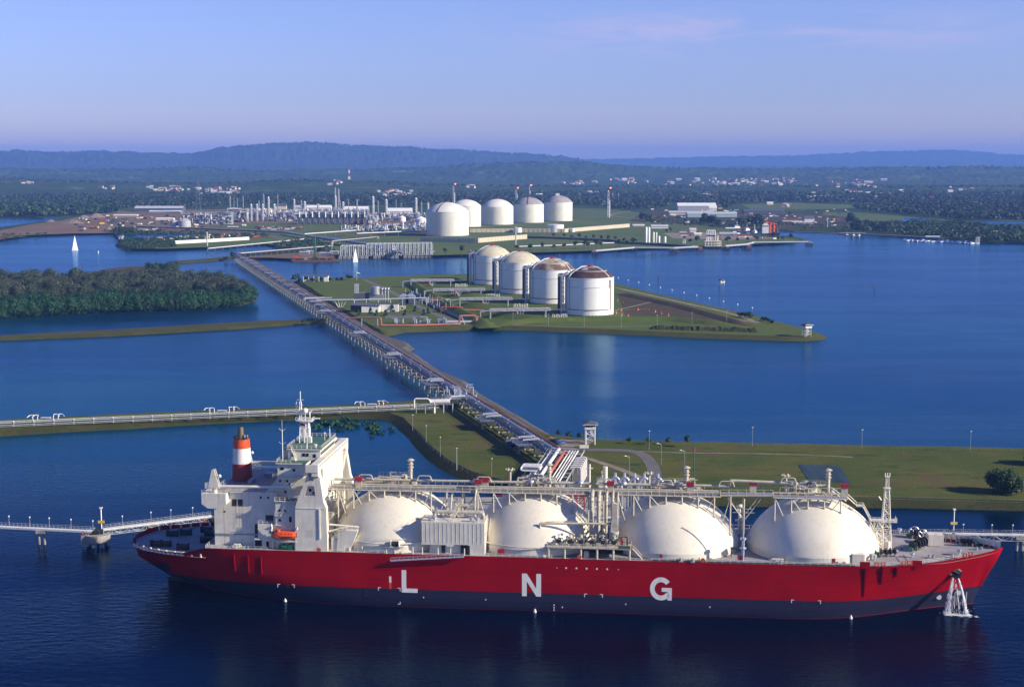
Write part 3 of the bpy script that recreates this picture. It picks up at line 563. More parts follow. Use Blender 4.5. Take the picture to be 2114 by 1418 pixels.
# rudder head and the dark stern frame showing in the water
mb = MB().use('black'); mb.slab([(-127, 1.2), (-116, 1.4), (-117.5, -3), (-124, -3)], 'y', -.6, .6); mb.build('rudder', ship)
# decks
def deck_poly(x0, x1, z, mt, inb=.12, st=3.0):
    X = []; x = x0
    while x < x1: X.append(x); x += st
    X.append(x1); m_ = MB().use(mt); m_.add([(x, s*(max(lerp_tab(DECKB, x)-inb, .01)), (z(x) if callable(z) else z)) for x in X for s in (-1, 1)], [(2*i, 2*i+2, 2*i+3, 2*i+1) for i in range(len(X)-1)]); return m_
dk_ = deck_poly(-106.5, 146.9, lambda x: lerp_tab(TOPZ, x)-.12-(.0 if x < 118 else min(.9, (x-118)*.12)), 'deckgrey')
dk_.use('rust')                                        # worn, rust-stained patches round the windlasses
zq = lambda x: lerp_tab(TOPZ, x)-.095-(.0 if x < 118 else min(.9, (x-118)*.12))
for x, y, w_, h in ((112, -16, .5, 7), (114.6, -15, .4, 8), (113, -9, 2.4, .4), (108, -6, 1.4, 3), (115, -2, 1.0, 2.4), (104.5, -18, .8, 2.2), (110, 5, 3, .5), (116, -12, 1.6, .5), (98, -19, 1.2, .8)): dk_.add([(x, y, zq(x)), (x+w_, y+.3, zq(x+w_)), (x+w_*.9, y+h, zq(x+w_)), (x+w_*.2, y+h*.9, zq(x))], [(0, 1, 2, 3)])
dk_.build('deck', ship)
aft = deck_poly(-136.8, -106.5, 14.1, 'deckgrey', .3); aft.use('shipcream').slab([(-20.5, 14.1), (20.5, 14.1), (20.5, ZD), (-20.5, ZD)], 'x', -106.6, -106.3)
aft.use('dark')
for x, y in ((-127, -9), (-124, -9), (-126, 4), (-122, 6), (-117, -12), (-113, 5), (-112, -3), (-116, 10)):
    aft.tube((x-1.6, y, 15.2), (x+1.6, y, 15.2), .8, n=10); aft.box(x-2, x+2, y-.6, y+.6, 14.1, 14.7); aft.box(x-1.9, x-1.6, y-1, y+1, 14.1, 16.2); aft.box(x+1.6, x+1.9, y-1, y+1, 14.1, 16.2)
aft.build('mooring_deck', ship)
# bulwark of the stern quarter, cream inside, with fairlead openings
mb = MB().use('shipcream')
for x in np.arange(-134.5, -115, 1.6):
    y0, y1 = lerp_tab(DECKB, x), lerp_tab(DECKB, x+1.3)
    for s in (1,): mb.mark().slab([(x, 14.1), (x+1.3, 14.1), (x+1.3, 15.1), (x, 15.1)], 'y', -(y0+y1)/2*1.0*s+.25*s, -(y0+y1)/2*s+.42*s)
for x in np.arange(-133, -108, 3.1):
    for s in (-1, 1): y = lerp_tab(DECKB, x)-.8; mb.mark().tube((x, s*y, 14.1), (x, s*y, 15.3), .35, n=8)
mb.pieces('stern_bulwark', ship)
mb = MB().use('shipcream')                             # bow bulwark on the far side with its brackets, and the low bow rail
X = [118+i*1.5 for i in range(20)]; pts = [(x, max(lerp_tab(DECKB, x)-.05, .1)) for x in X if x < 147]
for (x, y), (x2, y2) in zip(pts, pts[1:]):
    z, z2 = lerp_tab(TOPZ, x), lerp_tab(TOPZ, x2); h = min(1.5, (x-116)*.12)
    mb.add([(x, y, z-.9), (x2, y2, z2-.9), (x2, y2, z2+h), (x, y, z+h), (x, y-.12, z-.9), (x2, y2-.12, z2-.9), (x2, y2-.12, z2+h), (x, y-.12, z+h)], [(0, 1, 2, 3), (7, 6, 5, 4), (3, 2, 6, 7), (0, 3, 7, 4), (1, 5, 6, 2)])
    mb.add([(x, y-.1, z+h), (x, y-1.1, z-.9), (x, y-.1, z-.9), (x+.12, y-.1, z+h), (x+.12, y-1.1, z-.9), (x+.12, y-.1, z-.9)], [(0, 1, 2), (5, 4, 3), (0, 3, 4, 1)])
mb.build('bow_bulwark', ship)
mb = MB().use('shipcream')
mb.rail([(x, -lerp_tab(DECKB, x)+.35, lerp_tab(TOPZ, x)-.1) for x in (99, 106, 112, 118, 124, 129, 134)], 1.1, 1.8, .05)
mb.rail([(x, lerp_tab(DECKB, x)-.35, lerp_tab(TOPZ, x)-.1) for x in (99, 106, 112, 118)], 1.1, 1.8, .05)
mb.rail([(x, -21.7, ZD+.05) for x in (-106, -86)]+[], 1.1, 2.0, .05); mb.rail([(x, -21.7, ZD+.05) for x in (-72, -48)], 1.0, 2.2, .06); mb.rail([(-15, -21.7, ZD), (5, -21.7, ZD)], 1, 2.2, .06); mb.rail([(36, -21.7, ZD), (99, -21.7, ZD)], 1, 2.4, .05)
mb.rail([(-106, 21.7, ZD), (99, 21.7, ZD)], 1, 3, .05, mid=False); mb.rail([(-106.4, y, ZD) for y in (-21, 21)], 1.0, 2.0, .06)
mb.build('deck_railing', ship)
# ---- tank covers
TC = [-47.8, -2.0, 43.0, 87.4]; RB, ZC, RS = 20.8, 11.8, 22.2
TOPZ_T = ZC+RS
def dome_z(x, y, cx):
    r2 = (x-cx)**2+y*y; return ZC+math.sqrt(max(RS*RS-r2, 1))
for k, cx in enumerate(TC):
    mb = MB().use('cream', True); prof = [(RB+.12, ZD-.2), (RB+.12, ZD+2.0), (RB-.05, ZD+2.2)]
    a0 = math.asin((ZD+2.2-ZC)/RS)
    for i in range(15): a = a0+(math.pi/2-a0)*i/14; prof.append((RS*math.cos(a)*(.998 if i else 1), ZC+RS*math.sin(a)))
    prof[-1] = (0.01, prof[-1][1]); mb.lathe(prof, 72, (cx, 0, 0)); tc_ = mb.build('tank_cover', ship)
    if k == 3: tc_['label'] = 'forward cream tank dome nearest the bow'
    mb = MB().use('shipcream')                        # ring pipe and handrail round the skirt, brackets
    ps = [(cx+(RB+.5)*math.cos(a), (RB+.5)*math.sin(a), ZD+3.0) for a in [R(180+q) for q in range(8, 174, 8)]]
    mb.mark()
    if k < 2: mb.path(ps, .22, 6)
    ps2 = [(cx+(RB*.985)*math.cos(a), (RB*.985)*math.sin(a), ZD+4.4) for a in [R(180+q) for q in range(50, 150, 6)]]
    mb.mark()
    if k == 0: mb.path(ps2, .07, 4)
    mb.mark()
    mb.path([(cx+(RS+.12)*math.cos(R(e)), -1.5, ZC+(RS+.12)*math.sin(R(e))) for e in range(20, 66, 5)], .09, 4); mb.path([(cx+(RS+.12)*math.cos(R(e)), -.4, ZC+(RS+.12)*math.sin(R(e))) for e in range(20, 66, 5)], .09, 4)
    for e in range(20, 66, 3): a = R(e); mb.bar((cx+RS*math.cos(a)+.1, -1.5, ZC+RS*math.sin(a)+.1), (cx+RS*math.cos(a)+.1, -.4, ZC+RS*math.sin(a)+.1), .1)
    mb.pieces('tank_piping', tc_)
# ---- catwalk over the tank tops
CWZ = 34.35
mb = MB().use('pipecream'); ya, yb = -8.0, -2.2
def cwz(x): return CWZ+(.25 if x > 60 else 0)+.004*(x+60)
SEG = [(-71, 57), (57, 70), (70, 98)]
for x0, x1, y0, y1 in ((-71, 57.5, -8.0, -2.2), (57.5, 74, -6.2, -2.2), (74, 97, -9.0, -2.2)):
    for y in (y0, y1):
        mb.bar((x0, y, cwz(x0)), (x1, y, cwz(x1)), .3); mb.bar((x0, y, cwz(x0)+1.9), (x1, y, cwz(x1)+1.9), .10)
    n = int((x1-x0)/2.4)
    for i in range(n+1):
        x = x0+(x1-x0)*i/n; z = cwz(x)
        mb.bar((x, y0, z), (x, y1, z), .22)
        for y in (y0, y1): mb.bar((x, y, z), (x, y, z+1.9), .10)
        mb.bar((x, y0, z+1.0), (min(x+2.4, x1), y0, z+1.0), .08)
    mb.use('steel').box(x0, x1, y0+.5, y0+3.4, cwz((x0+x1)/2)+.05, cwz((x0+x1)/2)+.15); mb.use('pipecream')
mb.build('catwalk', ship)
mb = MB().use('pipecream')                             # supports down to the domes and the decks between them
for cx in TC:
    for x in np.arange(cx-18, cx+18.1, 5.1):
        if cx > 80 and not (cx-14 < x < cx+12): continue
        mb.mark(); y = -8.0 if cx < 80 else -8.8; r2 = (x-cx)**2+y*y
        if r2 < 20**2: mb.bar((x, y, cwz(x)), (x, y, dome_z(x, y, cx)-.1), .34); mb.tube((x, y, dome_z(x, y, cx)+.35), (x, y, dome_z(x, y, cx)-.2), .45, n=8)
        if r2 < 20**2 and abs(x-cx) > 5: s = 1 if x < cx else -1; mb.bar((x, y, cwz(x)), (x+s*2.6, y, dome_z(x+s*2.6, y, cx)), .2)
for a, b_ in ((-25, 0), (20.5, 0), (65, 0)):           # trussed trestles in the gaps
    mb.mark()
    for y in (-7.6, -2.6):
        mb.bar((a, y, ZD), (a, y, CWZ), .34)
        for s in (-1, 1): mb.bar((a, y, CWZ-7), (a+s*5.2, y, CWZ), .22)
        mb.bar((a-3.5, y, CWZ-4.5), (a+3.5, y, CWZ-4.5), .16)
mb.mark()
for y in (-7.8, -3): mb.bar((-70, y, ZD+6), (-62, y, ZD+13), .25); mb.bar((-62, y, ZD+13), (-58, y, CWZ), .25); mb.bar((-64, y, ZD+11), (-64, y, CWZ), .22); mb.bar((-70, y, CWZ), (-64, y, ZD+12), .2); mb.bar((-58, y, CWZ), (-64, y, ZD+12), .2)
mb.bar((-70, -7.8, ZD+6), (-66, -7.8, ZD+2), .22)
mb.pieces('catwalk_support', ship)
# header pipes on top of the catwalk
mb = MB().use('pipecream', True)
for y, r, dz in ((-3.3, .52, 2.5), (-5.0, .36, 1.2), (-6.1, .30, .9), (-4.2, .25, .8)):
    mb.tube((-68, y, cwz(-68)+dz), (57, y, cwz(57)+dz), r*.85, n=8)
mb.pipe([(57, -3.3, cwz(57)+2.5), (60.5, -3.3, cwz(57)+2.5), (60.5, -3.3, cwz(57)+4.2), (61, -3.3, cwz(57)+4.3), (80, -3.3, cwz(80)+3.6)], .5)
for x in np.arange(-60, 92, 19.5):                     # expansion loops
    z = cwz(x)+2.5+(1.2 if x > 58 else 0); mb.pipe([(x, -4.0, z), (x+.6, -4.0, z+1.7), (x+4.4, -4.0, z+1.7), (x+5, -4.0, z)], .22, 6)
mb.use('pipesilver', True)
for x in (-22, -4, 12, 26, 44): mb.box(x, x+1.6, -4.2, -2.6, cwz(x)+2.2, cwz(x)+3.3)
mb.build('header_pipe', ship)
mb = MB()
for x, y in ((-59.3, -6.2), (-18, -4), (-22+2, -7), (22.6, -6), (48, -5), (68.0, -3), (96.5, -4.5)):
    mb.mark().use('redbox').box(x-1.2, x+1.2, y-.6, y+.6, cwz(x)+2.6, cwz(x)+4.0); mb.use('pipecream').box(x-1.0, x+1.0, y-.4, y+.4, cwz(x)+.1, cwz(x)+2.6)
for x, y in ((-2+28, 0), ): pass
for x in (39.5, 63.5, -13.2+2, 91.2): mb.mark().use('redbox').box(x-1.0, x+1.0, -20.6, -19.6, ZD+.4, ZD+2.0); mb.use('pipecream').box(x-.7, x+.7, -20.4, -19.8, ZD-.1, ZD+.4)
mb.pieces('fire_cabinet', ship)
# domes' top gear: pump dome, valves, platforms, vent mast
def top_gear(cx, z, seed, vx, vy, vh, short):
    q = random.Random(seed); g_ = MB().use('pipecream')
    g_.lathe([(3.4, z-1.2), (3.4, z+.9), (2.6, z+1.4), (2.6, z+2.3), (.1, z+2.6)], 16, (cx-1, 1.5, 0))
    g_.box(cx-9, cx+6, -2.2, 4.5, z+.1, z+.3)
    g_.rail([(cx-9, -2.1, z+.3), (cx+6, -2.1, z+.3)], 1.1, 1.5, .06); g_.rail([(cx-6, 4, z+2.8), (cx+4, 4, z+2.8)], 1.1, 1.5, .06); g_.box(cx-6, cx+4, 1, 4, z+2.6, z+2.75)
    for i in range(26):
        x, y = cx+q.uniform(-8.5, 5.5), q.uniform(-2, 4); h = q.uniform(1, 4.6); r = q.uniform(.12, .38)
        g_.use('pipecream' if q.random() < .8 else 'steel'); g_.tube((x, y, z), (x, y, z+h), r, n=6); g_.tube((x, y, z+h), (x+q.choice((-1, 1))*q.uniform(.8, 2.6), y, z+h), r, n=6)
        if q.random() < .5: g_.tube((x, y, z+h*.6), (x, y, z+h*.6+.15), r*2.6, n=8)
        if q.random() < .3: g_.ball((x, y, z+h), r*1.9, 8, 5)
    for i in range(4): x = cx-8+i*4.6; g_.box(x, x+1.1, q.uniform(-1, 2), q.uniform(2, 3), z+.2, z+1.4+q.random())
    g_.pipe([(cx-12, -.5, z-1.9), (cx-10.5, -.5, z+1.2), (cx-7, -.5, z+1.6), (cx-4, -.5, z+1.6)], .5); g_.stair((cx+5.6, 0, z+1.6), (cx+10.2, 0, z-1.6), 1.2)
    g_.build('tank_top_machinery', ship)
    g_ = MB().use('pipecream', True); g_.tube((vx, vy, z-.5), (vx, vy, z+vh), .62, n=12); g_.tube((vx, vy, z+vh), (vx, vy, z+vh+.5), .62, 1.35, n=12); g_.tube((vx, vy, z+vh+.5), (vx, vy, z+vh+1.0), 1.35, .5, n=12)
    g_.tube((vx, vy, z+vh-2), (vx, vy, z+vh-1.7), 1.0, n=12); g_.tube((vx, vy, z+vh-.9), (vx, vy, z+vh-.75), 1.0, n=12); g_.use('pipecream')
    for k in range(10): g_.bar((vx+.6, vy, z+1+k*.8), (vx+1.0, vy, z+1+k*.8), .07)
    g_.build('vent_mast', ship)
    if short:
        g_ = MB().use('pipecream', True); x, y = short; g_.tube((x, y, z-.3), (x, y, z+5.6), .42, n=10); g_.tube((x, y, z+5.6), (x, y, z+6.4), .4, 1.0, n=10)
        for k in range(6): a = k*math.pi/3; g_.tube((x+.9*math.cos(a), y+.9*math.sin(a), z+6.4), (x+1.5*math.cos(a), y+1.5*math.sin(a), z+6.6), .28, n=6)
        g_.build('vent_mast', ship)
zt = TOPZ_T
g = SL(848, 1000, -2); top_gear(-48.5, zt, 3, g.x, 2, 8.0, None)
g = SL(1134, 1000, -1); g2 = SL(1053, 1000, 0); top_gear(-.5, zt, 5, g.x, 1, 7.6, (g2.x, 0))
g = SL(1417, 1010, -1); g2 = SL(1340, 1005, 1); top_gear(44.5, zt, 9, g.x, 1, 7.6, (g2.x, -1))
g = SL(1709, 1010, -1); g2 = SL(1622, 1010, 1); top_gear(87.5, zt+.2, 13, g.x, 1, 7.6, (g2.x, -1))
# ---- compressor house
mb = MB().use('shipcream'); ph = [(-36.5, 20.3), (-28.6, 20.3), (-28.0, 19.8), (-26.4, 19.8), (-25.9, 20.5), (-21.6, 20.5), (-21.0, 20.1), (-21.0, ZD), (-16.3, ZD), (-16.3, 27.6), (-36.5, 27.6)]
mb.slab(ph, 'y', -20.6, -20.3); mb.box(-36.5, -16.3, -20.3, -11, 20.5, 27.6); mb.box(-34, -21.6, -19.2, -11, ZD-.1, 20.4); mb.box(-20.9, -16.3, -20.3, -11, ZD-.1, 20.5)
mb.use('dark').box(-30.2, -29, -19.4, -19.1, ZD, 20); mb.box(-24, -21.8, -20.0, -19.3, ZD, 20.1); mb.box(-15.9, -15.6, -16, -15.2, ZD+.5, ZD+2.6)
mb.use('shipcream')
for x in np.arange(-36.2, -16.3, 1.35): mb.box(x, x+.1, -20.66, -20.6, 21, 27.3)
mb.build('compressor_house', ship)
mb = MB().use('pipecream', True); zr_ = 27.65; mb.pipe([(-33, -15, zr_), (-33, -15, zr_+2.0), (-17.5, -15, zr_+2.0), (-17.2, -15, zr_)], .65); mb.pipe([(-26, -13, zr_), (-26, -13, zr_+3.6), (-22.5, -13, zr_+3.6)], .6); mb.pipe([(-31, -13.4, zr_), (-31, -13.4, zr_+1.4), (-20, -13.4, zr_+1.4)], .35)
mb.pipe([(-20.5, -12, zr_), (-20.5, -12, zr_+5), (-20.5, -8, CWZ+1)], .35); mb.pipe([(-28.5, -11.5, 24), (-28.5, -10, 30), (-28.5, -7, CWZ)], .3)
for x, y in ((-34, -18.6), (-32.4, -18.9), (-20.6, -18.9), (-18.8, -18.9)): mb.use('pipesilver', True).tube((x, y, zr_), (x, y, zr_+.6), .35, n=8).tube((x, y, zr_+.6), (x, y, zr_+1.3), .8, n=10)
mb.use('pipesilver', True).tube((-18.5, -14, zr_), (-18.5, -14, zr_+2.2), 1.1, n=14); mb.use('pipecream').rail([(-36.4, -12, zr_), (-36.4, -20.4, zr_), (-16.4, -20.4, zr_), (-16.4, -12, zr_)], 1.0, 1.6, .05)
mb.stair((-27, -19.8, zr_+.1), (-25, -12, zr_+4.5), 1); mb.stair((-15.6, -13, zr_-.4), (-15.6, -19.5, zr_-4.4), .9)
mb.build('roof_piping', ship)
# ---- manifold platform, its valves and the hose crane
a = SL(1129, 1130, 21).x; b_ = SL(1303, 1138, 21).x; zp = 20.9
mb = MB().use('pipecream'); mb.box(a, b_, -21.6, -13.5, zp-.35, zp)
for i in range(6): x = a+.5+(b_-a-1)*i/5; mb.tube((x, -21.2, ZD-.1), (x, -21.2, zp-.3), .36, n=8); mb.tube((x, -15, ZD-.1), (x, -15, zp-.3), .3, n=8)
mb.rail([(a, -21.5, zp), (b_, -21.5, zp), (b_, -14, zp)], 1.1, 1.6, .07); mb.use('deckgreen').box(b_-4, b_-.3, -21.66, -21.56, zp+.02, zp+.95)
mb.use('dark').box(a+1, b_-1, -13.6, -13.2, ZD, zp-.4); mb.use('pipecream').box((a+b_)/2-1.6, (a+b_)/2, -20.5, -19.6, ZD, ZD+2.2); mb.stair((b_+.3, -20.5, zp), (b_+3.5, -20.5, ZD+.2), 1.0)
mb.build('manifold_platform', ship)
mb = MB(); q = random.Random(8)
for i in range(6):
    x = a+3.6+i*(b_-a-9)/5; mb.mark().use('pipecream', True).pipe([(x, -20.4, zp+1.5), (x, -17, zp+1.5), (x, -14, zp+1.5), (x, -13, zp+4), (x, -9, zp+4)], .42); mb.use('dark').tube((x, -20.5, zp+1.5), (x, -20.2, zp+1.5), .75, n=12); mb.tube((x, -18.6, zp+1.5), (x, -18.4, zp+1.5), .75, n=12)
    mb.use('pipecream').tube((x, -18, zp+1.5), (x, -18, zp+3.0), .2, n=6).tube((x, -18, zp+3), (x, -18, zp+3.12), .6, n=10).bar((x-.3, -19.8, zp), (x-.3, -19.8, zp+2.4), .22)
    mb.use('steel').tube((x+.9, -16, zp), (x+.9, -16, zp+q.uniform(1.5, 3)), .3, n=6); mb.ball((x+.9, -16, zp+2.6), .5, 8, 5)
mb.mark()
for i in range(34):
    if i % 6 == 0: mb.mark()
    x, y = q.uniform(a+.5, b_-1), q.uniform(-20, -13.5); h = q.uniform(.8, 3.2); mb.use(q.choice(('pipecream', 'pipecream', 'dark', 'steel'))); mb.tube((x, y, zp), (x, y, zp+h), .14, n=5).tube((x, y, zp+h), (x+q.uniform(-1.8, 1.8), y+q.uniform(-.5, .5), zp+h), .12, n=5)
mb.use('redbox').box(b_-3.4, b_-2.6, -19, -18, zp, zp+2.2); mb.box(b_-1.6, b_-.9, -17, -16.4, zp, zp+1.4)
mb.pieces('manifold', ship)
mb = MB().use('pipecream', True)                       # risers from the manifold to the catwalk
for dx, r in ((-3.6, .75), (-1.4, .65), (1.0, .55), (3.0, .5), (4.6, .3)): mb.pipe([(20.5+dx, -12.6, zp+1), (20.5+dx, -12.2, CWZ-1), (20.5+dx, -9, CWZ+.8), (20.5+dx, -5, CWZ+.8)], r, 8)
mb.build('riser_pipe', ship)
g = SL(1268, 1128, 15.5); cxr = g.x
mb = MB().use('pipecream', True); mb.tube((cxr, -15.5, zp-1), (cxr, -15.5, 24.6), 1.0, .95, n=14); mb.use('pipecream'); mb.slab([(cxr-1.25, 24.6), (cxr+1.25, 24.6), (cxr+.75, 33.6), (cxr-.35, 34.2)], 'y', -16.4, -14.6); mb.tube((cxr, -15.5, 24.2), (cxr, -15.5, 24.8), 1.5, n=14)
mb.build('hose_crane', ship); mbb = MB().use('pipecream'); e = SL(1115, 1079, 17); mbb.bar((cxr, -15.7, 27.2), (e.x, -17, 27.2), .55); mbb.bar((e.x, -17, 27.3), (e.x, -17, 22.3), .35); mbb.bar((e.x+2, -17, 27.7), (cxr, -15.5, 28.6), .12); mbb.tube((cxr, -15.5, 33.8), (e.x+3, -17, 27.7), .04, n=4); mbb.build('crane_boom', ship)
# ---- LNG lettering, marks
def letters():
    zb, h = 4.95, 7.3; Y = -22.03
    def flat(name, polys, x0, m='white', s=1.0, zb=zb):
        mb = MB().use(m)
        for pl in polys: k = len(pl); mb.add([(x0+p[0]*s, Y, zb+p[1]*s) for p in pl], [tuple(range(k))])
        return mb.build(name, ship)
    w_ = 1.5
    flat('letter_l', [[(0, 0), (w_, 0), (w_, h), (0, h)], [(w_, 0), (5.1, 0), (5.1, 1.35), (w_, 1.35)]], -42.6)
    N_ = 6.0; flat('letter_n', [[(0, 0), (w_, 0), (w_, h), (0, h)], [(N_-w_, 0), (N_, 0), (N_, h), (N_-w_, h)], [(w_, h), (w_, h-2.5), (N_-w_, 0), (N_-w_, 2.5)]], -4.35)
    cxg, cz, ro_, ri = 3.35, h/2, 3.7, 2.15; A = [R(a) for a in range(38, 331, 12)]; pl = []
    for a0, a1 in zip(A, A[1:]): pl.append([(cxg+ri*.92*math.cos(a0), cz+ri*math.sin(a0)), (cxg+ro_*.92*math.cos(a0), cz+ro_*math.sin(a0)), (cxg+ro_*.92*math.cos(a1), cz+ro_*math.sin(a1)), (cxg+ri*.92*math.cos(a1), cz+ri*math.sin(a1))])
    pl += [[(cxg+.2, 2.75), (6.7, 2.75), (6.7, 4.0), (cxg+.2, 4.0)], [(5.35, 0), (6.7, 0), (6.7, 2.75), (5.35, 2.75)]]
    flat('letter_g', pl, 35.7)
    br_ = []                                           # corner marks for the tugs, draught marks, discharge stains
    for x0, x1, z in ((-82.8, -77.2, 6.3), (-50.2, -43.0, 6.2), (15.2, 21.0, 6.1), (79.0, 88.0, 6.2)):
        for x, sg in ((x0, 1), (x1, -1)): br_ += [[(x, z), (x+sg*.9, z), (x+sg*.9, z+.22), (x, z+.22)][::sg], [(x, z-.9), (x+sg*.22, z-.9), (x+sg*.22, z), (x, z)][::sg]]
    for x0, x1, z in ((-50.2, -43.0, 1.0),): br_ += [[(x1-.9, z), (x1, z), (x1, z+.22), (x1-.9, z+.22)], [(x1-.22, z), (x1, z), (x1, z+.9), (x1-.22, z+.9)]]
    for x, z in ((5.6, .5), (5.6, 1.3), (5.6, 2.1), (8.2, 1.5), (-35.8, 3.3), (-16, 3.2), (28, 3.1), (54, 3.0)): br_ += [[(x, z), (x+.35, z), (x+.35, z+.45), (x, z+.45)]]
    for pl_ in br_: flat('hull_mark', [pl_], 0, zb=0)
    flat('hull_mark', [[(0, 0), (.7, 0), (.7, 2.1), (0, 2.1)]], -46.6, 'white', zb=8.0); flat('hull_mark', [[(0, 0), (.7, 0), (.7, 2.0), (0, 2.0)]], -46.6, 'orange', zb=6.0)
    mb = MB().use('white')
    for i, x in enumerate((6.6, 9.5, 12.7, 15.9, 19.1, 22.3, 25.8)): mb.mark().tube((x, -22.0, 14.4), (x, -22.06, 14.4), .3 if 0 < i < 6 else .16, n=12)
    mb.pieces('porthole', ship)
    mb = MB().use('black')
    for x, z in ((-79.6, 5.6), (-46.0-8.3, 4.9), (-54.3, 3.5), (-50.5, 2.3), (82.5, 5.8), (82.6, 4.6), (78.6, 3.4)): y = -hb_at(x, z); mb.mark().tube((x, y+.1, z), (x, y-.06, z), .42, n=12)
    mb.pieces('overboard_outlet', ship)
letters()
for x, z in ((-81.0, 0), (-0.2, 0), (97.6, 0)):        # white fenders bobbing at the waterline
    y = hb_at(x, .5)+.7; mb = MB().use('white'); mb.lathe([(.5, -.3), (.5, .2), (.1, 1.1)], 8); p = Vector((SO.x, SO.y, 0))
    w_ = Vector((SO.x+SU.x*x+SW.x*y, SO.y+SU.y*x+SW.y*y, 0.1)); tag(mb.build('float', None, w_), {-81.0: 'small white float on the water at the stern quarter of the ship', -.2: 'small white cone float on the water below the letter N', 97.6: 'small white float on the water where the bow begins to curve'}[x], 'float', 'floats beside the hull')
# ---- accommodation ladder slung along the side
mb = MB().use('pipesilver'); a, b_ = SL(806, 1158, 23.2), SL(957, 1150, 23.2)
for dy in (0, 1.0): mb.bar(a+Vector((0, dy, 0)), b_+Vector((0, dy, 0)), .22); mb.bar(a+Vector((0, dy, .95)), b_+Vector((0, dy, .95)), .08)
for i in range(33): p = a.lerp(b_, i/32); mb.bar(p, p+Vector((0, 1.0, 0)), .14); mb.bar(p, p+Vector((0, 0, .95)), .07) if i % 2 == 0 else 0
mb.build('accommodation_ladder', ship)
mb = MB().use('shipcream')
for x in (-47.5, -44.8, -42.4, -39, -36, -31, -27, -22.6): mb.tube((x, -21.4, ZD-.1), (x, -21.4, ZD+2.3), .16, n=6)
mb.box(-47.8, -41.8, -21.9, -20.6, ZD+2.1, ZD+2.4); mb.use('dark').tube((-46, -21.2, ZD+3.2), (-43.4, -21.2, ZD+3.2), .8, n=12); mb.use('shipcream').tube((-46.1, -21.2, ZD+3.2), (-45.9, -21.2, ZD+3.2), 1.1, n=12).tube((-43.5, -21.2, ZD+3.2), (-43.3, -21.2, ZD+3.2), 1.1, n=12)
mb.build('ladder_winch', ship)
# ================================================================ ship: superstructure, funnel, masts, deck gear
def windows(name, pts, parent, mt='glass'):           # each: (x, y, z, w, h, axis) small dark panes set 4 cm proud
    for x, y, z, w_, h, ax in pts:
        mb = MB().use(mt)
        if ax == 'y': mb.box(x-w_/2, x+w_/2, y-.06, y+.02, z, z+h)
        else: mb.box(x-.02, x+.06, y-w_/2, y+w_/2, z, z+h)
        mb.build(name, parent)
# engine casing with its sponsons
mb = MB().use('shipcream'); mb.box(-104.5, -84, -17, 17, ZD-.1, 35.0)
for s in (-1, 1):
    y0, y1 = (17.0, 20.4) if s > 0 else (-20.4, -17.0); mb.box(-107.5, -99.5, y0, y1, 31.6, 35.0); mb.slab([(-107.5, 31.6), (-99.5, 31.6), (-101.5, 30.2), (-105.5, 30.2)][::-1], 'y', y0, y1); mb.box(-107.5, -104.5, min(s*12, s*17), max(s*12, s*17), 31.6, 35.0)
mb.slab([(-84, ZD), (-79, ZD), (-79, 44), (-80.4, 44), (-87.5, 35), (-84, 35)][::-1], 'y', -14.5, 14.5)
mb.use('deckgrey').box(-104.2, -87.8, -16.6, 16.6, 35.0, 35.08)
mb.use('bund')
for x, z0, z1, w_ in ((-98.3, 22.5, 30.3, .16), (-97.4, 24.5, 30.3, .22), (-96.2, 22, 30.3, .18), (-95.3, 25, 30.3, .14), (-101.4, 17.4, 30.2, .25), (-93, 26, 35, .12)): mb.box(x, x+w_, -17.02, -16.99, z0, z1)
mb.use('dark').box(-91.2, -87.6, -17.07, -16.9, ZD, 24.5); mb.box(-87.6, -85, -17.07, -16.9, 24.8, 27.6); mb.box(-98.6, -97.0, -17.05, -16.9, 30.3, 32.6); mb.box(-96.6, -95.0, -17.05, -16.9, 30.3, 32.6)
mb.use('steel').box(-104.6, -85, -17.3, -17.0, 20.9, 21.3)
casing = mb.build('engine_casing', ship)
mb = MB().use('shipcream'); mb.rail([(-104.4, 16.9, 35.08), (-104.4, -16.9, 35.08)], 1.1, 2, .06); mb.rail([(-107.4, -20.3, 35), (-99.6, -20.3, 35), (-99.6, -17, 35)], 1.1, 1.5, .06); mb.rail([(-99, -16.9, 35.08), (-88, -16.9, 35.08)], 1.1, 2, .05); mb.rail([(-107.4, 20.3, 35), (-99.6, 20.3, 35)], 1.1, 2, .06)
mb.build('casing_railing', casing)
# stores cranes: boom stowed along the casing roof, portside and starboard
for s in (-1, 1):
    mb = MB().use('shipcream', True); y = 18.6*s; mb.tube((-103.6, y, 35), (-103.6, y, 36.8), .8, n=12); mb.use('shipcream').slab([(-105.6, 36.6), (-101.8, 36.6), (-103.4, 42.6), (-104.2, 42.6)], 'y', y-.9, y-.6).slab([(-105.6, 36.6), (-101.8, 36.6), (-103.4, 42.6), (-104.2, 42.6)], 'y', y+.6, y+.9)
    mb.box(-106.6, -104.4, y-.8, y+.8, 36.4, 38.2); mb.ball((-101.9, y, 40.4), .6, 8, 6)
    mb.tube((-102.4, y, 37.0), (-79.2, y-.0, 37.3), .52, .42, n=8); mb.bar((-79.4, y, 37.2), (-79.4, y, 33.5), .3); mb.box(-80.2, -78.6, y-.4, y+.4, 36.9, 38.0)
    mb.build('stores_crane', ship)
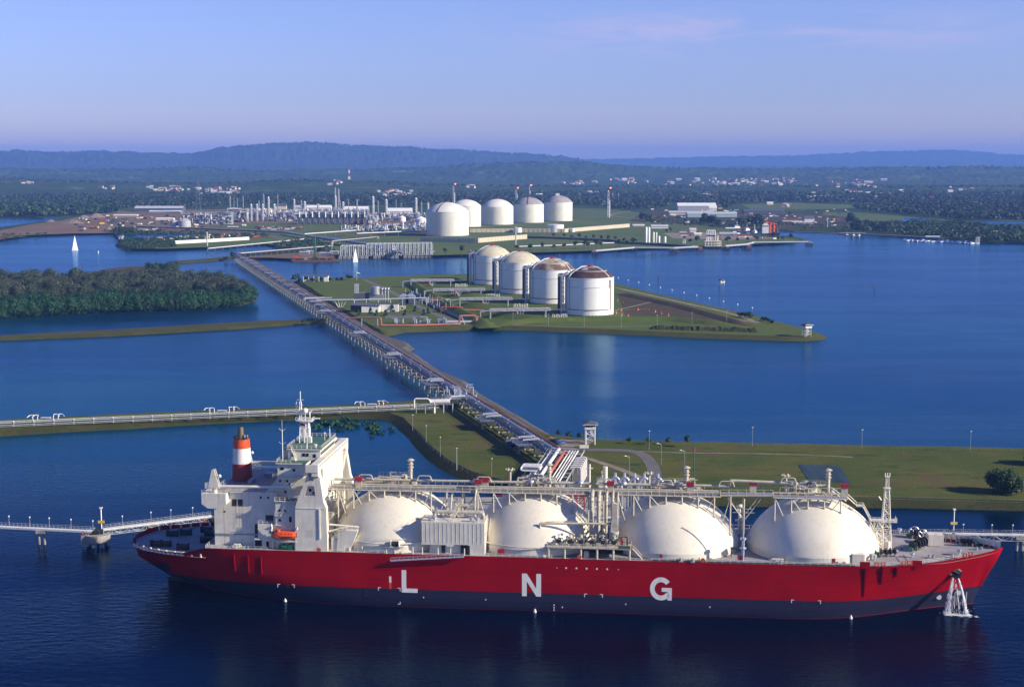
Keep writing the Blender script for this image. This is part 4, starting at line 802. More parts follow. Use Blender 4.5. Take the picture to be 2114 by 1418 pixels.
# accommodation block
WZ = 44.0
mb = MB().use('shipcream'); mb.box(-84, -71.4, -14.6, 14.6, ZD-.1, WZ)
mb.box(-84.4, -70.6, -15.3, 15.3, WZ, WZ+.3)
mb.box(-83.6, -77.2, -19.6, -14.6, 25.0, 33.0); mb.box(-89.6, -77.2, -19.2, -14.6, 20.6, 25.2); mb.box(-88.5, -77, -18.8, -14.6, ZD, 20.3); mb.box(-90.4, -76, -20.4, -14.6, 20.25, 20.6)
mb.box(-83.6, -77.2, 14.6, 19.6, ZD, 33.0)
for z in (25.2, 28.3, 33.0): mb.box(-83.8, -75.4, -20.0, -14.6, z-.15, z+.1)
for z, x0 in ((36.2, -83.8), (40.0, -82.5)): mb.box(x0-1.2, -75, -16.8, -14.6, z-.2, z)
mb.use('deckgreen').box(-84.2, -70.8, -15.1, 15.1, WZ+.3, WZ+.36); mb.use('slate').box(-83.5, -77.4, -19.5, -14.7, 33.0, 33.15)
mb.use('dark').box(-77.1, -75.6, -15.0, -14.55, ZD, 33); mb.use('shipcream')
acc = mb.build('accommodation', ship)
pts = [(-82.4, -19.25, 22.3, .75, .9, 'y'), (-80.2, -19.25, 22.3, .75, .9, 'y'), (-78.2, -19.25, 22.3, .75, .9, 'y'), (-85.2, -19.25, 22.3, .75, .9, 'y'), (-82.5, -14.62, 42.0, 1.2, .8, 'y'), (-81.6, -14.62, 34.4, .6, .8, 'y'), (-79.6, -16.82, 37.4, .6, .8, 'y'),
       (-71.38, -12, 38, .6, .6, 'x'), (-71.38, -9, 40.4, .9, .5, 'x'), (-71.38, -6, 40.8, .9, .5, 'x'), (-71.38, -3, 40.2, .6, .5, 'x'), (-71.38, 0, 40.8, .6, .5, 'x'), (-71.38, 5, 41.2, .6, .5, 'x'), (-71.38, -11, 24.2, .5, 1.2, 'x'), (-71.38, -9.4, 24.2, .5, 1.2, 'x'), (-71.38, 8, 28, .6, .6, 'x'), (-71.38, 3, 30, .6, .6, 'x')]
windows('window', pts, acc)
windows('window', [(-86.6, -17.03, 33.0, .6, .7, 'y'), (-89, -17.03, 33.0, .6, .7, 'y'), (-101, -17.03, 28.2, .5, .5, 'y'), (-82.2, -19.63, 29.4, .7, .8, 'y'), (-80.4, -19.63, 29.4, .7, .8, 'y'), (-82.2, -19.63, 26.3, .7, .8, 'y'), (-78.8, -19.63, 26.2, .8, 1.7, 'y'), (-86.6, -18.83, 17.5, .9, 1.9, 'y'), (-83.4, -18.83, 18.3, .6, .6, 'y'), (-81, -18.83, 18.3, .6, .6, 'y'), (-78.6, -14.63, 41.6, .8, .8, 'y'), (-80.9, -14.63, 38.0, .6, .7, 'y'), (-83.2, -14.63, 38.0, .6, .7, 'y')]+[(-71.38, y, z, .55, .6, 'x') for y in (-8, -4.5, 1.5, 6, 10.5) for z in (21.5, 25, 33.5)], acc)
mb = MB().use('shipcream')
for z in (28.4, 33.1): mb.rail([(-83.7, -19.9, z), (-75.5, -19.9, z), (-75.5, -15, z)], 1.1, 1.6, .07)
for z in (36.0, 40.0): mb.rail([(-85, -16.7, z), (-75, -16.7, z)], 1.1, 1.6, .06)
mb.rail([(-89.5, -19.1, 25.2), (-83.6, -19.1, 25.2)], 1.1, 1.4, .07); mb.rail([(-84.2, -15.1, WZ+.36), (-79.5, -15.1, WZ+.36)], 1.1, 1.6, .07); mb.rail([(-84.2, -15.1, WZ+.36), (-84.2, 15, WZ+.36)], 1.1, 1.6, .07)
mb.stair((-76, -16.6, 20.6), (-72, -16.6, 28), 1.0); mb.stair((-82, -19.6, 28.4), (-78, -19.6, 33), .9); mb.stair((-70.8, -11, 21), (-70.8, -5, 30), 1.0); mb.stair((-70.8, -4, 30), (-70.8, 4, 38), 1.0); mb.stair((-80.5, -16.2, 36.1), (-76, -16.2, 40), .9)
mb.build('stairway', acc)
mb = MB().use('shipcream', True)
for y, h in ((-6, 8), (0, 11), (7, 9), (12, 13)): mb.mark().tube((-68.8, y, ZD), (-68.8, y, ZD+h), .9, n=12); mb.tube((-68.8, y, ZD+h), (-68.8, y, ZD+h+.9), 1.3, n=12)
mb.pieces('ventilator', ship)
# wheelhouse and compass deck
mb = MB().use('shipcream'); HZ = WZ+.36; mb.box(-81.5, -70.9, -10.4, 10.4, HZ, HZ+3.5); mb.box(-81.9, -70.3, -10.8, 10.8, HZ+3.5, HZ+3.75); mb.box(-84.0, -81.5, -8, 8, HZ, HZ+3.0); mb.use('deckgreen').box(-81.8, -70.5, -10.6, 10.6, HZ+3.75, HZ+3.8); mb.box(-83.9, -81.95, -7.9, 7.9, HZ+3.0, HZ+3.05)
wh = mb.build('wheelhouse', ship)
windows('window', [(-79.9, -10.42, HZ+1.2, .9, 1.1, 'y'), (-76.4, -10.42, HZ+1.3, .9, 1.0, 'y'), (-75.2, -10.42, HZ+1.3, .9, 1.0, 'y'), (-72.8, -10.42, HZ+1.0, .9, 1.1, 'y')]+[(-70.88, y, HZ+1.6, 1.1, 1.1, 'x') for y in np.arange(-9.4, 9.6, 1.55)], wh)
mb = MB().use('shipcream'); mb.rail([(-70.6, -10.6, HZ+3.8), (-81.8, -10.6, HZ+3.8), (-81.8, 10.6, HZ+3.8), (-70.6, 10.6, HZ+3.8)], 1.1, 1.6, .06); mb.rail([(-70.6, -10.6, HZ+3.8), (-70.6, 10.6, HZ+3.8)], 1.1, 1.6, .06); mb.stair((-78.6, -11.4, HZ), (-80.4, -10.8, HZ+3.8), .8)
mb.tube((-73, -8.2, HZ+3.8), (-73, -8.2, HZ+4.5), .35, n=8).tube((-73, -8.2, HZ+4.5), (-73, -8.2, HZ+4.9), .6, n=8); mb.box(-77.2, -76.2, -1, .5, HZ+3.8, HZ+5.8); mb.tube((-72.8, 4, HZ+3.8), (-72.8, 4, HZ+6), .12, n=5).ball((-72.8, 4, HZ+6.2), .35, 8, 5)
mb.build('bridge_railing', wh)
# bridge wings: a deep cream girder right across the ship on two tapered pylons
mb = MB().use('shipcream'); x0, x1 = -71.3, -68.9
mb.box(x0, x1, -22.3, 22.3, WZ-.9, WZ+1.5); mb.use('deckgreen').box(x0-1.5, x0, -22.2, 22.2, WZ+.28, WZ+.34); mb.use('shipcream').box(x0-1.6, x0, -22.3, 22.3, WZ-.1, WZ+.28); mb.box(x0-1.7, x0-1.6, -22.3, -15.4, WZ-.1, WZ+1.5); mb.box(x0-1.7, x0-1.6, 15.4, 22.3, WZ-.1, WZ+1.5)
mb.box(x0-1.6, x1, -22.45, -22.3, WZ-1.0, WZ+1.5); mb.box(x0-1.6, x1, 22.3, 22.45, WZ-1.0, WZ+1.5)
mb.slab([(-22.3, WZ-.9), (-20, WZ-.9), (-14.6, WZ-5.6), (-14.6, WZ-8.2), (-19.2, WZ-3.6), (-22.3, WZ-2.2)], 'x', x0+.3, x1); mb.slab([(22.3, WZ-.9), (20, WZ-.9), (14.6, WZ-5.6), (14.6, WZ-8.2), (19.2, WZ-3.6), (22.3, WZ-2.2)][::-1], 'x', x0+.3, x1)
mb.box(x0+.2, x1-.3, -14.6, 14.6, WZ-11.5, WZ-.9)
for y in (-20.5, -15.5, -9, 0, 9, 15.5, 20.5): mb.box(x1, x1+.1, y-.12, y+.12, WZ-.8, WZ+1.4)
mb.use('dark')
for y in np.arange(-21, 21.5, 1.1): mb.box(x1+.0, x1+.06, y, y+.55, WZ+.55, WZ+.85)
wing = mb.build('bridge_wing', ship)
for s in (-1, 1):
    mb = MB().use('shipcream'); ya, yb = (-21.0, -18.4) if s < 0 else (18.4, 21.0)
    # tapered pylon drawn in the fore-and-aft plane, with two openings
    out = [(-77.0, ZD+3.2), (-66.6, ZD+3.2), (-66.8, 31.2), (-67.6, 33.2), (-69.0, WZ-.9), (-72.2, WZ-.9), (-76.0, 33.6), (-76.8, 31.4)]
    ops = [[(-73.6, 35.2), (-70.2, 35.2), (-70.6, 38.4), (-72.6, 38.4)], [(-72.3, 40.0), (-70.7, 40.0), (-70.7, 42.2), (-71.4, 42.9), (-72.1, 42.2)]]
    if s < 0:
        # skin with real holes (near face), plain behind
        tri = tessellate_polygon([[Vector((p[0], p[1], 0)) for p in out], [Vector((p[0], p[1], 0)) for p in ops[0]], [Vector((p[0], p[1], 0)) for p in ops[1]]]); allp = out+ops[0]+ops[1]
        for yy in (ya, ya+.35): mb.add([(p[0], yy, p[1]) for p in allp], [tuple(f) for f in tri])
        n = len(out); mb.add([(p[0], ya, p[1]) for p in out]+[(p[0], yb, p[1]) for p in out], [(i, (i+1) % n, n+(i+1) % n, n+i) for i in range(n)])
        for op in ops: n = len(op); mb.add([(p[0], ya, p[1]) for p in op]+[(p[0], ya+.35, p[1]) for p in op], [(i, (i+1) % n, n+(i+1) % n, n+i) for i in range(n)])
        mb.add([(p[0], ya+1.0, p[1]) for p in out], [tuple(range(len(out)))]); mb.use('redbox').tube((-70.9, ya+.9, 36), (-70.9, ya+.6, 36), .45, n=10); mb.use('glass').box(-72.5, -71.7, ya+.9, ya+.97, 36.4, 37.3)
    else: mb.slab(out, 'y', ya, yb)
    mb.use('shipcream').box(-76.6, -67.2, ya-.12, ya, 31.0, 31.3); mb.box(-69.2, -68.8, ya-.25, ya, ZD+4, 31.0)
    mb.box(-77, -66.6, ya, yb, ZD, ZD+3.2)
    mb.build('wing_pylon', ship)
# funnel
mb = MB().use('funnelred', True); c = (-100.0, 0, 0)
def fr(z): return 3.45-(z-35)*.055
mb.lathe([(fr(35), 35), (fr(40.9), 40.9)], 32, c); mb.use('white', True).lathe([(fr(40.9)+.01, 40.9), (fr(46.0)+.01, 46.0)], 32, c); mb.use('orange', True).lathe([(fr(46.0), 46.0), (fr(49)+.0, 49), (fr(49)-.35, 49), (fr(49)-.5, 48.6)], 32, c)
mb.use('dark').lathe([(2.4, 48.6), (.05, 48.7)], 20, c); mb.use('dark')
for a in range(0, 360, 24): mb.box(-100+2.5*math.cos(R(a))-.12, -100+2.5*math.cos(R(a))+.12, 2.5*math.sin(R(a))-.12, 2.5*math.sin(R(a))+.12, 48.9, 49.8)
fn = mb.build('funnel', ship); mb = MB().use('bronze', True); mb.tube((-100.2, 0, 48.5), (-100.2, 0, 52.9), 1.15, .85, n=16); mb.use('dark').tube((-100.2, 0, 52.85), (-100.2, 0, 52.95), .7, n=12); mb.use('steel', True).tube((-98.8, -.6, 48.5), (-98.8, -.6, 50.4), .35, n=8).tube((-98.2, .6, 48.5), (-98.2, .6, 50.1), .3, n=8).tube((-101.9, .4, 48.5), (-101.9, .4, 50.2), .3, n=8)
mb.build('exhaust_pipe', fn); mb = MB().use('shipcream', True); mb.tube((-96, 1, 39.3), (-84, 1, 39.3), .4, n=8); mb.use('steel').box(-96.5, -95, -6, -2, 35.1, 36.4).box(-94, -91, 5, 9, 35.1, 36.2); mb.rail([(-92, -13, 35.1), (-92, 13, 35.1)], 1, 2, .06); mb.build('casing_top_gear', ship)
# radar mast
mb = MB().use('white'); bx, z0 = -78.5, HZ+3.8
for s in (-1, 1): mb.tower((bx+s*.9, 0, z0), 1.6, 1.1, 7.2, 5, .2, .12, c=(-s*.1, 0))
mb.box(bx-2.6, bx+2.8, -1.8, 1.8, z0+7.2, z0+7.45); mb.rail([(bx-2.6, -1.8, z0+7.4), (bx+2.8, -1.8, z0+7.4), (bx+2.8, 1.8, z0+7.4)], 1.0, 1.2, .07)
mb.tower((bx-1.3, 0, z0+7.4), .8, .5, 6.2, 4, .14, .08); mb.bar((bx-1.3, 0, z0+13.6), (bx-1.3, 0, z0+17.0), .2); mb.bar((bx-2.6, 0, z0+9), (bx-2.6, 0, z0+13.6), .16); mb.bar((bx-2.8, 0, z0+12.4), (bx-.4, 0, z0+12.4), .14); mb.bar((bx-2.4, 0, z0+14.2), (bx-.2, 0, z0+14.2), .12)
for k in range(6): mb.bar((bx-3.0, -.3, z0+8.4+k*.9), (bx-2.2, -.3, z0+8.4+k*.9), .1); mb.bar((bx+1.3, -.9, z0+1+k), (bx+2.1, -.9, z0+1+k), .1)
mb.bar((bx+1.9, -.4, z0+7.4), (bx+1.9, -.4, z0+10.4), .25); mb.box(bx+2.6, bx+5.2, -.2, .2, z0+7.9, z0+8.3); mb.box(bx-1, bx+1.9, -2.6, -2.3, z0+8.6, z0+8.9); mb.bar((bx+1.5, 0, z0+9.5), (bx+2.6, 0, z0+10.8), .2)
mast = mb.build('radar_mast', ship); mb = MB().use('white', True).ball((bx+.3, -.2, z0+10.6), .95, 14, 10); mb.bar((bx+.3, -.2, z0+7.4), (bx+.3, -.2, z0+9.8), .3); mb.build('radome', mast)
mb = MB().use('redbox').add([(bx-1.3, -1.0, z0+5.9), (bx+.5, -1.2, z0+5.6), (bx+.5, -1.2, z0+6.3), (bx-1.3, -1.0, z0+6.6)], [(0, 1, 2, 3)]); mb.use('white').add([(bx-1.3, -1.0, z0+5.2), (bx+.5, -1.2, z0+4.9), (bx+.5, -1.2, z0+5.6), (bx-1.3, -1.0, z0+5.9)], [(0, 1, 2, 3)]); mb.build('flag', mast)
mb = MB().use('white')                                 # whip aerials beside the wheelhouse
for x, y, h in ((-82.8, -12.4, 10.4), (-75.4, -9.6, 4.5), (-72.2, 9, 3), (-79, 9.4, 3.6)):
    mb.mark(); z = HZ if y < -11 else HZ+3.8; mb.bar((x, y, z), (x, y, z+h), .18); mb.bar((x, y, z+h), (x, y, z+h*1.3), .06)
    if y < -11:
        for q in (5.4, 9.8): mb.bar((x, y, z+q), (x-1.1, y, z+q+.9), .08); mb.bar((x, y, z+q), (x+1.1, y, z+q+.9), .08)
mb.use('redbox').tube((-82.2, -8, HZ+3), (-82.2, -8, HZ+4.7), .35, n=8)
mb.pieces('aerial', ship)
mb = MB().use('dark')
for a, b_ in (((-79.8, 0, z0+16), (-100, 0, 49.8)), ((-79.8, .4, z0+13), (-103.6, -18.6, 42.5)), ((-82.8, -12.4, HZ+9), (-79.8, 0, z0+13))): mb.bar(a, b_, .045)
mb.build('rigging', ship)
# lifeboat in its davits (the boat hangs there: a thing of its own)
def W3(x, y, z): return Vector((SO.x+SU.x*x-SW.x*y, SO.y+SU.y*x-SW.y*y, z))
def shipthing(name, label, cat, x, y, z, group=None, rz=0): return thing(name, label, cat, W3(x, y, z), -SA+rz, group)
lb = shipthing('lifeboat', 'orange enclosed lifeboat hanging in davits on the side of the red ship', 'lifeboat', -80.4, -20.9, 20.9)
mb = MB().use('orange', True); rows = []
for i in range(17):
    t_ = -1+i/8; w_ = 1.35*(1-abs(t_)**3.2)+.03; k = .35*abs(t_)**2.5; row = []
    for a, hh in ((-90, 0), (-60, .1), (-25, .75), (0, 1.35), (18, 1.45), (50, 2.35), (90, 2.7)): row.append((t_*4.1, -w_*math.cos(R(a)), .35*abs(t_)**3+hh*(1-k*.55)+(k if hh < .5 else 0)))
    row += [(p[0], -p[1], p[2]) for p in row[-2::-1]]; rows.append(row)
m_n = len(rows[0]); mb.add([p for r in rows for p in r], [(i*m_n+j, i*m_n+j+1, i*m_n+m_n+j+1, i*m_n+m_n+j) for i in range(16) for j in range(m_n-1)]+[tuple(range(m_n)), tuple(range(16*m_n+m_n-1, 16*m_n-1, -1))])
mb.build('hull', lb); mb = MB().use('orange', True); mb.lathe([(.75, 2.35), (.7, 3.1), (.1, 3.25)], 10, (-2.1, 0, 0)); mb.build('helmsman_cupola', lb)
mb = MB().use('glass')
for x in (-1, .2, 1.4, 2.4): mb.box(x, x+.35, -1.1, -1.02, 1.85, 2.1)
mb.build('window', lb); mb = MB().use('orangepipe'); mb.path([(-4.0, -.5, 1.3), (-3, -1.3, 1.25), (-1.6, -1.42, .6), (-.6, -1.42, 1.3), (3, -1.3, 1.3), (4, -.5, 1.35)], .09, 5); mb.build('fender', lb)
mb = MB().use('shipcream')
for x in (-84.8, -75.9):
    mb.bar((x, -19.4, ZD), (x, -20.6, 25.6), .5); mb.bar((x, -20.6, 25.6), (x+(.5 if x < -80 else -.5), -21.2, 24.2), .3); mb.bar((x, -18, ZD), (x, -20, 21), .3)
for x in (-83, -80, -77.4): mb.bar((x, -20.2, ZD), (x, -20.2, 20.3), .28); mb.bar((x, -19, ZD), (x+1.6, -20, 20.3), .2)
mb.box(-84.4, -76.4, -21.4, -19.2, 20.1, 20.3); mb.build('davit', ship)
mb = MB().use('green').tube((-81.5, -20.4, ZD+.9), (-79.6, -20.4, ZD+.9), .8, n=10).box(-79.4, -78.2, -21, -20, ZD, ZD+1.9).box(-82.6, -81.7, -20.8, -20, ZD, ZD+1.5); mb.build('boat_winch', ship)
# provisions crane with its stowed jib and rest
mb = MB().use('shipcream', True); mb.tube((-72.6, -20.2, ZD-.1), (-72.6, -20.2, ZD+4.6), .75, .7, n=12); mb.use('shipcream').box(-73.8, -71.2, -21, -19.4, ZD+4.2, ZD+6.8); mb.box(-75.4, -73.6, -20.6, -19.8, ZD+4.4, ZD+5.6); mb.tube((-72.6, -20.2, ZD+6.8), (-73.4, -20.2, ZD+9.4), .3, n=6)
mb.tube((-71.2, -20.2, ZD+5), (-60.4, -19.0, ZD+7.6), .4, .3, n=6); mb.build('provision_crane', ship)
mb = MB().use('shipcream'); mb.slab([(-63.8, ZD), (-59.6, ZD), (-57, ZD+6.6), (-61, ZD+6.6), (-63.4, ZD+5.6)], 'y', -19.9, -17.6); mb.box(-65.6, -61, -19.6, -16.6, ZD, ZD+4.2); mb.rail([(-62, -19.8, ZD+6.6), (-57.2, -19.8, ZD+6.6)], 1, 1.4, .07); mb.bar((-70, -18, ZD+8.2), (-57, -18, ZD+7.4), .5); mb.build('crane_rest', ship)
# forward mast and its gantry from the last dome
mb = MB().use('shipcream'); mb.tower((110.4, 0, ZD+.2), 3.4, 1.2, 19.5, 9, .26, .15); mb.box(109.3, 111.5, -1.1, 1.1, ZD+19.7, ZD+19.9); mb.tower((110.4, 0, ZD+19.8), 1.0, .8, 3.6, 3, .14, .1); mb.box(109.7, 111.1, -.7, .7, ZD+23.4, ZD+23.6)
for x in (109.7, 110.4, 111.1): mb.bar((x, 0, ZD+23.6), (x, 0, ZD+24.7), .2)
mb.box(108.6, 113.6, -1.9, 1.9, ZD+9.0, ZD+9.2); mb.rail([(108.6, -1.9, ZD+9.2), (113.6, -1.9, ZD+9.2), (113.6, 1.9, ZD+9.2)], 1.1, 1.2, .07); mb.box(112.8, 113.5, -1.5, -.9, ZD+9.2, ZD+10.2); mb.bar((108.6, -.8, ZD+16), (107.8, -.8, ZD+17.2), .3)
for k in range(22): mb.bar((109.2+k*.02, -1.5+k*.05, ZD+.8*k), (110+k*.02, -1.5+k*.05, ZD+.8*k), .08)
mb.tube((110.6, -3.4, ZD), (110.6, -3.4, ZD+3.4), .9, n=12); mb.build('forward_mast', ship)
mb = MB().use('shipcream')
mb.stair((97, -3.4, 35.2), (100.6, -3.4, 32.0), 1.4); mb.box(100.4, 102.4, -4.4, -2.4, 31.9, 32.1); mb.rail([(100.4, -4.4, 32.1), (102.4, -4.4, 32.1)], 1.1, 1, .07); mb.stair((102.4, -3.4, 32.0), (105.0, -3.0, 27.4), 1.4)
mb.box(104.8, 109, -4.2, -1.2, 27.2, 27.4); mb.rail([(104.8, -4.2, 27.4), (109, -4.2, 27.4)], 1.1, 1.4, .07)
for x, x2, z in ((105.2, 108.6, 24.0), ): mb.truss((104.9, -2.7, 24.2), (109.0, -2.7, 24.2), 2.6, 3.0, 1.4, .16, .14)
for x in (107.2, 109.0):
    for y in (-4, -1.4): mb.bar((x, y, ZD), (x, y, 24.4), .26)
for z in (19, 21.6): mb.bar((107.2, -4, z), (109, -4, z+2), .18); mb.bar((109, -4, z), (107.2, -4, z+2), .18); mb.bar((107.2, -4, z), (109, -4, z), .2)
mb.bar((105, -2.7, 24.2), (107.4, -2.7, 19.5), .2); mb.build('forward_gantry', ship)
# deck gear of the forecastle
def winch(x, y, L_, r, ang=0, name='mooring_winch', m='black'):
    mb = MB().use('black'); c_, s_ = math.cos(ang), math.sin(ang); P = lambda a, b_, z: (x+a*c_-b_*s_, y+a*s_+b_*c_, ZD+.35+z)
    mb.use('dark').tube(P(-L_/2, 0, r+.3), P(L_/2, 0, r+.3), r*.55, n=10); n = 4
    for i in range(n): a = -L_/2+i*L_/(n-1); mb.use('black' if i % 2 else 'dark').tube(P(a-.12, 0, r+.3), P(a+.12, 0, r+.3), r, n=14)
    mb.use('deckgrey')
    for a in (-L_/2, 0, L_/2): mb.slab([(-r, 0), (r, 0), (.4, r+.5), (-.4, r+.5)], 'x', a-.1, a+.1) if False else mb.box(*(lambda q: (q[0]-.2, q[0]+.2, q[1]-r*.8, q[1]+r*.8, ZD+.3, ZD+.3+r*.8))(P(a, 0, 0)))
    mb.use('steel').tube(P(L_/2+.2, 0, r+.3), P(L_/2+.9, 0, r+.3), r*.5, n=10); mb.use('green').box(*(lambda q: (q[0]-.6, q[0]+.6, q[1]-.5, q[1]+.5, ZD+.3, ZD+1.6))(P(-L_/2-1.2, 0, 0)))
    mb.build(name, ship)
for px, py, L_, r, an in ((1833, 1144, 4.5, 1.1, .2), (1900, 1128, 4.6, 1.5, .9), (1888, 1131, 3.0, 1.3, .9), (1995, 1122, 3.6, 1.1, 2.9), (1893, 1106, 3.4, 1.2, .2)):
    dx, dy = (px-CX)/FPX, -(py-CY)/FPX; g = G(px, py, ZD+.8); X, Y = g.x-SO.x, g.y-SO.y; winch(X*SU.x+Y*SU.y, -(X*SW.x+Y*SW.y), L_, r, an)
def SD(px, py, z=ZD+.3): g = G(px, py, z); X, Y = g.x-SO.x, g.y-SO.y; return X*SU.x+Y*SU.y, -(X*SW.x+Y*SW.y)
x, y = SD(1887, 1107); mb = MB().use('pipesilver')
for dx, r in ((0, 1.6), (2.3, 1.3)):
    mb.lathe([(r, 0)], 4) if False else None
    for k in range(20): a0, a1 = R(18*k), R(18*k+18); mb.bar((x+dx+r*math.cos(a0), y-dx, ZD+2+r*math.sin(a0)), (x+dx+r*math.cos(a1), y-dx, ZD+2+r*math.sin(a1)), .2)
    for k in range(5): a0 = R(72*k); mb.bar((x+dx, y-dx, ZD+2), (x+dx+r*math.cos(a0), y-dx, ZD+2+r*math.sin(a0)), .14)
mb.build('brake_wheel', ship)
mb = MB().use('shipcream'); x, y = SD(1932, 1124); mb.box(x-2.4, x+2.4, y-.2, y+3.8, ZD-.1, ZD+3.5); mb.use('yellow').box(x-.2, x+.2, y, y+.4, ZD+3.5, ZD+3.9); mb.build('deckhouse', ship)
mb = MB().use('shipcream'); x, y = SD(1774, 1162); mb.box(x-2.1, x+1.6, y, y+2.6, ZD-.1, ZD+3.0); mb.build('deckhouse', ship)
mb = MB().use('pipesilver')
for px, py in ((1883, 1150), (1800, 1152), (1805, 1155), (1980, 1143), (1857, 1100), (1970, 1108)): x, y = SD(px, py); mb.mark().tube((x, y, ZD), (x, y, ZD+1.2), .35, n=8); mb.tube((x, y, ZD+1.2), (x, y, ZD+1.9), .75, n=10)
mb.pieces('mushroom_vent', ship); mb = MB().use('steel')
for px, py in ((1918, 1150), (1927, 1150), (1966, 1148), (2016, 1134), (2026, 1134), (2014, 1123), (2035, 1127), (1500+165, 1158), (1590, 1160), (1600, 1161), (1612, 1162), (1380+50, 1158), (1405, 1157)): x, y = SD(px, py); mb.mark().tube((x, y, ZD), (x, y, ZD+1.2), .4, n=8); mb.box(x-.7, x+.7, y-.5, y+.5, ZD-.1, ZD+.25)
mb.pieces('bollard', ship)
mb = MB().use('orangepipe')                             # red roller fairleads along the edge
for x in (104.6, 106.6, 113.0, 114.8, 133.0, 135.0):
    mb.mark(); y = -lerp_tab(DECKB, x)+.2; z = lerp_tab(TOPZ, x)
    for s in (-.5, .5): mb.tube((x+s, y-.15, z+.1), (x+s, y-.15, z+1.1), .22, n=8)
    mb.box(x-.8, x+.8, y-.4, y+.2, z-.1, z+.25); mb.box(x-.8, x+.8, y-.3, y+.1, z+1.0, z+1.2)
for x in (-69.2, 29.8+22, -24.4+38): mb.mark().tube((x, -21.9, ZD+.7), (x, -21.6, ZD+.7), .7, n=12)
mb.pieces('fairlead', ship)
mb = MB().use('steel')                                  # deck pipes, vents and walkways along the side deck
mb.mark().tube((35, -21.1, ZD+.5), (97, -21.1, ZD+.5), .18, n=6); mb.tube((-14, -21.1, ZD+.4), (1, -21.1, ZD+.4), .14, n=6); mb.use('deckgreen').box(36, 98, -21.5, -20.9, ZD+.02, ZD+.2); q = random.Random(2)
for i in range(26):
    mb.mark(); x = q.choice((q.uniform(-100, -90), q.uniform(36, 98), q.uniform(36, 98), q.uniform(-68, -50))); y = -q.uniform(19.2, 20.8); mb.use(q.choice(('shipcream', 'steel', 'steel'))).tube((x, y, ZD), (x, y, ZD+q.uniform(.5, 1.3)), q.uniform(.12, .35), n=7)
mb.mark().use('shipcream').box(-97.6, -95.6, -19.8, -18.4, ZD, ZD+1.1).box(73, 76.6, -20.4, -19.4, ZD, ZD+1.3)
mb.mark().use('black').box(60.6, 65.2, -15.6, -13, ZD+2.6, ZD+2.8); [mb.bar((x, y, ZD), (x, y, ZD+2.6), .14) for x in (60.8, 65) for y in (-15.4, -13.2)]
mb.pieces('deck_fitting', ship)
mb = MB().use('pipesilver', True)                        # sampling and sounding mast beside the third gap
x, _ = SD(1534, 1160); mb.tube((x, -20.4, ZD-.1), (x, -20.4, ZD+7.2), .4, n=10); mb.tube((x, -20.4, ZD+7.2), (x, -20.4, ZD+7.8), .9, n=10); mb.tube((x, -20.4, ZD+4.4), (x, -20.4, ZD+4.7), 1.0, n=10); mb.bar((x, -20.4, ZD+7.8), (x, -20.4, ZD+18.5), .22); mb.build('vent_post', ship)
mb = MB().use('shipcream', True); mb.tube((65, 14, ZD), (65, 14, ZD+9), .6, .4, n=10); mb.box(64, 66, 13, 15, ZD+9, ZD+9.8); mb.box(63.6, 66.4, 12.8, 15.2, ZD+4.5, ZD+4.7); mb.tube((20.3, 13, ZD), (20.3, 13, ZD+22), .8, n=10); mb.box(14, 27, 15, 20, ZD+3, ZD+3.4); mb.build('far_side_post', ship)
# anchor at its hawse, rinse water falling from it
ax, az = 130.6, 12.6; ay = -hb_at(ax, az)
mb = MB().use('dark', True); mb.ball((ax, ay+.2, az+.6), 1.3, 12, 8); mb.use('black'); mb.bar((ax-.9, ay-.6, az+.8), (ax+1.1, ay-.9, az+.1), .9); mb.slab([(ax-1.6, az-.9), (ax-.2, az-1.6), (ax+1.3, az-1.3), (ax+1.9, az+.4), (ax+1.2, az+.1), (ax, az-.2), (ax-1.2, az)], 'y', ay-1.2, ay-.5)
mb.use('bronze').tube((ax-1.9, ay-.8, az-.2), (ax-1.2, ay-1.0, az-.5), .5, n=8); mb.tube((ax+.6, ay-.5, az+1.2), (ax+1.6, ay-.7, az+.6), .5, n=8); mb.build('anchor', ship)
fm = mat('spray', (0.9, 0.93, 0.97), 0.5, var=0.02); tt = fm.node_tree; bb = tt.nodes['Principled BSDF']
bb.inputs['Alpha'].default_value = 0.6
wt = shipthing('anchor_wash', 'white water streams falling from the anchor to a foam patch by the bow', 'falling water', ax, ay, 0)
q = random.Random(5)
for sx_, ex, w1, ns in ((-.8, -2.3, .85, 46), (.6, 3.5, .6, 38), (0, .8, 1.9, 26)):       # broken strands of falling water, spreading as they drop
    mb = MB().use('spray')
    for k in range(ns):
        ox, oy = q.gauss(0, .5), q.gauss(0, .4); t_ = q.uniform(0, .25) if ns > 30 else q.uniform(.1, .7)
        while t_ < 1:
            t2 = min(1, t_+q.uniform(.03, .16)); P = [Vector((sx_+(ex-sx_)*u**.9+ox*(.25+w1*u), -1.0-1.7*u**.6+oy*(.25+w1*u), (az-1.2)*(1-u**1.15)+.1)) for u in (t_, t2)]
            mb.tube(P[0], P[1], q.uniform(.04, .10), q.uniform(.02, .07), n=4, cap=False); t_ = t2+q.uniform(.01, .22 if ns > 30 else .5)
    for k in range(60): u = q.uniform(.75, 1); mb.tube(*(lambda p: (p, p+Vector((0, 0, .25))))(Vector((sx_+(ex-sx_)*u+q.gauss(0, w1), -1.0-1.7*u+q.gauss(0, .6), abs(q.gauss(0, .9))))), .05, n=4, cap=False)
    mb.build('water_stream', wt)
mb = MB().use('foam', True); nf = 14
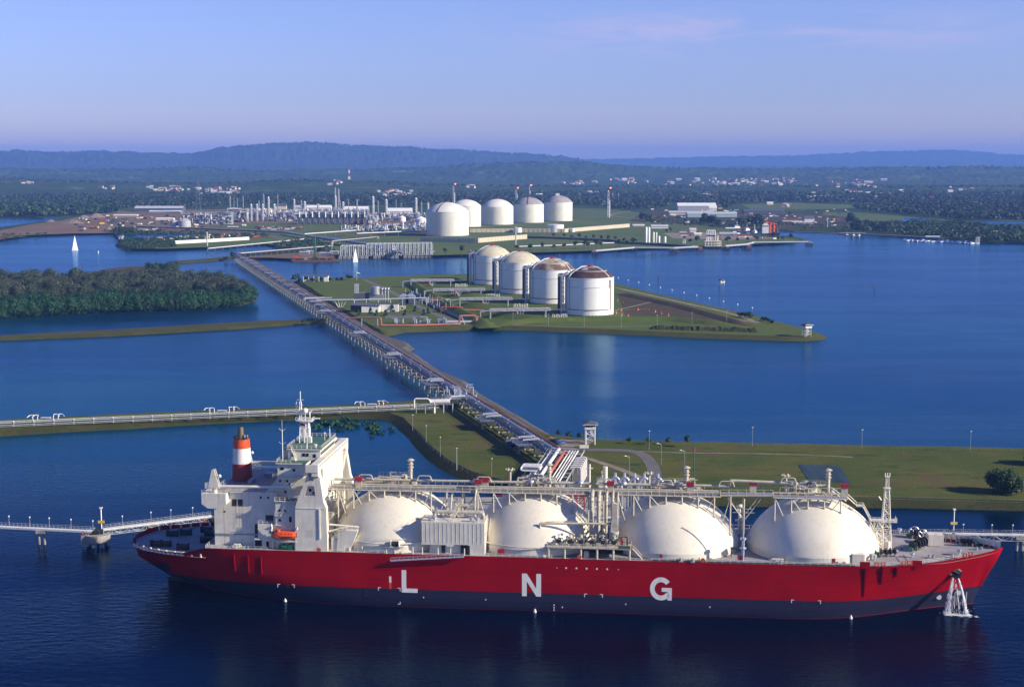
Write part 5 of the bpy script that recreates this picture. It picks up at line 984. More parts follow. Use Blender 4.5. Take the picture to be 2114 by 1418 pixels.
for cx_, cy_, rx_, ry_ in [(1.0, -3.0, 3.4, 1.1), (-1.6, -2.8, 1.5, .8), (3.6, -3.0, 1.6, .8)]+[(q.uniform(-3.5, 6.5), q.uniform(-4.6, -1.6), q.uniform(.2, .8), q.uniform(.12, .35)) for k in range(34)]:
    vs = [(cx_, cy_, .16)]+[(cx_+rx_*math.cos(2*math.pi*k/nf)*q.uniform(.7, 1.2), cy_+ry_*math.sin(2*math.pi*k/nf)*q.uniform(.7, 1.2), .03) for k in range(nf)]; mb.add(vs, [(0, 1+k, 1+(k+1) % nf) for k in range(nf)])
mb.build('foam_patch', wt)['kind'] = 'stuff'
mb = MB().use('white')                                   # bulb symbol, draught scale near the stem
for x, z, r in ((126.4, 4.0, .8), (133.2, 4.6, .7)): y = -hb_at(x, z)-.35; mb.lathe([], 4) if False else None; mb.tube((x, y+.3, z), (x, y, z), r, n=14)
for k in range(8): x, z = 135.8, .6+k*.5; mb.box(x, x+.3, -hb_at(x, z)-.15, -hb_at(x, z), z, z+.25)
mb.build('hull_mark', ship)
# crew
def person(label, loc, rz, shirt='cloth', helmet='yellow', pose=0):
    o = bpy.data.objects.new('person', None); C.objects.link(o); o.location = loc; o.rotation_euler = (0, 0, rz); o['label'] = label; o['category'] = 'person'
    mb = MB().use(shirt, True); st = .16
    for s in (-1, 1):
        mb.tube((s*.11, s*st, .06), (s*.1, s*st*.4, .48), .065, .085, 8); mb.tube((s*.1, s*st*.4, .46), (s*.09, 0, .92), .085, .11, 8); mb.tube((s*.2, 0, 1.42), (s*.27, .03, 1.12), .055, .05, 7); mb.tube((s*.27, .03, 1.13), (s*.24, -.14, .88), .05, .04, 7)
    mb.lathe([(.15, .86), (.17, 1.0), (.16, 1.15), (.2, 1.38), (.17, 1.47), (.07, 1.5)], 12, sy=.62); mb.use('skin', True).tube((0, 0, 1.48), (0, 0, 1.6), .055, .055, 8).ball((0, -.01, 1.68), .1, 10, 8, 1.2)
    for s in (-1, 1): mb.ball((s*.24, -.16, .84), .045, 6, 4)
    mb.build('body', o); mb = MB().use(helmet, True); mb.lathe([(.15, 1.71), (.125, 1.73), (.11, 1.8), (.03, 1.84)], 12); mb.build('helmet', o); mb = MB().use('dark')
    for s in (-1, 1): mb.box(s*.11-.05, s*.11+.05, s*st-.18, s*st+.08, 0, .09)
    mb.build('shoes', o); return o
person('person in white overalls and yellow helmet standing on the side deck behind the lifeboat crane', W3(-55.6, -19.6, ZD), 1.0)
person('person in white overalls walking on the side deck near the crane rest', W3(-61.5+.2, -20.9, ZD), 2.0)
# ================================================================ trees
def crown_mb(rx, rz, zc, n, leaf, mt, seed, lumps=9, flat=1.0, cone=False, elo=-.6):
    """a crown of leaf-sized faces gathered in clumps of uneven size"""
    q = random.Random(seed); mb = MB().use(mt); cl = []
    for i in range(lumps):
        if cone: t_ = q.random()**1.3; r_ = rx*(1-t_)*.75; a = q.uniform(0, 6.283); cl.append((r_*math.cos(a), r_*math.sin(a), zc-rz+2*rz*t_, rx*.5*(1-t_*.8)+.15))
        else:
            a, e, d = q.uniform(0, 6.283), math.asin(q.uniform(elo, 1)), q.uniform(.25, .78); cl.append((rx*d*math.cos(a)*math.cos(e), rx*d*math.sin(a)*math.cos(e), zc+rz*d*math.sin(e), q.uniform(.28, .5)*min(rx, rz*1.3)))
    for i in range(n):
        cx, cy, cz, r = cl[i % lumps]; a, e = q.uniform(0, 6.283), math.asin(q.uniform(-.85, 1)); k = r*q.uniform(.8, 1.12)
        dx, dy, dz = math.cos(a)*math.cos(e), math.sin(a)*math.cos(e), math.sin(e); p = Vector((cx+dx*k, cy+dy*k, cz+dz*k*flat))
        nr = Vector((dx+q.uniform(-.7, .7), dy+q.uniform(-.7, .7), dz+q.uniform(-.3, .9))).normalized(); u = nr.orthogonal().normalized(); u.rotate(Matrix.Rotation(q.uniform(0, 6.28), 3, nr)); v = nr.cross(u); s_ = leaf*q.uniform(.6, 1.3)
        mb.add([p+u*s_, p+v*s_*.8, p-u*s_, p-v*s_*.8], [(0, 1, 2, 3)])
    return mb
def tree(name, label, cat, loc, h, r, mt='leaf', seed=1, n=700, leaf=.5, trunk=.3, base=.3, group=None, lumps=10, cone=False, rzk=None, elo=-.6):
    o = thing(name, label, cat, loc, rnd.uniform(0, 6), group); q = random.Random(seed)
    rz = (h*(1-base))/2 if rzk is None else rzk; zc = h-rz
    crown_mb(r, rz, zc, n, leaf, mt, seed, lumps, 1.0, cone, elo).build('crown', o)
    mb = MB().use('bark'); mb.tube((0, 0, -.4), (0, 0, zc), trunk, trunk*.5, n=6)
    if not cone:
        for k in range(4): a = q.uniform(0, 6.28); mb.tube((0, 0, zc*q.uniform(.4, .8)), (r*.6*math.cos(a), r*.6*math.sin(a), zc+rz*.2), trunk*.4, trunk*.15, n=5)
    mb.build('trunk', o); return o
# ================================================================ the pipe trestle
tr = thing('pipe_trestle', 'long straight pipe trestle on piles carrying a dark red pipe between the shores', 'pipeline', (0, 0, 0))
NB = 96; ZT = 8.0
for i in range(NB):
    s = 6+i*(TL-8)/(NB-1); mb = MB().use('trestle'); mb.bar(T(s, -9, ZT-.5), T(s, 2.6, ZT-.5), .8); mb.use('concrete')
    for off, lean in ((-7.6, -.8), (-3.0, 0), (1.2, .3)): mb.tube(T(s, off+lean, -2), T(s, off, ZT-.8), .42, n=6)
    mb.bar(T(s, -8.2, 3.2), T(s, 1.2, 3.2), .5); mb.build('pile_bent', tr)
mb = MB().use('trestle')
for off, w_ in ((-8.6, .5), (-6.6, .35), (-4.2, .35), (-1.4, .35), (1.6, .5)): mb.bar(T(-3, off, ZT), T(TL, off, ZT), w_)
for k in range(int(TL/7.5)): s = k*7.5; mb.bar(T(s, -8.6, ZT+.1), T(s, 1.8, ZT+.1), .3)
mb.build('girder', tr)
mb = MB().use('trestle'); a, b_ = T(-3, -8.4, ZT+.25), T(TL, -8.4, ZT+.25); sd_ = Vector((TN.x, TN.y, 0))
mb.add([a-sd_*.8, a+sd_*.8, b_+sd_*.8, b_-sd_*.8], [(0, 1, 2, 3)]); mb.use('palesteel'); mb.rail([T(s, -9.1, ZT+.25) for s in (-2, TL)], 1.1, 6, .09); mb.build('walkway', tr)
mb = MB().use('redpipe', True); mb.tube(T(-4, 0, ZT+1.2), T(TL, 0, ZT+1.2), .55, n=8); mb.build('red_pipe', tr)
mb = MB().use('pipesilver', True)
for off, r, z, s1 in ((-2.2, .22, 1.0, TL), (-3.6, .18, .9, TL)): mb.tube(T(-2, off, ZT+z), T(s1, off, ZT+z), r, n=6)
mb.tube(T(-3, -3.0, ZT+1.5), T(205, -3.0, ZT+1.5), .5, n=10); mb.build('silver_pipe', tr)
mb = MB().use('trestle', True)
for off, r in ((-5.2, .45), (-6.3, .4), (-7.2, .28)): mb.tube(T(-2, off, ZT+.8), T(TL, off, ZT+.8), r, n=6)
mb.build('blue_grey_pipe', tr)
mb = MB().use('pipesilver')                             # short light blocks where lamps and valves sit along the run
for k in range(150): s = 8+k*9.6; mb.box(*(lambda p: (p.x-.25, p.x+.25, p.y-.25, p.y+.25, ZT+1.1, ZT+1.9))(T(s, (-6.6, -5.0, -1.8)[k % 3], 0)))
mb.build('pipe_shoe', tr)
def s_of(px, py, z=8): g = G(px, py, z); return (TB-g.to_2d()).dot(TD)
plats = [(1080, 915), (1003, 866), (893, 792), (808, 737), (742, 692), (680, 646)]
for i, (px, py) in enumerate(plats):
    s = s_of(px, py); p0 = T(s, -9, ZT); mb = MB().use('trestle'); L_ = 9
    P4 = [T(s-L_, -9.2, 0), T(s+L_, -9.2, 0), T(s+L_*.7, -15, 0), T(s-L_*.7, -15, 0)]
    mb.prism([(p.x, p.y) for p in P4], ZT-.3, ZT+.1); mb.use('palesteel').rail([Vector((p.x, p.y, ZT+.1)) for p in (P4[0], P4[3], P4[2], P4[1])], 1.1, 3, .1); mb.use('concrete'); mb.tube(T(s, -13, -2), T(s, -13, ZT-.2), .5, n=6)
    mb.use('pipesilver', True)
    for d in (-3, 4): mb.pipe([T(s+d, -4, ZT+1.2), T(s+d, -4, ZT+2.6), T(s+d, -11.5, ZT+2.6), T(s+d+2.4, -11.5, ZT+1.6), T(s+d+2.4, -4, ZT+1.6)], .28, 6)
    mb.build('expansion_loop', tr)
for k in range(14):
    s = 640+k*56; mb = MB().use('palesteel'); mb.bar(T(s, -9.2, ZT+2.1), T(s, 1, ZT+2.1), .35); mb.bar(T(s, -9.2, ZT), T(s, -9.2, ZT+2.1), .3); mb.bar(T(s, 1, ZT), T(s, 1, ZT+2.1), .3); mb.bar(T(s+5, -5, ZT+2.0), T(s, -5, ZT+2.0), .6); mb.build('cross_frame', tr)
# branch pylon over the trestle near the island
mb = MB().use('palesteel'); s = s_of(655, 622); mb.bar(T(s, -10, ZT+3), T(s, 16, ZT+3), .6); mb.bar(T(s+7, -10, ZT+3), T(s+7, 10, ZT+3), .5); mb.bar(T(s+3, -10, ZT+1), T(s-18, -10, ZT+1), .5); mb.bar(T(s-25, -10, ZT+2.5), T(s-25, 2, ZT+2.5), .5)
for o_ in (-10, 2.5): mb.bar(T(s, o_, ZT), T(s, o_, ZT+3), .4); mb.bar(T(s+7, o_, ZT), T(s+7, o_, ZT+3), .4)
mb.build('cross_frame', tr)
# curved-down section from the bend to the jetty
jd = Vector((-9.2, -54.0)); jl = 137.0; ju = jd.normalized(); jn = Vector((-ju.y, ju.x))
def J(s, off, z): p = TB+ju*s+jn*off; return Vector((p.x, p.y, z))
br2 = thing('pipe_bridge', 'bundle of white and bright orange pipes running from the trestle bend to the jetty', 'pipeline', (0, 0, 0))
mb = MB().use('orangepipe', True).tube(J(-1, 0, ZT+1.3), J(jl, 0, ZT+1.3), .6, n=8); mb.build('orange_pipe', br2)
mb = MB().use('white', True)
mb.tube(J(-3, -3.0, ZT+1.7), J(jl, -3.0, ZT+1.7), .8, n=10)
for off, r in ((-6.6, .3), (-5.4, .35), (1.8, .3), (3.2, .3), (4.4, .25), (5.6, .35)): mb.tube(J(-4, off, ZT+.9), J(jl, off, ZT+.9), r, n=6)
mb.build('white_pipe', br2)
mb = MB().use('palesteel')
for off in (-8, -2, 3, 8): mb.bar(J(-6, off, ZT), J(jl, off, ZT), .4)
for k in range(18): mb.bar(J(k*8, -8, ZT+.1), J(k*8, 8, ZT+.1), .35)
for off in (-8.4, 8.4): mb.rail([J(-6, off, ZT), J(jl, off, ZT)], 1.2, 4, .1)
for s in (2, 8, 14): mb.bar(J(s, -6, ZT), J(s, -6, ZT+3), .25); mb.bar(J(s, -6, ZT+3), J(s, 6, ZT+3), .25)
mb.build('frame', br2)
for k in range(9):
    mb = MB().use('trestle'); mb.bar(J(k*16, -8, ZT-.5), J(k*16, 8, ZT-.5), .7)
    for off in (-7.5, 0, 7.5): mb.bar(J(k*16, off, -1), J(k*16, off, ZT-.5), .6)
    mb.build('pile_bent', br2)
mb = MB().use('white', True)
for d in (0, 2.5, 5): mb.mark().pipe([J(38+d, -5, ZT+1), J(38+d, -5, ZT+3), J(38+d, -13, ZT+3), J(40+d, -13, ZT+1.6), J(40+d, -6, ZT+1.6)], .4, 6)
for k in range(6): mb.mark().pipe([J(22+k*4, 8, ZT+3), J(22+k*4, 12.5, ZT+3.5), J(22+k*4, 12.5, ZN)], .35, 6)
mb.mark().use('palesteel').stair(J(62, 10, ZT+1), J(76, 17, ZN), 1.6); mb.pieces('drop_pipe', br2)
# valve station where the west causeway line joins
vs_ = thing('valve_station', 'silver valve and pipe cluster where the west pipeline joins the trestle', 'valve station', G(955, 838, ZN))
q = random.Random(4); mb = MB().use('pipesilver', True)
for i in range(22): x, y, h, r = q.uniform(-9, 7), q.uniform(-8, 5), q.uniform(4, 12), q.uniform(.2, .5); mb.tube((x, y, 3), (x, y, h), r, n=6).tube((x, y, h), (x+q.uniform(-4, 4), y, h), r, n=6)
mb.build('valve_pipes', vs_); mb = MB().use('palesteel'); mb.box(-9, 8, -8, 5, 5.2, 5.5); mb.rail([(-9, -8, 5.5), (8, -8, 5.5), (8, 5, 5.5)], 1.2, 2, .1); [mb.bar((x, y, 0), (x, y, 5.2), .4) for x in (-8.5, 0, 7.5) for y in (-7.5, 4.5)]; mb.rail([(-5, -4, 9), (4, -4, 9)], 1.2, 2, .1); mb.build('platform', vs_)
# left causeway pipeline
A0, A1 = G(-120, 881, 4.5), G(905, 838, 4.5)
pl = thing('pipeline', 'white pipeline on low supports along the left causeway', 'pipeline', (0, 0, 0))
dv = (A1-A0).normalized(); nv = Vector((-dv.y, dv.x, 0)); Ln = (A1-A0).length
for off, r, dz in ((0, .30, .6), (4.6, .30, .6)): MB().use('palesteel', True).tube(A0+nv*off+Vector((0, 0, dz)), A1+nv*off+Vector((0, 0, dz)), r, n=8).build('pipe', pl)
mb = MB().use('palesteel'); a, b_ = A0+nv*-2, A1+nv*-2; mb.bar(a+Vector((0, 0, -.2)), b_+Vector((0, 0, -.2)), .25); mb.bar(a+Vector((0, 0, -.9)), b_+Vector((0, 0, -.9)), .2); mb.build('guard_rail', pl)
for k in range(26): p = A0+dv*(k+.5)*Ln/26; mb = MB().use('concrete'); mb.bar(p+nv*-1-Vector((0, 0, .3)), p+nv*5.5-Vector((0, 0, .3)), .4); mb.bar(p-Vector((0, 0, 2)), p-Vector((0, 0, .4)), .5); mb.use('white').bar(p+nv*-.6+Vector((0, 0, 1.1)), p+nv*.6+Vector((0, 0, 1.1)), .5); mb.build('support', pl)
for px, py in ((94, 866), (458, 851), (768, 838)):
    p = G(px, py, 5); mb = MB().use('white', True)
    for sg in (-1, 1):
        for k in (1, 2.2): mb.pipe([p+dv*sg*(2+k*2), p+dv*sg*(2+k*2)+Vector((0, 0, 1.7)), p+dv*sg*(2+k*2)+nv*6+Vector((0, 0, 1.7)), p+dv*sg*(4+k*2)+nv*6+Vector((0, 0, 1.6)), p+dv*sg*(5+k*2)+nv*2+Vector((0, 0, 1.2))], .22, 6)
    mb.use('dark').box(p.x-2, p.x+2, p.y, p.y+2, 4.2, 5.8); mb.use('white').box(p.x-2.6, p.x+2.6, p.y+.2, p.y+2, 5.7, 6.0); mb.build('expansion_loop', pl)
# the drum and frames at the causeway's root
sd0 = thing('pipe_manifold', 'white drum on posts with looping white pipes beside the trestle', 'pipe manifold', G(912, 852, ZN))
mb = MB().use('white', True); mb.tube((-6.5, 0, 6.2), (4.5, 0, 6.4), 1.5, n=14); mb.pipe([(-15, -2, 3), (-15, -2, 8.2), (-7, -2, 8.2), (-6, -2, 6)], .45, 6); mb.pipe([(4, 0, 7), (5, 0, 9), (13, 0, 9.4)], .55, 6); mb.build('drum', sd0)
mb = MB().use('white'); [mb.bar((x, -1, 0), (x, -1, 5.5), .8) for x in (-4, )]; mb.use('steel'); [mb.bar((x, y, 0), (x, y, 5), .35) for x in (-14, -9, 1, 6) for y in (-2, 3)]; mb.bar((-14, -2, 5), (6, -2, 5), .4); mb.rail([(-6, -1.4, 7.8), (4, -1.4, 7.8)], 1.1, 2, .08); mb.build('frame', sd0)
# ================================================================ jetty, loading arms, dolphins, catwalks
jt = thing('jetty_platform', 'concrete jetty platform behind the ship with pipes and railings', 'jetty', (0, 0, 0))
MB().use('concrete').box(-30, 46, 484, 560, 5.2, 6.4).build('deck', jt)
mb = MB().use('concrete'); [mb.mark().tube((x, y, -2), (x, y, 5.2), .6, n=8) for x in range(-26, 46, 13) for y in (488, 505, 530, 553)]; mb.pieces('pile', jt)
q = random.Random(21); mb = MB().use('palesteel')
for i in range(60): x, y = q.uniform(-12, 34), q.uniform(492, 548); h = q.uniform(1, 7); mb.use(q.choice(('palesteel', 'pipesilver', 'green', 'redbox', 'white'))); mb.tube((x, y, 6.4), (x, y, 6.4+h), q.uniform(.15, .5), n=6); mb.tube((x, y, 6.4+h), (x+q.uniform(-5, 5), y, 6.4+h), .25, n=5)
mb.use('palesteel').rail([(-30, 484.5, 6.4), (46, 484.5, 6.4)], 1.1, 3, .08); mb.build('pipework', jt)
mb = MB().use('redbox').truss((15, 520, 13), (27, 520, 13), 4, 3, 3, .3, .2); [mb.bar((x, 518, 6.4), (x, 518, 13), .4) for x in (15, 27)]; mb.slab([(20, 6.4), (22.6, 13.5), (23.6, 13.5), (21.6, 6.4)], 'y', 517, 518); mb.build('fire_monitor_frame', jt)
tw = thing('gangway_tower', 'cream tapered gangway tower on the jetty behind the ship', 'tower', (G(1232, 1000, 16).x, 505, 6.4)); mb = MB().use('shipcream'); mb.slab([(-3.2, 0), (3.2, 0), (1.4, 19), (-1.4, 19)], 'y', -1.2, 1.2); mb.box(-2.2, 2.2, -1.6, 1.6, 19, 19.6); mb.ball((0, 0, 20.4), 1.0, 10, 6); mb.build('column', tw); MB().use('palesteel').rail([(-2.2, -1.6, 19.6), (2.2, -1.6, 19.6)], 1.1, 1.2, .08).build('railing', tw)
g = SL(1217, 1000, -32); tw = thing('jetty_mast', 'slim mast with a lamp bracket on the jetty behind the ship', 'mast', W3(g.x, 32, 6.4)); hh = SL(1217, 958, -32).z-6.4; MB().use('shipcream').bar((0, 0, 0), (0, 0, hh), .5).bar((-1.2, 0, hh-1.5), (1.2, 0, hh-1.5), .3).bar((-1.6, 0, hh-7), (0, 0, hh-6), .5).build('mast', tw)
ag = None
for i, px in enumerate((1270, 1289, 1310, 1330, 1358)):
    p = SL(px, 1006, -31); zt = SL(px, 979 if i < 4 else 974, -31).z; w = W3(p.x, 31, 6.4)
    if ag is None:
        ag = thing('marine_loader', '', 'loading arm', w, -SA, 'loading arms on the jetty'); h = zt-6.4
        MB().use('pipesilver', True).tube((0, 0, 0), (0, 0, h*.55), .75, n=10).build('riser', ag)
        mb = MB().use('pipesilver', True); mb.pipe([(-2.3, 0, 5), (-2.3, 0, h-4.5), (-1.2, 0, h-1.6), (0, 0, h-.8), (1.2, 0, h-1.6), (2.3, 0, h-4.5), (2.3, 0, 5)], .62, 8, bend=2); mb.tube((0, 0, h-3), (0, 0, h+.6), .7, .45, n=8); mb.use('steel').bar((-1.0, -.4, 4), (-1.0, -.4, h-3), .3).bar((1.0, -.4, 4), (1.0, -.4, h-3), .3); mb.build('folded_arm', ag)
        MB().use('dark').box(-2.6, 2.6, -1, 1, h*.3, h*.3+1.4).box(-1.2, 1.2, .6, 2, 0, 4).build('counterweight', ag)
        a0 = ag
    else: a0 = dup(ag, w, -SA+(0.15 if i == 3 else 0))
    a0['label'] = ('silver loading arm folded upright, leftmost of the five behind the ship', 'silver loading arm folded upright, second from the left behind the ship', 'silver loading arm folded upright, middle one behind the ship', 'silver loading arm with its legs tilted, fourth from the left', 'silver loading arm standing apart and higher, rightmost of the five')[i]
# catwalks to the mooring dolphins
def catwalk(a, b_, label, zt, posts, truss=True):
    o = thing('walkway', label, 'walkway', a); d = b_-a; mb = MB().use('palesteel')
    if truss: mb.truss((0, 0, -.2), d+Vector((0, 0, -.2)), 2.2, 2.6 if False else -1.9, 3.2, .2, .14)
    n_ = Vector((-d.y, d.x, 0)).normalized(); mb.build('truss', o) if truss else None
    mb = MB().use('white'); mb.add([n_*-1.1+Vector((0, 0, .15)), n_*1.1+Vector((0, 0, .15)), d+n_*1.1+Vector((0, 0, .15)), d-n_*1.1+Vector((0, 0, .15))], [(0, 1, 2, 3)]); mb.add([n_*-1.1+Vector((0, 0, -.45)), n_*-1.1+Vector((0, 0, .15)), d-n_*1.1+Vector((0, 0, .15)), d-n_*1.1+Vector((0, 0, -.45))], [(0, 3, 2, 1)]); mb.build('deck', o)
    mb = MB().use('palesteel')
    for sg in (-1, 1): mb.rail([n_*1.1*sg+Vector((0, 0, .15)), d+n_*1.1*sg+Vector((0, 0, .15))], 1.2, 1.6, .06)
    mb.build('railing', o)
    for t_ in posts:
        p = d*t_; mb = MB().use('concrete'); mb.tube((p.x-1, p.y, -zt-2), (p.x-1, p.y, -1), .45, n=8).tube((p.x+1, p.y, -zt-2), (p.x+1, p.y, -1), .45, n=8); mb.box(p.x-1.8, p.x+1.8, p.y-1.3, p.y+1.3, -1.6, -.5); mb.build('pier', o)
    return o
ZW = 6.0
wa, wb, wc, wd = G(-260, 1074, ZW), G(192, 1096, ZW), G(212, 1092, ZW), G(437, 1064, ZW)
catwalk(wa, wb, 'white railed walkway over the water at the left edge', ZW, (.3, .77), False); catwalk(wc, wd, 'white truss walkway from the round mooring dolphin to the ship stern', ZW, (.46,))
e0, e1 = G(1958, 1101, ZW), G(2330, 1107, ZW); catwalk(e0, e1, 'grey walkway over the water beyond the bow', ZW, (.4, .9))
h0, h1 = W3(-104, 44, ZW), Vector((-30, 506, ZW)); h2, h3 = Vector((46, 500, ZW)), e0
catwalk(h0, h1, 'railed walkway hidden behind the ship aft tanks', ZW, (.5,)); catwalk(h2, h3, 'railed walkway behind the ship forward tanks', ZW, (.4, .8))
def lamp(loc, h, label, group, head='globe', r=.09, first={}, m='steel'):
    key = (h, head, m)
    if key in first: return dup(first[key], loc, 0, label, group)
    o = thing('lamp_post', label, 'lamp post', loc, 0, group); first[key] = o
    MB().use(m).tube((0, 0, -.3), (0, 0, h), r*1.3, r, n=6).build('pole', o)
    mb = MB().use('white', True)
    if head == 'globe': mb.ball((0, 0, h+.25), .32, 8, 6)
    elif head == 'arm': mb.tube((0, 0, h), (-1.6, 0, h+.5), r, n=5); mb.box(-2.6, -1.4, -.3, .3, h+.35, h+.6)
    else: mb.box(-.4, .4, -.2, .2, h, h+.3)
    mb.build('lamp_head', o); return o
for i, (px, py) in enumerate(((19, 1084), (62, 1086), (102, 1088), (147, 1091), (192, 1094))):
    lamp(G(px, py, ZW), 3.2, 'small globe lamp on the left walkway, '+('first', 'second', 'third', 'fourth', 'fifth')[i]+' from the left edge', 'globe lamps on the mooring walkways', r=.1)
for i, (px, py) in enumerate(((253, 1084), (312, 1076), (353, 1071), (398, 1066))):
    lamp(G(px, py, ZW), 3.2, 'small globe lamp on the truss walkway, '+('first', 'second', 'third', 'fourth')[i]+' after the round dolphin', 'globe lamps on the mooring walkways', r=.1)
for i, (px, py) in enumerate(((1988, 1101.5), (2047, 1102.5), (2090, 1103))):
    lamp(G(px, py, ZW), 3.2, 'small globe lamp on the walkway beyond the bow, '+('nearest the bow', 'middle of three', 'nearest the right edge')[i], 'globe lamps on the mooring walkways', r=.1)
def dolphin(loc, r, z, label, hooks=True):
    loc = Vector((loc.x, loc.y, 0))
    o = thing('mooring_dolphin', label, 'mooring dolphin', loc); mb = MB().use('concrete'); mb.lathe([(r, z-2.6), (r, z)], 24)
    mb.box(-r-.5, -r*.45, -r*.7, -r*.1, z-3.6, z-.02); mb.build('cap', o)
    for k in range(7): a = k*6.283/7; MB().use('concrete').tube((r*.85*math.cos(a), r*.7*math.sin(a), -2), (r*.75*math.cos(a), r*.65*math.sin(a), z-2.6), .4, n=8).build('pile', o)
    mb = MB().use('dark'); mb.box(-r*.5, r*.5, -1, 1, z, z+1.0).box(-1, 1, -2, 2, z+.9, z+1.6).tube((-r*.3, -1.6, z+.8), (r*.3, -1.6, z+.8), .5, n=8); mb.build('mooring_hook', o)
    mb = MB().use('palesteel'); mb.rail([(r*.92*math.cos(a), r*.92*math.sin(a), z) for a in np.linspace(2.0, 4.2, 7)], 1.1, 1.5, .07); mb.build('railing', o)
    mb = MB().use('white'); mb.bar((1.2, 1.5, z), (1.2, 1.5, z+9), .3); mb.box(.7, 1.7, 1.1, 1.9, z+9, z+9.5); mb.use('yellow').box(0, 2.4, 1.2, 1.35, z+3.6, z+4.6); mb.build('lamp_mast', o); mb = MB().use('orange')
    for k in range(12): a0, a1 = k*.5236, k*.5236+.5236; mb.bar((-r+.4+.55*math.cos(a0), -r*.5, z+.8+.55*math.sin(a0)), (-r+.4+.55*math.cos(a1), -r*.5, z+.8+.55*math.sin(a1)), .22)
    mb.build('life_ring', o); return o
dolphin(G(201, 1101, 4.6), 4.6, 4.6, 'round concrete mooring dolphin between the two white walkways at left'); dolphin(G(446, 1076, 4.6), 4.6, 4.6, 'concrete mooring dolphin partly hidden behind the ship stern block'); dolphin(G(1964, 1104, 4.6), 3.6, 4.6, 'concrete mooring dolphin half hidden behind the bow'); dolphin(W3(67, 46, 0), 5.5, 5.8, 'concrete breasting dolphin seen between the third and fourth domes')
g = SL(1909, 1100, -30); o = thing('lamp_post', 'tall white lamp mast on the walkway behind the forecastle winches', 'lamp post', W3(g.x, 30, ZW)); MB().use('white').bar((0, 0, 0), (0, 0, 9.5), .3).build('pole', o); MB().use('white').box(-.5, .5, -.4, .4, 9.5, 10).build('lamp_head', o)
# ================================================================ near shore
def watchtower(loc, h, w_, label, rz=0, name='watchtower', white='white'):
    o = thing(name, label, 'watchtower', loc, rz); mb = MB().use(white); k = w_/2
    for x in (-k, k):
        for y in (-k, k): mb.bar((x, y, -.5), (x, y, h), .38)
    mb.build('leg_frame', o); mb = MB().use(white)
    for i in range(3):
        z0, z1 = h*i/3+.4, h*(i+1)/3
        mb.bar((-k, -k, z0), (k, -k, z1), .16); mb.bar((-k, k, z1), (k, k, z0), .16); mb.bar((-k, -k, z1), (k, -k, z1), .16); mb.bar((k, -k, z0), (k, k, z1), .16); mb.bar((-k, -k, z0), (-k, k, z1), .16)
    mb.stair((-k, 0, .2), (k*.8, 0, h*.5), .7); mb.stair((k*.8, 0, h*.5), (-k*.6, 0, h), .7); mb.build('bracing', o)
    mb = MB().use(white); c = k+.5; mb.box(-c, c, -c, c, h, h+1.3); mb.use('glass').box(-c+.15, c-.15, -c+.15, c-.15, h+1.3, h+2.5); mb.use(white)
    for x in (-c, 0, c-.2):
        for y in (-c, c-.2): mb.box(x, x+.2, y, y+.2, h+1.3, h+2.6)
    mb.build('cabin', o); mb = MB().use('slate'); e = c+.9; mb.add([(-e, -e, h+2.5), (e, -e, h+2.5), (e, e, h+2.5), (-e, e, h+2.5), (0, 0, h+4.0)], [(0, 1, 4), (1, 2, 4), (2, 3, 4), (3, 0, 4), (3, 2, 1, 0)]); mb.use(white).box(-e-.05, e+.05, -e-.05, -e+.05, h+2.35, h+2.6); mb.box(e-.05, e+.05, -e, e, h+2.35, h+2.6); mb.build('roof', o); return o
watchtower(G(1218, 916, ZN), 7.6, 4.4, 'white lattice watchtower on the near shore beside the road')
watchtower(G(1665, 694, ZI), 6.8, 5.0, 'white watchtower at the tip of the tank island', .4)
o = thing('sign_board', 'blank white sign board on two posts below the near watchtower', 'sign', G(1206, 931, ZN)); MB().use('white').box(-2.2, 2.2, -.1, .1, 1.4, 3.0).build('board', o)
for x in (-1.2, 1.2): MB().use('dark').bar((x, .15, -.2), (x, .15, 2.8), .16).build('post', o)
o = thing('car', 'small dark blue car parked at the trestle bend beside the road', 'car', G(1157, 916, ZN+.15), .3)
def car_parts(o, m, L_=4.4, h=1.5):
    mb = MB().use(m, True); mb.slab([(-L_/2, .35), (L_/2, .35), (L_/2, .85), (L_*.28, .95), (L_*.12, h), (-L_*.3, h), (-L_*.42, .95), (-L_/2, .9)], 'y', -.85, .85); mb.build('body', o); mb = MB().use('glass'); mb.slab([(L_*.25, .98), (L_*.12, h-.08), (-L_*.28, h-.08), (-L_*.38, .98)], 'y', -.88, .88); mb.build('window', o)
    for x in (-L_*.3, L_*.3):
        for y in (-.8, .8): MB().use('black').tube((x, y-.1, .33), (x, y+.1, .33), .33, n=10).build('wheel', o)
car_parts(o, 'blue')
o = thing('hut', 'small dark hut with pale roof standing under the trestle', 'hut', G(1069, 925, ZN), -.2); MB().use('slate').box(-5, 5, -3, 3, 0, 3.4).build('wall', o); MB().use('steel').slab([(-5.5, 3.4), (0, 4.6), (5.5, 3.4), (5.5, 3.6), (0, 4.8), (-5.5, 3.6)], 'y', -3.5, 3.5).build('roof', o); MB().use('glass').box(-3, -1, -3.06, -3, 1, 2.4).build('window', o)
for i, (px, py, h, lb) in enumerate(((1153, 901, 3.4, 'small round tree leftmost on the near shore by the parking area'), (1173, 908, 4.2, 'small round tree between the parking area and the watchtower'), (1197, 908.5, 4.2, 'small round tree just left of the near watchtower'), (1299, 916, 3.6, 'small round tree, first to the right of the near watchtower'), (1339, 917, 3.6, 'small round tree beside the lamp on the near shore'), (1380, 918, 3.8, 'small round tree, third to the right of the near watchtower'), (1419, 923, 6.8, 'tall narrow double-headed tree beside the green pole'))):
    tree('shrub_tree', lb, 'tree', G(px, py, ZN), h, h*.42 if h < 6 else 1.9, 'leafdark', 50+i, 420, .28, .12, .22, 'small trees along the near shore')
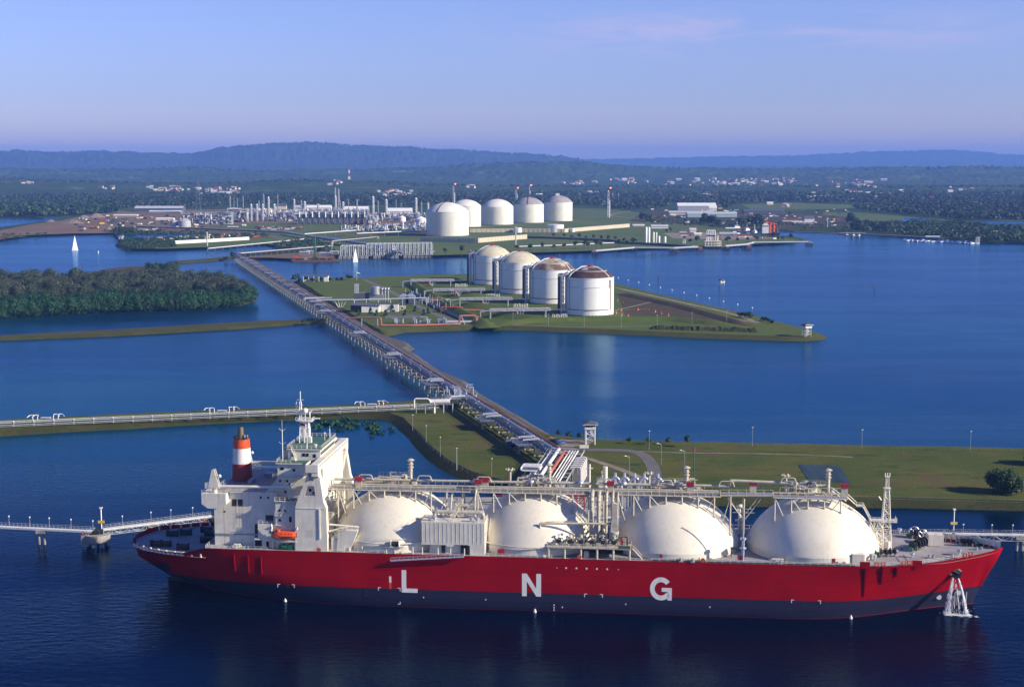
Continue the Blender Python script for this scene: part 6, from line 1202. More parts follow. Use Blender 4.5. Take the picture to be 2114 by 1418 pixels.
tree('large_bush', 'big rounded dark green bush on the right lawn casting a long shadow', 'bush', G(2074, 1017, ZN), 9.4, 9.0, 'leafdark', 71, 12000, .36, .5, .0, lumps=80, elo=-1.0)
tree('large_bush', 'dark bush at the right edge of the lawn, farther than the big one', 'bush', G(2140, 958, ZN), 7.5, 7.0, 'leafdark', 72, 5000, .45, .5, .0, lumps=50, elo=-1.0)
for i, (px, py) in enumerate(((1207, 918), (1340, 929), (1553, 921), (1779, 926.5), (2003, 930))):
    lamp(G(px, py, ZN), 9.2 if i else 7.6, 'tall thin lamp post by the water, '+('left of the near watchtower', 'beside the second small tree', 'right of the tall narrow tree', 'above the fourth dome', 'nearest the right edge')[i], 'tall lamps on the near shore', 'box', r=.1)
for i, (px, py, h) in enumerate(((1365, 960, 9.6), (1413, 975, 9.6), (1299, 1000, 12))): lamp(G(px, py, ZN), h, 'lamp post with a side arm on the lawn, '+('inside the road fork', 'right of the road', 'behind the loading arms')[i], 'arm lamps on the near lawn', 'arm', r=.1)
for i, (px, py, h) in enumerate(((943, 969, 9.6), (1015, 991, 9.4), (909, 940, 8.6), (880, 912, 8), (852, 888, 7.8))): lamp(G(px, py, ZN), h, 'thin pole on the west lawn, '+('nearest the ship and palest', 'right of the palest pole', 'third from the ship', 'fourth from the ship', 'farthest from the ship')[i], 'thin poles on the west lawn', 'box', r=.12 if i == 0 else .08, m='palesteel' if i == 0 else 'concrete')
o = thing('pole', 'tall dark green pole with an orange plate standing on the lawn', 'pole', G(1432, 1008, ZN)); MB().use('green').bar((0, 0, -.3), (0, 0, 19), .3).build('shaft', o); MB().use('orange').box(-.3, .5, -.1, .1, 15.5, 17.6).build('plate', o)
o = thing('hydrant', 'small yellow hydrant on the grass left of the jetty road fork', 'hydrant', G(1242, 978, ZN)); mb = MB().use('yellow'); mb.lathe([(.35, 0), (.3, .9), (.38, 1.0), (.1, 1.4)], 8); mb.tube((-.5, 0, .7), (.5, 0, .7), .12, n=6); mb.build('body', o)
def fence(name, label, px, z, h=2.2, step=6.0, posth=None):
    P = [G(x, y, z) for x, y in px]; o = thing(name, label, 'fence', P[0]); O_ = P[0]; mb = MB().use('rock'); n = 0
    for a, b_ in zip(P, P[1:]):
        k = max(1, int((b_-a).length/step))
        for i in range(k):
            p = a.lerp(b_, i/k)-O_; mb.bar(p, p+Vector((0, 0, h)), .12)
    mb.build('posts', o)['kind'] = 'stuff'; mb = MB().use('steel')
    for a, b_ in zip(P, P[1:]):
        for z_ in (h-.1, h*.5): mb.bar(a-O_+Vector((0, 0, z_)), b_-O_+Vector((0, 0, z_)), .04)
    mb.build('wires', o); return o
fence('fence', 'low wire fence with concrete posts along the west lawn bank', [(838, 868), (860, 893), (888, 925), (925, 955), (965, 977), (1012, 991), (1048, 1001)], ZN)
fence('fence', 'wire fence with concrete posts along the south edge of the right lawn', [(1500, 1031), (1840, 1035), (2114, 1042), (2200, 1044)], ZN); fence('fence', 'wire fence along the north edge of the near shore', [(1130, 893), (1200, 911), (1330, 917), (1560, 922.5), (2114, 933.5), (2200, 935)], ZN, 2.0, 7)
patch('tarp_sheet', [(1647, 958), (1733, 961), (1758, 997), (1672, 994)], ZN+.12, 'tarp')  # a dark tarp spread flat on the right lawn
# young mangroves standing in the shallow water behind the wheelhouse
q = random.Random(12); bush = []
for i in range(46):
    if i < 30: px, py = q.uniform(640, 775), q.uniform(868, 886)
    else: px, py = q.uniform(755, 810), q.uniform(872, 905)
    if i in (5, 9, 13): px, py = 693+i, 889
    s = q.choice((.6, .8, 1.0, 1.5, 2.0)) if i < 34 else q.uniform(.5, 1.1); g = G(px, py, 0)
    if len(bush) < 3: b0 = tree('mangrove_shrub', 'low green mangrove shrub standing in the shallow water behind the ship bridge', 'shrub', g, 1.5, 1.9, 'mangrove', 90+i, 130, .4, .08, .0, 'young mangroves in the shallows', 6); bush.append(b0); b0.scale = (s*1.3, s, s*.8)
    else: dup(bush[i % 3], g, q.uniform(0, 6), scale=(s*1.3, s, s*.8))
# ================================================================ the tank island
def storage_tank(label, cx, pxl, pxr, yb, yr, yt, z0, roof, shell, style, kgroup=None, name='storage_tank'):
    """pxl..pxr: pixel columns of the shell, yb: row of its near foot, yr: rim row at the sides, yt: row of the roof's crown"""
    Yn = G(cx, yb, z0).y; Rr = (pxr-pxl)/2/FPX*Yn/(1-(pxr-pxl)/2/FPX) ; Yc = Yn+Rr; zc = Yc*math.cos(PITCH)-(z0-HC)*math.sin(PITCH)
    X = ((pxl+pxr)/2-CX)/FPX*zc; Rr = (pxr-pxl)/2/FPX*zc; h = ZH(yr, Yc)-z0; top = ZH(yt, Yc)-z0; o = thing(name, label, 'storage tank', (X, Yc, z0), 0, kgroup)
    mb = MB().use('concrete')
    for k in range(40): a = k*6.283/40; mb.bar(((Rr-.4)*math.cos(a), (Rr-.4)*math.sin(a), -1.2), ((Rr-.4)*math.cos(a), (Rr-.4)*math.sin(a), .4), .8)
    mb.build('foot_ring', o)['kind'] = 'stuff'
    mb = MB().use(shell, True).lathe([(Rr, .3), (Rr, h), (Rr+.25, h), (Rr+.25, h+.5), (Rr-.1, h+.5)], 72)
    if style == 'far':
        mb.use(shell)
        for k in range(1, 7): mb.lathe([(Rr+.02, h*k/7), (Rr+.22, h*k/7), (Rr+.22, h*k/7+.35), (Rr+.02, h*k/7+.35)], 60)
    mb.build('shell', o)
    rise = top-h-.5; Rs = (Rr*Rr+rise*rise)/(2*rise); a1 = math.asin(min(1, Rr/Rs)); pr = [(Rs*math.sin(a1*(1-i/9)), h+.5+Rs*math.cos(a1*(1-i/9))-(Rs-rise)) for i in range(10)]; pr[-1] = (.02, pr[-1][1])
    rf = MB().use(roof, True).lathe(pr, 64).build('roof', o)
    return o, Rr, h, rise, pr
def dress_tank(o, Rr, h, rise, pr, brown, seed):
    q = random.Random(seed); mb = MB().use('palesteel', False); zt = h+.5+rise
    mb.use('white')
    for k in (3, 6):                                      # ring walkways on the roof
        r, z = pr[k]; n = 40
        for i in range(n): a0, a1 = i*6.283/n, (i+1)*6.283/n; mb.bar((r*math.cos(a0), r*math.sin(a0), z+.5), (r*math.cos(a1), r*math.sin(a1), z+.5), .35 if brown else .18)
    for a in (R(-150), R(-40)):
        for i in range(8): mb.bar((pr[i][0]*math.cos(a), pr[i][0]*math.sin(a), pr[i][1]+.4), (pr[i+1][0]*math.cos(a), pr[i+1][0]*math.sin(a), pr[i+1][1]+.4), .8 if brown else .4)
    if brown > 1:
        r0, r1 = pr[6], pr[4]; vs = []
        for a in (R(-128), R(-100)): vs += [(r0[0]*math.cos(a), r0[0]*math.sin(a), r0[1]+.25), (r1[0]*math.cos(a), r1[0]*math.sin(a), r1[1]+.35)]
        mb.use('palesteel').add(vs, [(0, 1, 3, 2)])
    mb.build('roof_walkway', o); mb = MB().use('redbox')
    for i in range(9): a = i*.698; mb.bar((3.2*math.cos(a), 3.2*math.sin(a), zt-.5), (3.2*math.cos(a), 3.2*math.sin(a), zt+1.8), .35)
    mb.tube((0, 0, zt-.6), (0, 0, zt+1.1), 1.4, n=8); mb.build('roof_vent', o)
    mb = MB().use('rust')                                  # brown fire pipe in an L round the shell
    n = 14; A = [R(-150+i*(115/n)) for i in range(n+1)]
    for a0, a1 in zip(A, A[1:]): mb.bar(((Rr+.35)*math.cos(a0), (Rr+.35)*math.sin(a0), 5.2-.08*Rr*0), ((Rr+.35)*math.cos(a1), (Rr+.35)*math.sin(a1), 5.2), .45)
    a = A[-1]; mb.bar(((Rr+.35)*math.cos(a), (Rr+.35)*math.sin(a), 5.2), ((Rr+.35)*math.cos(a), (Rr+.35)*math.sin(a), h-1.5), .45); mb.build('fire_pipe', o)
    mb = MB().use('palesteel'); a = R(-40); mb.bar(((Rr+.5)*math.cos(a), (Rr+.5)*math.sin(a), h*.74), ((Rr+.5)*math.cos(a), (Rr+.5)*math.sin(a), h-1.2), .7)
    A = [R(-158+i*9) for i in range(14)]
    for a0, a1 in zip(A, A[1:]): mb.bar(((Rr+.2)*math.cos(a0), (Rr+.2)*math.sin(a0), h*.76), ((Rr+.2)*math.cos(a1), (Rr+.2)*math.sin(a1), h*.76), .25)
    a = R(-146); mb.bar(((Rr+.3)*math.cos(a), (Rr+.3)*math.sin(a), 5.2), ((Rr+.3)*math.cos(a), (Rr+.3)*math.sin(a), h-1), .5); mb.build('shell_piping', o)
    # riser tower and pipes at the west side
    mb = MB().use('trestle'); x0 = -Rr-2.6; mb.tower((x0-.3, -3.5, -.6), 3.2, 3.2, h+4, 9, .4, .22); mb.build('stair_tower', o)
    mb = MB().use('pipesilver', True)
    for x, y, r, m in ((-Rr-4.8, -2, .8, 'trestle'), (-Rr-3.2, -7.6, 1.05, 'pipesilver'), (-Rr-6.0, 1, .6, 'trestle'), (-Rr-1.2, -8.5, .35, 'pipesilver')): mb.use(m, True).pipe([(x, y, -1), (x, y, h+3.0), (x+5, y, h+3.0), (x+9, y*.8, h+2.2)], r, 8)
    mb.build('riser_pipe', o); mb = MB().use('steel')
    mb.box(-Rr-6.5, -Rr+5, -9, 3, h+1.0, h+1.3); mb.use('palesteel').rail([(-Rr-6.5, -9, h+1.3), (-Rr+5, -9, h+1.3)], 1.3, 1.5, .12)
    for i in range(9): x, y = -Rr+q.uniform(-6, 6), q.uniform(-8, 2); mb.use(q.choice(('pipesilver', 'palesteel', 'trestle'))).tube((x, y, h+1), (x, y, h+q.uniform(3, 6)), .45, n=6).tube((x, y, h+3.5), (x+q.uniform(1, 4), y, h+3.5), .4, n=6)
    mb.pipe([(-Rr+2, -7, h+2), (-Rr+2, -7, h+6.5), (-Rr+5, -7, h+6.5), (-Rr+5, -7, h+3)], .5, 6); mb.build('top_platform', o)
TK = [('near white tank with a dark brown roof, largest on the tank island', 1217, 1166, 1266.5, 652.5, 572, 549.5, 'brownroof', 2), ('white tank with a half brown half cream roof, second from the near one', 1139, 1092, 1186, 628, 556, 533.5, 'tankroofmix', 1),
      ('white tank with a streaked cream roof, third from the near one', 1073, 1029, 1117, 607.5, 540.5, 519, 'tankroof', 0), ('white tank with a plain cream roof, farthest of the island tanks', 1015.5, 976, 1055, 588.5, 526.5, 507, 'tankroof', 0)]
mat('tankroofmix', (0.13, 0.075, 0.06), 0.75, scale=0.045, col2=(0.60, 0.52, 0.36), contrast=(0.46, 0.56))
for i, (lb, cx, a, b_, yb, yr, yt, rf, br_) in enumerate(TK):
    o, Rr, h, rise, pr = storage_tank(lb, cx, a, b_, yb, yr, yt, ZI+.4, rf, 'tankwhite', 'near', 'white tanks on the island'); dress_tank(o, Rr, h, rise, pr, br_, 30+i); TK[i] = (o.location.x, o.location.y, Rr)
# pipe racks from each tank to the header
def rack(label, xa, ya, xb, yb, zt, grp='pipe racks of the island tanks', deco=True):
    a, b_ = G(xa, ya, zt), G(xb, yb, zt); o = thing('pipe_rack', label, 'pipe rack', (a.x, a.y, ZI), 0, grp); O_ = Vector((a.x, a.y, ZI)); a, b_ = a-O_, b_-O_; d = (b_-a).normalized(); n_ = Vector((-d.y, d.x, 0)); up = Vector((0, 0, 1)); Ln = (b_-a).length
    MB().use('palesteel').truss(a, b_, 5, 2.0, 4.2, .4, .28).build('truss', o); mb = MB().use('pipesilver', True)
    for k, r in ((-1.7, .4), (-.4, .35), (.8, .3), (1.9, .3)): mb.tube(a+n_*k+up*.8, b_+n_*k+up*.8, r, n=6)
    mb.use('redpipe', True).tube(a-n_*2.2+up*.2, b_-n_*2.2+up*.2, .3, n=6); mb.use('trestle', True)
    for k in (-1.5, 0, 1.5): mb.tube(b_+n_*k+up*.4, b_+d*14+n_*k+up*.4, .45, n=6)
    mb.build('pipe', o); mb = MB().use('palesteel')
    for t_ in (0, .92):
        for k in (-2.4, 2.4): p = a.lerp(b_, t_)+n_*k; mb.bar(p, Vector((p.x, p.y, -.3)), .5)
    p = a.lerp(b_, .5); [mb.bar(Vector((p.x, p.y+k, 1)), p+d*s+Vector((0, k, 0)), .35) for s in (-3.5, 0, 3.5) for k in (-2, 2)]
    mb.build('leg', o); mb = MB().use('pipesilver', True)
    for k in (-2, 0, 2): mb.pipe([a-d*9+n_*k+Vector((0, 0, -a.z)), a-d*9+n_*k-up*.2, a+n_*k-up*.2+up*.8], .45, 6)
    mb.build('end_bend', o); mb = MB().use('redbox'); p = a.lerp(b_, .42); mb.lathe([(.3, 0), (1.1, 1), (1.1, 2.6), (.3, 3.4)], 10, (p.x, p.y-4, 1.5)); mb.build('fire_monitor', o)
    mb = MB().use('white'); q = random.Random(int(xa))
    for i in range(9): p = b_+d*(2+i*1.6); mb.bar(Vector((p.x, p.y-5, -.3)), Vector((p.x, p.y-5, 3+q.random())), .35); mb.bar(Vector((p.x, p.y-5, 3)), Vector((p.x+q.uniform(-1, 2), p.y-5, 3)), .3)
    mb.build('valve_row', o); return o
rack('white pipe rack truss leading to the farthest island tank', 848, 581, 937, 580, 9.5); rack('white pipe rack truss leading to the third island tank', 894, 600.5, 1001, 599.5, 9.8); rack('white pipe rack truss leading to the second island tank', 949, 619.5, 1057, 618.5, 10.2); rack('white pipe rack truss leading to the near brown-roofed tank', 1012, 642.5, 1136, 640.5, 9.6)
# header pipes on the ground
hp = thing('pipe_header', 'dark blue bundle of pipes on the ground running along the island west side', 'pipeline', (0, 0, 0)); P0 = [G(x, y, ZI+1) for x, y in ((846, 603), (880, 620), (922, 641), (972, 662))]
for k in range(7):
    mb = MB().use('trestle', True); q_ = [p+Vector((k*1.7-5, k*.4, 0)) for p in P0]; mb.path(q_, .45, 6); mb.build('pipe', hp)
mb = MB().use('palesteel'); q = random.Random(3)
for i in range(30): p = P0[0].lerp(P0[2], q.random())+Vector((q.uniform(-9, 9), 0, -1)); mb.mark().bar(p, p+Vector((0, 0, q.uniform(3, 8))), .35)
mb.pieces('post', hp)
def pix(px, z=ZI): return [G(x, y, z) for x, y in px]
op = thing('orange_pipeline', 'orange red pipe zigzagging over a frame from the trestle along the south lawn', 'pipeline', (0, 0, 0))
zg = ZI+.9; hi = ZI+7.5; ptz = [G(719, 658.5, ZT+1.2), G(778, 656.5, hi), None, None]
a = G(786, 656, hi); b_ = Vector((a.x+.5, a.y, zg)); yb_ = b_.y
pts = [T(s_of(722, 660), 0, ZT+1.4), a, b_, G(852, 672, zg), G(941, 669, zg), G(949, 668, zg), G(949, 668, zg)+Vector((0, 0, 6.5)), G(983, 667, zg)+Vector((0, 0, 6.5)), G(983, 667, zg), G(1003, 664.5, zg), G(1018, 668, zg)]
MB().use('orangepipe', True).pipe(pts, .6, 8, 1.4).build('orange_pipe', op); mb = MB().use('pipesilver', True); mb.pipe([p+Vector((-.6, 1.6, .1)) for p in pts], .5, 8, 1.4); mb.build('silver_pipe', op)
mb = MB().use('palesteel')
for t_ in (.45, .9):
    p = pts[0].lerp(a, t_); mb.bar(p, Vector((p.x, p.y, ZI-.2)), .35); mb.bar(p+Vector((0, 3, 0)), Vector((p.x, p.y+3, ZI-.2)), .35)
p1, p2 = pts[0].lerp(a, .45), pts[0].lerp(a, .9); mb.bar(Vector((p1.x, p1.y, ZI)), (p1+p2)/2, .3); mb.bar(Vector((p2.x, p2.y, ZI)), (p1+p2)/2, .3)
for i in (6, 7):
    p = pts[i]; [mb.bar(p+Vector((s, 1, -.5)), Vector((p.x+s*1.6+(2 if i == 6 else -2), p.y+1, ZI)), .35) for s in (-1, 1.5)]
mb.build('support', op)
ft = thing('pipe_skid', 'cluster of silver valves and filters beside the orange pipe', 'pipework', G(860, 668, ZI)); mb = MB().use('pipesilver', True); q = random.Random(14)
for cx_ in (-16, 0, 10, 22): 
    for i in range(8): x, y, h = cx_+q.uniform(-4, 4), q.uniform(0, 8), q.uniform(1.5, 5); mb.tube((x, y, 0), (x, y, h), q.uniform(.3, .8), n=7).tube((x, y, h), (x+q.uniform(-3, 3), y, h), .4, n=6)
mb.use('palesteel').box(3, 9, 1, 4, 5.2, 5.5).box(20, 24, 2, 6, 0, 3.2); mb.tube((26, 4, 1.4), (56, 6, 1.4), .8, n=8); mb.tube((26, 1.5, .9), (56, 3.5, .9), .5, n=8); mb.build('valves', ft)
rf = thing('pipe_manifold', 'reddish orange pipe manifold crossing the blue pipe bundle', 'pipework', G(918, 645, ZI)); mb = MB().use('orangepipe', True)
for k in range(4): mb.pipe([(-3, k*1.6, 0), (-3, k*1.6, 5-k*.3), (16, k*1.6, 5-k*.3), (16, k*1.6, 2), (36, k*1.6, 2)], .4, 6)
mb.use('rust').box(-4, -1, -1, 3, 0, 4); mb.build('red_pipes', rf)
el = thing('pipe_rack', 'long thin elevated pipe rack crossing the island from the trestle', 'pipe rack', (0, 0, 0)); zt = 10.5; a, b_, c_ = G(655, 620, zt), G(731, 619.5, zt), G(880, 615, zt); mb = MB().use('palesteel')
for k in (0, 3): mb.bar(a+Vector((0, k, 0)), b_+Vector((0, k, 0)), .7); mb.bar(b_+Vector((0, k, 0)), c_+Vector((0, k, 0)), .5)
mb.use('pipesilver', True).tube(a+Vector((0, 1, .6)), b_+Vector((0, 1, .6)), .5, n=6); mb.use('palesteel')
for t_ in (.62, ): p = a.lerp(b_, t_); [mb.bar(p+Vector((s, 1.5, 0)), Vector((p.x+s*.3, p.y+1.5, ZI)), .5) for s in (-6, -2, 2, 6)]
for i in range(7): p = b_.lerp(c_, i/6); mb.bar(p, Vector((p.x, p.y, ZI-.2)), .7 if i == 0 else .45)
mb.build('frame', el)
for i, (px, py, zt_, wd) in enumerate(((895, 628, 7, 14), (950, 612, 8, 10))):
    o = thing('piping_frame', ('low white pipe frame over the middle of the header pipes', 'white pipe frame with tall posts beside the second pipe rack')[i], 'pipe rack', G(px, py, ZI)); mb = MB().use('palesteel'); q = random.Random(i)
    for k in range(14): x, y = q.uniform(-wd, wd), q.uniform(-6, 8); h = q.uniform(2, zt_); mb.use(q.choice(('palesteel', 'pipesilver', 'white', 'trestle', 'orangepipe'))).tube((x, y, 0), (x, y, h), .35, n=6).tube((x, y, h), (x+q.uniform(-7, 7), y, h), .4, n=6)
    mb.use('pipesilver', True).pipe([(-wd, -4, 0), (-wd, -4, zt_*.6), (wd, -4, zt_*.6), (wd, -4, 0)], .5, 6); mb.build('pipes', o)
o = thing('refrigeration_unit', 'silver drum and grey machinery standing in the middle of the island lawn', 'machinery', G(775, 621, ZI)); mb = MB().use('steel', True).tube((0, 0, 6.5), (0, 0, 13.5), 5.0, n=20).tube((0, 0, 13.5), (0, 0, 14.2), 4.0, n=20); mb.build('drum', o); mb = MB().use('steel'); mb.use('slate').box(-21, -6, -2, 6, 0, 7.5); mb.use('palesteel').box(-20.5, -16.5, -2.2, 0, 7.5, 17); mb.use('steel').box(-6, 8, -3, 5, 0, 6.5); mb.build('casing', o); mb = MB().use('pipesilver', True)
for x in (7, 10, 13): mb.pipe([(x, -2, 0), (x, -2, 13), (x+2, -2, 13)], .7, 6); mb.ball((x, -2, 12), 1.4, 8, 6)
mb.use('palesteel').rail([(-21, -2, 7.5), (8, -2, 7.5)], 1.2, 2, .12); mb.build('piping', o)
for i, px in enumerate((834, 848)):
    o = thing('compressor_unit', ('left one of two dark machines with pale peaked hoods on the island', 'right one of two dark machines with pale peaked hoods on the island')[i], 'machinery', G(px, 627, ZI), 0, 'hooded machines'); MB().use('trestle').box(-4.6, 4.6, -3, 3, 0, 6.5).build('casing', o); mb = MB().use('pipesilver'); mb.prism([(-4.8, -3.2), (4.8, -3.2), (4.8, 3.2), (-4.8, 3.2)], 6.5, 7.0); mb.add([(-4.8, -3.2, 7), (4.8, -3.2, 7), (4.8, 3.2, 7), (-4.8, 3.2, 7), (-1.5, 0, 10), (1.5, 0, 10)], [(0, 1, 5, 4), (1, 2, 5), (2, 3, 4, 5), (3, 0, 4)]); mb.build('hood', o)
def gable(name, label, cat, loc, rz, L_, W_, H_, rise, wall='white', roof='slate', wins=0, group=None, over=.5):
    o = thing(name, label, cat, loc, rz, group); l, w_ = L_/2, W_/2; mb = MB().use(wall); mb.box(-l, l, -w_, w_, 0, H_)
    for x in (-l, l): mb.add([(x, -w_, H_), (x, w_, H_), (x, 0, H_+rise)], [(0, 1, 2) if x > 0 else (0, 2, 1)])
    mb.build('wall', o); e = over; k = rise/w_*e; mb = MB().use(roof)
    for s in (-1, 1): mb.add([(-l-e, s*(w_+e), H_-k), (l+e, s*(w_+e), H_-k), (l+e, 0, H_+rise), (-l-e, 0, H_+rise), (-l-e, s*(w_+e), H_-k+.25), (l+e, s*(w_+e), H_-k+.25), (l+e, 0, H_+rise+.25), (-l-e, 0, H_+rise+.25)], [(0, 1, 2, 3), (7, 6, 5, 4), (0, 4, 5, 1), (1, 5, 6, 2), (3, 7, 4, 0)])
    mb.build('roof', o)
    for i in range(wins): x = -l+(i+.5)*L_/wins; MB().use('glass').box(x-L_/wins*.22, x+L_/wins*.22, -w_-.06, -w_, H_*.35, H_*.75).build('window', o)
    return o
o = thing('workshop', 'white workshop with a dark slate lean roof beside the trestle', 'building', G(762, 645, ZI), 0); MB().use('white').box(-7, 9, 0, 15, 0, 5.6).build('wall', o); mb = MB().use('slate'); mb.add([(-18, -.6, 6.6), (9.5, -.6, 5.6), (9.5, 16, 5.9), (-14, 17, 7.2), (-18, -.6, 6.9), (9.5, -.6, 5.9), (9.5, 16, 6.2), (-14, 17, 7.5)], [(0, 1, 2, 3), (7, 6, 5, 4), (0, 4, 5, 1), (1, 5, 6, 2), (3, 7, 4, 0)]); mb.build('roof', o); MB().use('dark').box(-17, -7, 2, 14, 0, 6).build('open_bay', o)
o = thing('panel_building', 'white windowless building of four tall wall panels on the island', 'building', G(799, 643.5, ZI), 0)
for i in range(4): MB().use('white').box(-10.4+i*5.3, -5.4+i*5.3, 0, 6, 0, 7.0).build('wall_panel', o)
MB().use('slate').box(-10.8, 11.2, -.3, 6.4, 7.0, 7.3).build('roof', o)
o = thing('cabin', 'small cream cabin right of the panel building', 'building', G(830.5, 640, ZI)); MB().use('bund').box(-2.8, 2.8, 0, 4, 0, 3.2).build('wall', o); MB().use('white').box(-3, 3, -.2, 4.2, 3.2, 3.5).build('roof', o); MB().use('glass').box(-1, 1, -.05, 0, 1, 2.2).build('window', o)
cone0 = None
CT = [(740, 651.5, 'first on the left below the workshop'), (765, 648.5, 'in front of the workshop right corner'), (780, 643.5, 'against the left end of the panel building'), (777, 651.5, 'below the left end of the panel building'), (796, 652, 'alone in front of the parking area middle'), (798.7, 643, 'against the panel building, second from its left'), (810, 643.5, 'against the panel building, rightmost'), (836, 651.5, 'at the right end of the parking area'), (857, 642.8, 'right of the small cream cabin'), (875, 650.6, 'nearest the curving road'), (884, 647, 'last on the right beside the road')]
for i, (px, py, w_) in enumerate(CT):
    if cone0 is None: cone0 = tree('conifer', '', 'tree', G(px, py, ZI), 6.6, 1.9, 'leafdark', 41, 500, .45, .15, .08, 'clipped conical trees on the island', 12, True); t_ = cone0
    else: t_ = dup(cone0, G(px, py, ZI), i*1.3, scale=rnd.uniform(.85, 1.15))
    t_['label'] = 'small conical evergreen '+w_
o = thing('shelter', 'open shelter with a brown roof on the north shore of the island beside the trestle', 'building', G(652, 581, ZI)); mb = MB().use('white'); mb.box(-14, -6, -2, 5, 0, 2.2).box(9.5, 14.5, -2, 6, 0, 6.4); mb.build('wall', o); MB().use('roofbrown').box(-15, 15, -3, 7, 6.4, 7.0).build('roof', o); mb = MB().use('white'); [mb.bar((x, y, 0), (x, y, 6.4), .4) for x in (-14, -8, -2, 4) for y in (-2.6, 6)]; mb.build('column', o)
for i, (px, py, h, r, lb) in enumerate(((611, 581, 8.5, 5.5, 'dark rounded tree where the trestle road meets the island'), (619, 582, 5, 3, 'small tree just right of the dark rounded tree'), (632, 581, 5, 3, 'small tree left of the open shelter'), (644, 581.5, 4.5, 2.6, 'shrub in front of the open shelter'), (663, 581, 4.5, 2.6, 'shrub at the right of the open shelter'), (681, 580.5, 4, 3, 'low tree right of the open shelter'), (697, 579.5, 3.5, 2, 'tiny tree midway along the island north shore'), (706, 579.5, 4, 2.2, 'small round tree left of the windsock'), (722, 578.5, 7, 4.2, 'leafy tree nearest the windsock'))):
    tree('tree', lb, 'tree', G(px, py, ZI), h, r, 'leafdark', 130+i, 260, .8, .2, .15, 'trees on the island north shore', 8)
o = thing('windsock', 'white windsock on a pole on the island north shore', 'windsock', G(736.5, 579.5, ZI)); MB().use('palesteel').bar((0, 0, 0), (0, 0, 9.5), .25).build('pole', o); MB().use('white', True).tube((0, 0, 9.3), (4.2, 0, 8.2), .8, .35, 8).build('sock', o)
o = thing('light_globe', 'white spherical tank on a post beside the trestle road at the island corner', 'tank', G(602, 580.5, 3)); MB().use('white', True).ball((0, 0, 3.4), 1.6, 12, 8).build('sphere', o); MB().use('palesteel').bar((0, 0, 0), (0, 0, 2), .5).build('post', o)
hy = [((1275, 622), 'behind the others near the tank'), ((1286, 625), 'small one behind, near the gravel road'), ((1283, 642), 'nearest the brown-roofed tank on the red pipe'), ((1317, 641), 'right end of the thin red pipe'), ((1272.5, 647), 'front row, first from the tank'), ((1284, 651), 'front row, second from the tank'), ((1297, 654), 'front row, third from the tank'), ((1353, 645), 'first of the right hand three'), ((1366, 648.5), 'middle of the right hand three'), ((1380, 652), 'last of the right hand three')]; h0_ = None
for i, ((px, py), lb) in enumerate(hy):
    if h0_ is None:
        h0_ = thing('hydrant', '', 'hydrant', G(px, py, ZI), 0, 'orange fire boxes east of the tanks'); MB().use('orange').box(-.5, .5, -.4, .4, .7, 2.3).build('box', h0_); MB().use('white').box(-.3, .3, -.3, .3, -.1, .7).build('foot', h0_); o = h0_
    else: o = dup(h0_, G(px, py, ZI), rnd.uniform(-.5, .5), scale=(.7 if i == 1 else 1))
    o['label'] = 'orange fire box on a white foot, '+lb
o = thing('fire_main', 'thin rust red pipe on the grass right of the brown-roofed tank', 'pipe', G(1280, 642, ZI)); q_ = G(1341, 640, ZI)-G(1280, 642, ZI); MB().use('rust').bar((0, 0, .8), q_+Vector((0, 0, .8)), .45).build('pipe', o); mb = MB().use('concrete'); [mb.bar(q_*(k/6), q_*(k/6)+Vector((0, 0, .8)), .3) for k in range(7)]; mb.build('support', o)
for i, (px, py) in enumerate(((1059, 669), (1132, 672), (1206, 675), (1282.5, 676), (1356.5, 674), (1428.5, 668), (1500, 665))): lamp(G(px, py, ZI), 9.4, 'thin lamp post along the island south path, '+('first', 'second', 'third', 'fourth', 'fifth', 'sixth', 'seventh')[i]+' from the left', 'thin lamps along the island path', 'box', r=.12)
for i, (px, py, h, r) in enumerate(((1528, 653, 4, 4), (1536, 655, 4.5, 4), (1548, 656.5, 5.5, 4), (1576, 663, 4, 4.5), (1584, 664, 3.5, 3), (1593, 667, 2.8, 2.6))): tree('bush', 'green bush by the island east fence, '+('leftmost of the big clump', 'middle of the big clump', 'tallest, right of the big clump', 'left of the pair by the path end', 'right of the pair by the path end', 'last small one toward the watchtower')[i], 'bush', G(px, py, ZI), h, r, 'leafdark', 150+i, 220, .6, .1, 0, 'bushes by the east fence', 7)
fence('fence', 'thin wire fence along the north-east shore of the island', [(1275, 589.5), (1400, 620.5), (1480, 639), (1560, 656), (1640, 679), (1680, 691)], ZI, 2.4, 9); fence('fence', 'thin wire fence along the north shore of the island lawn', [(690, 579.5), (760, 577), (850, 573)], ZI, 2.2, 8)
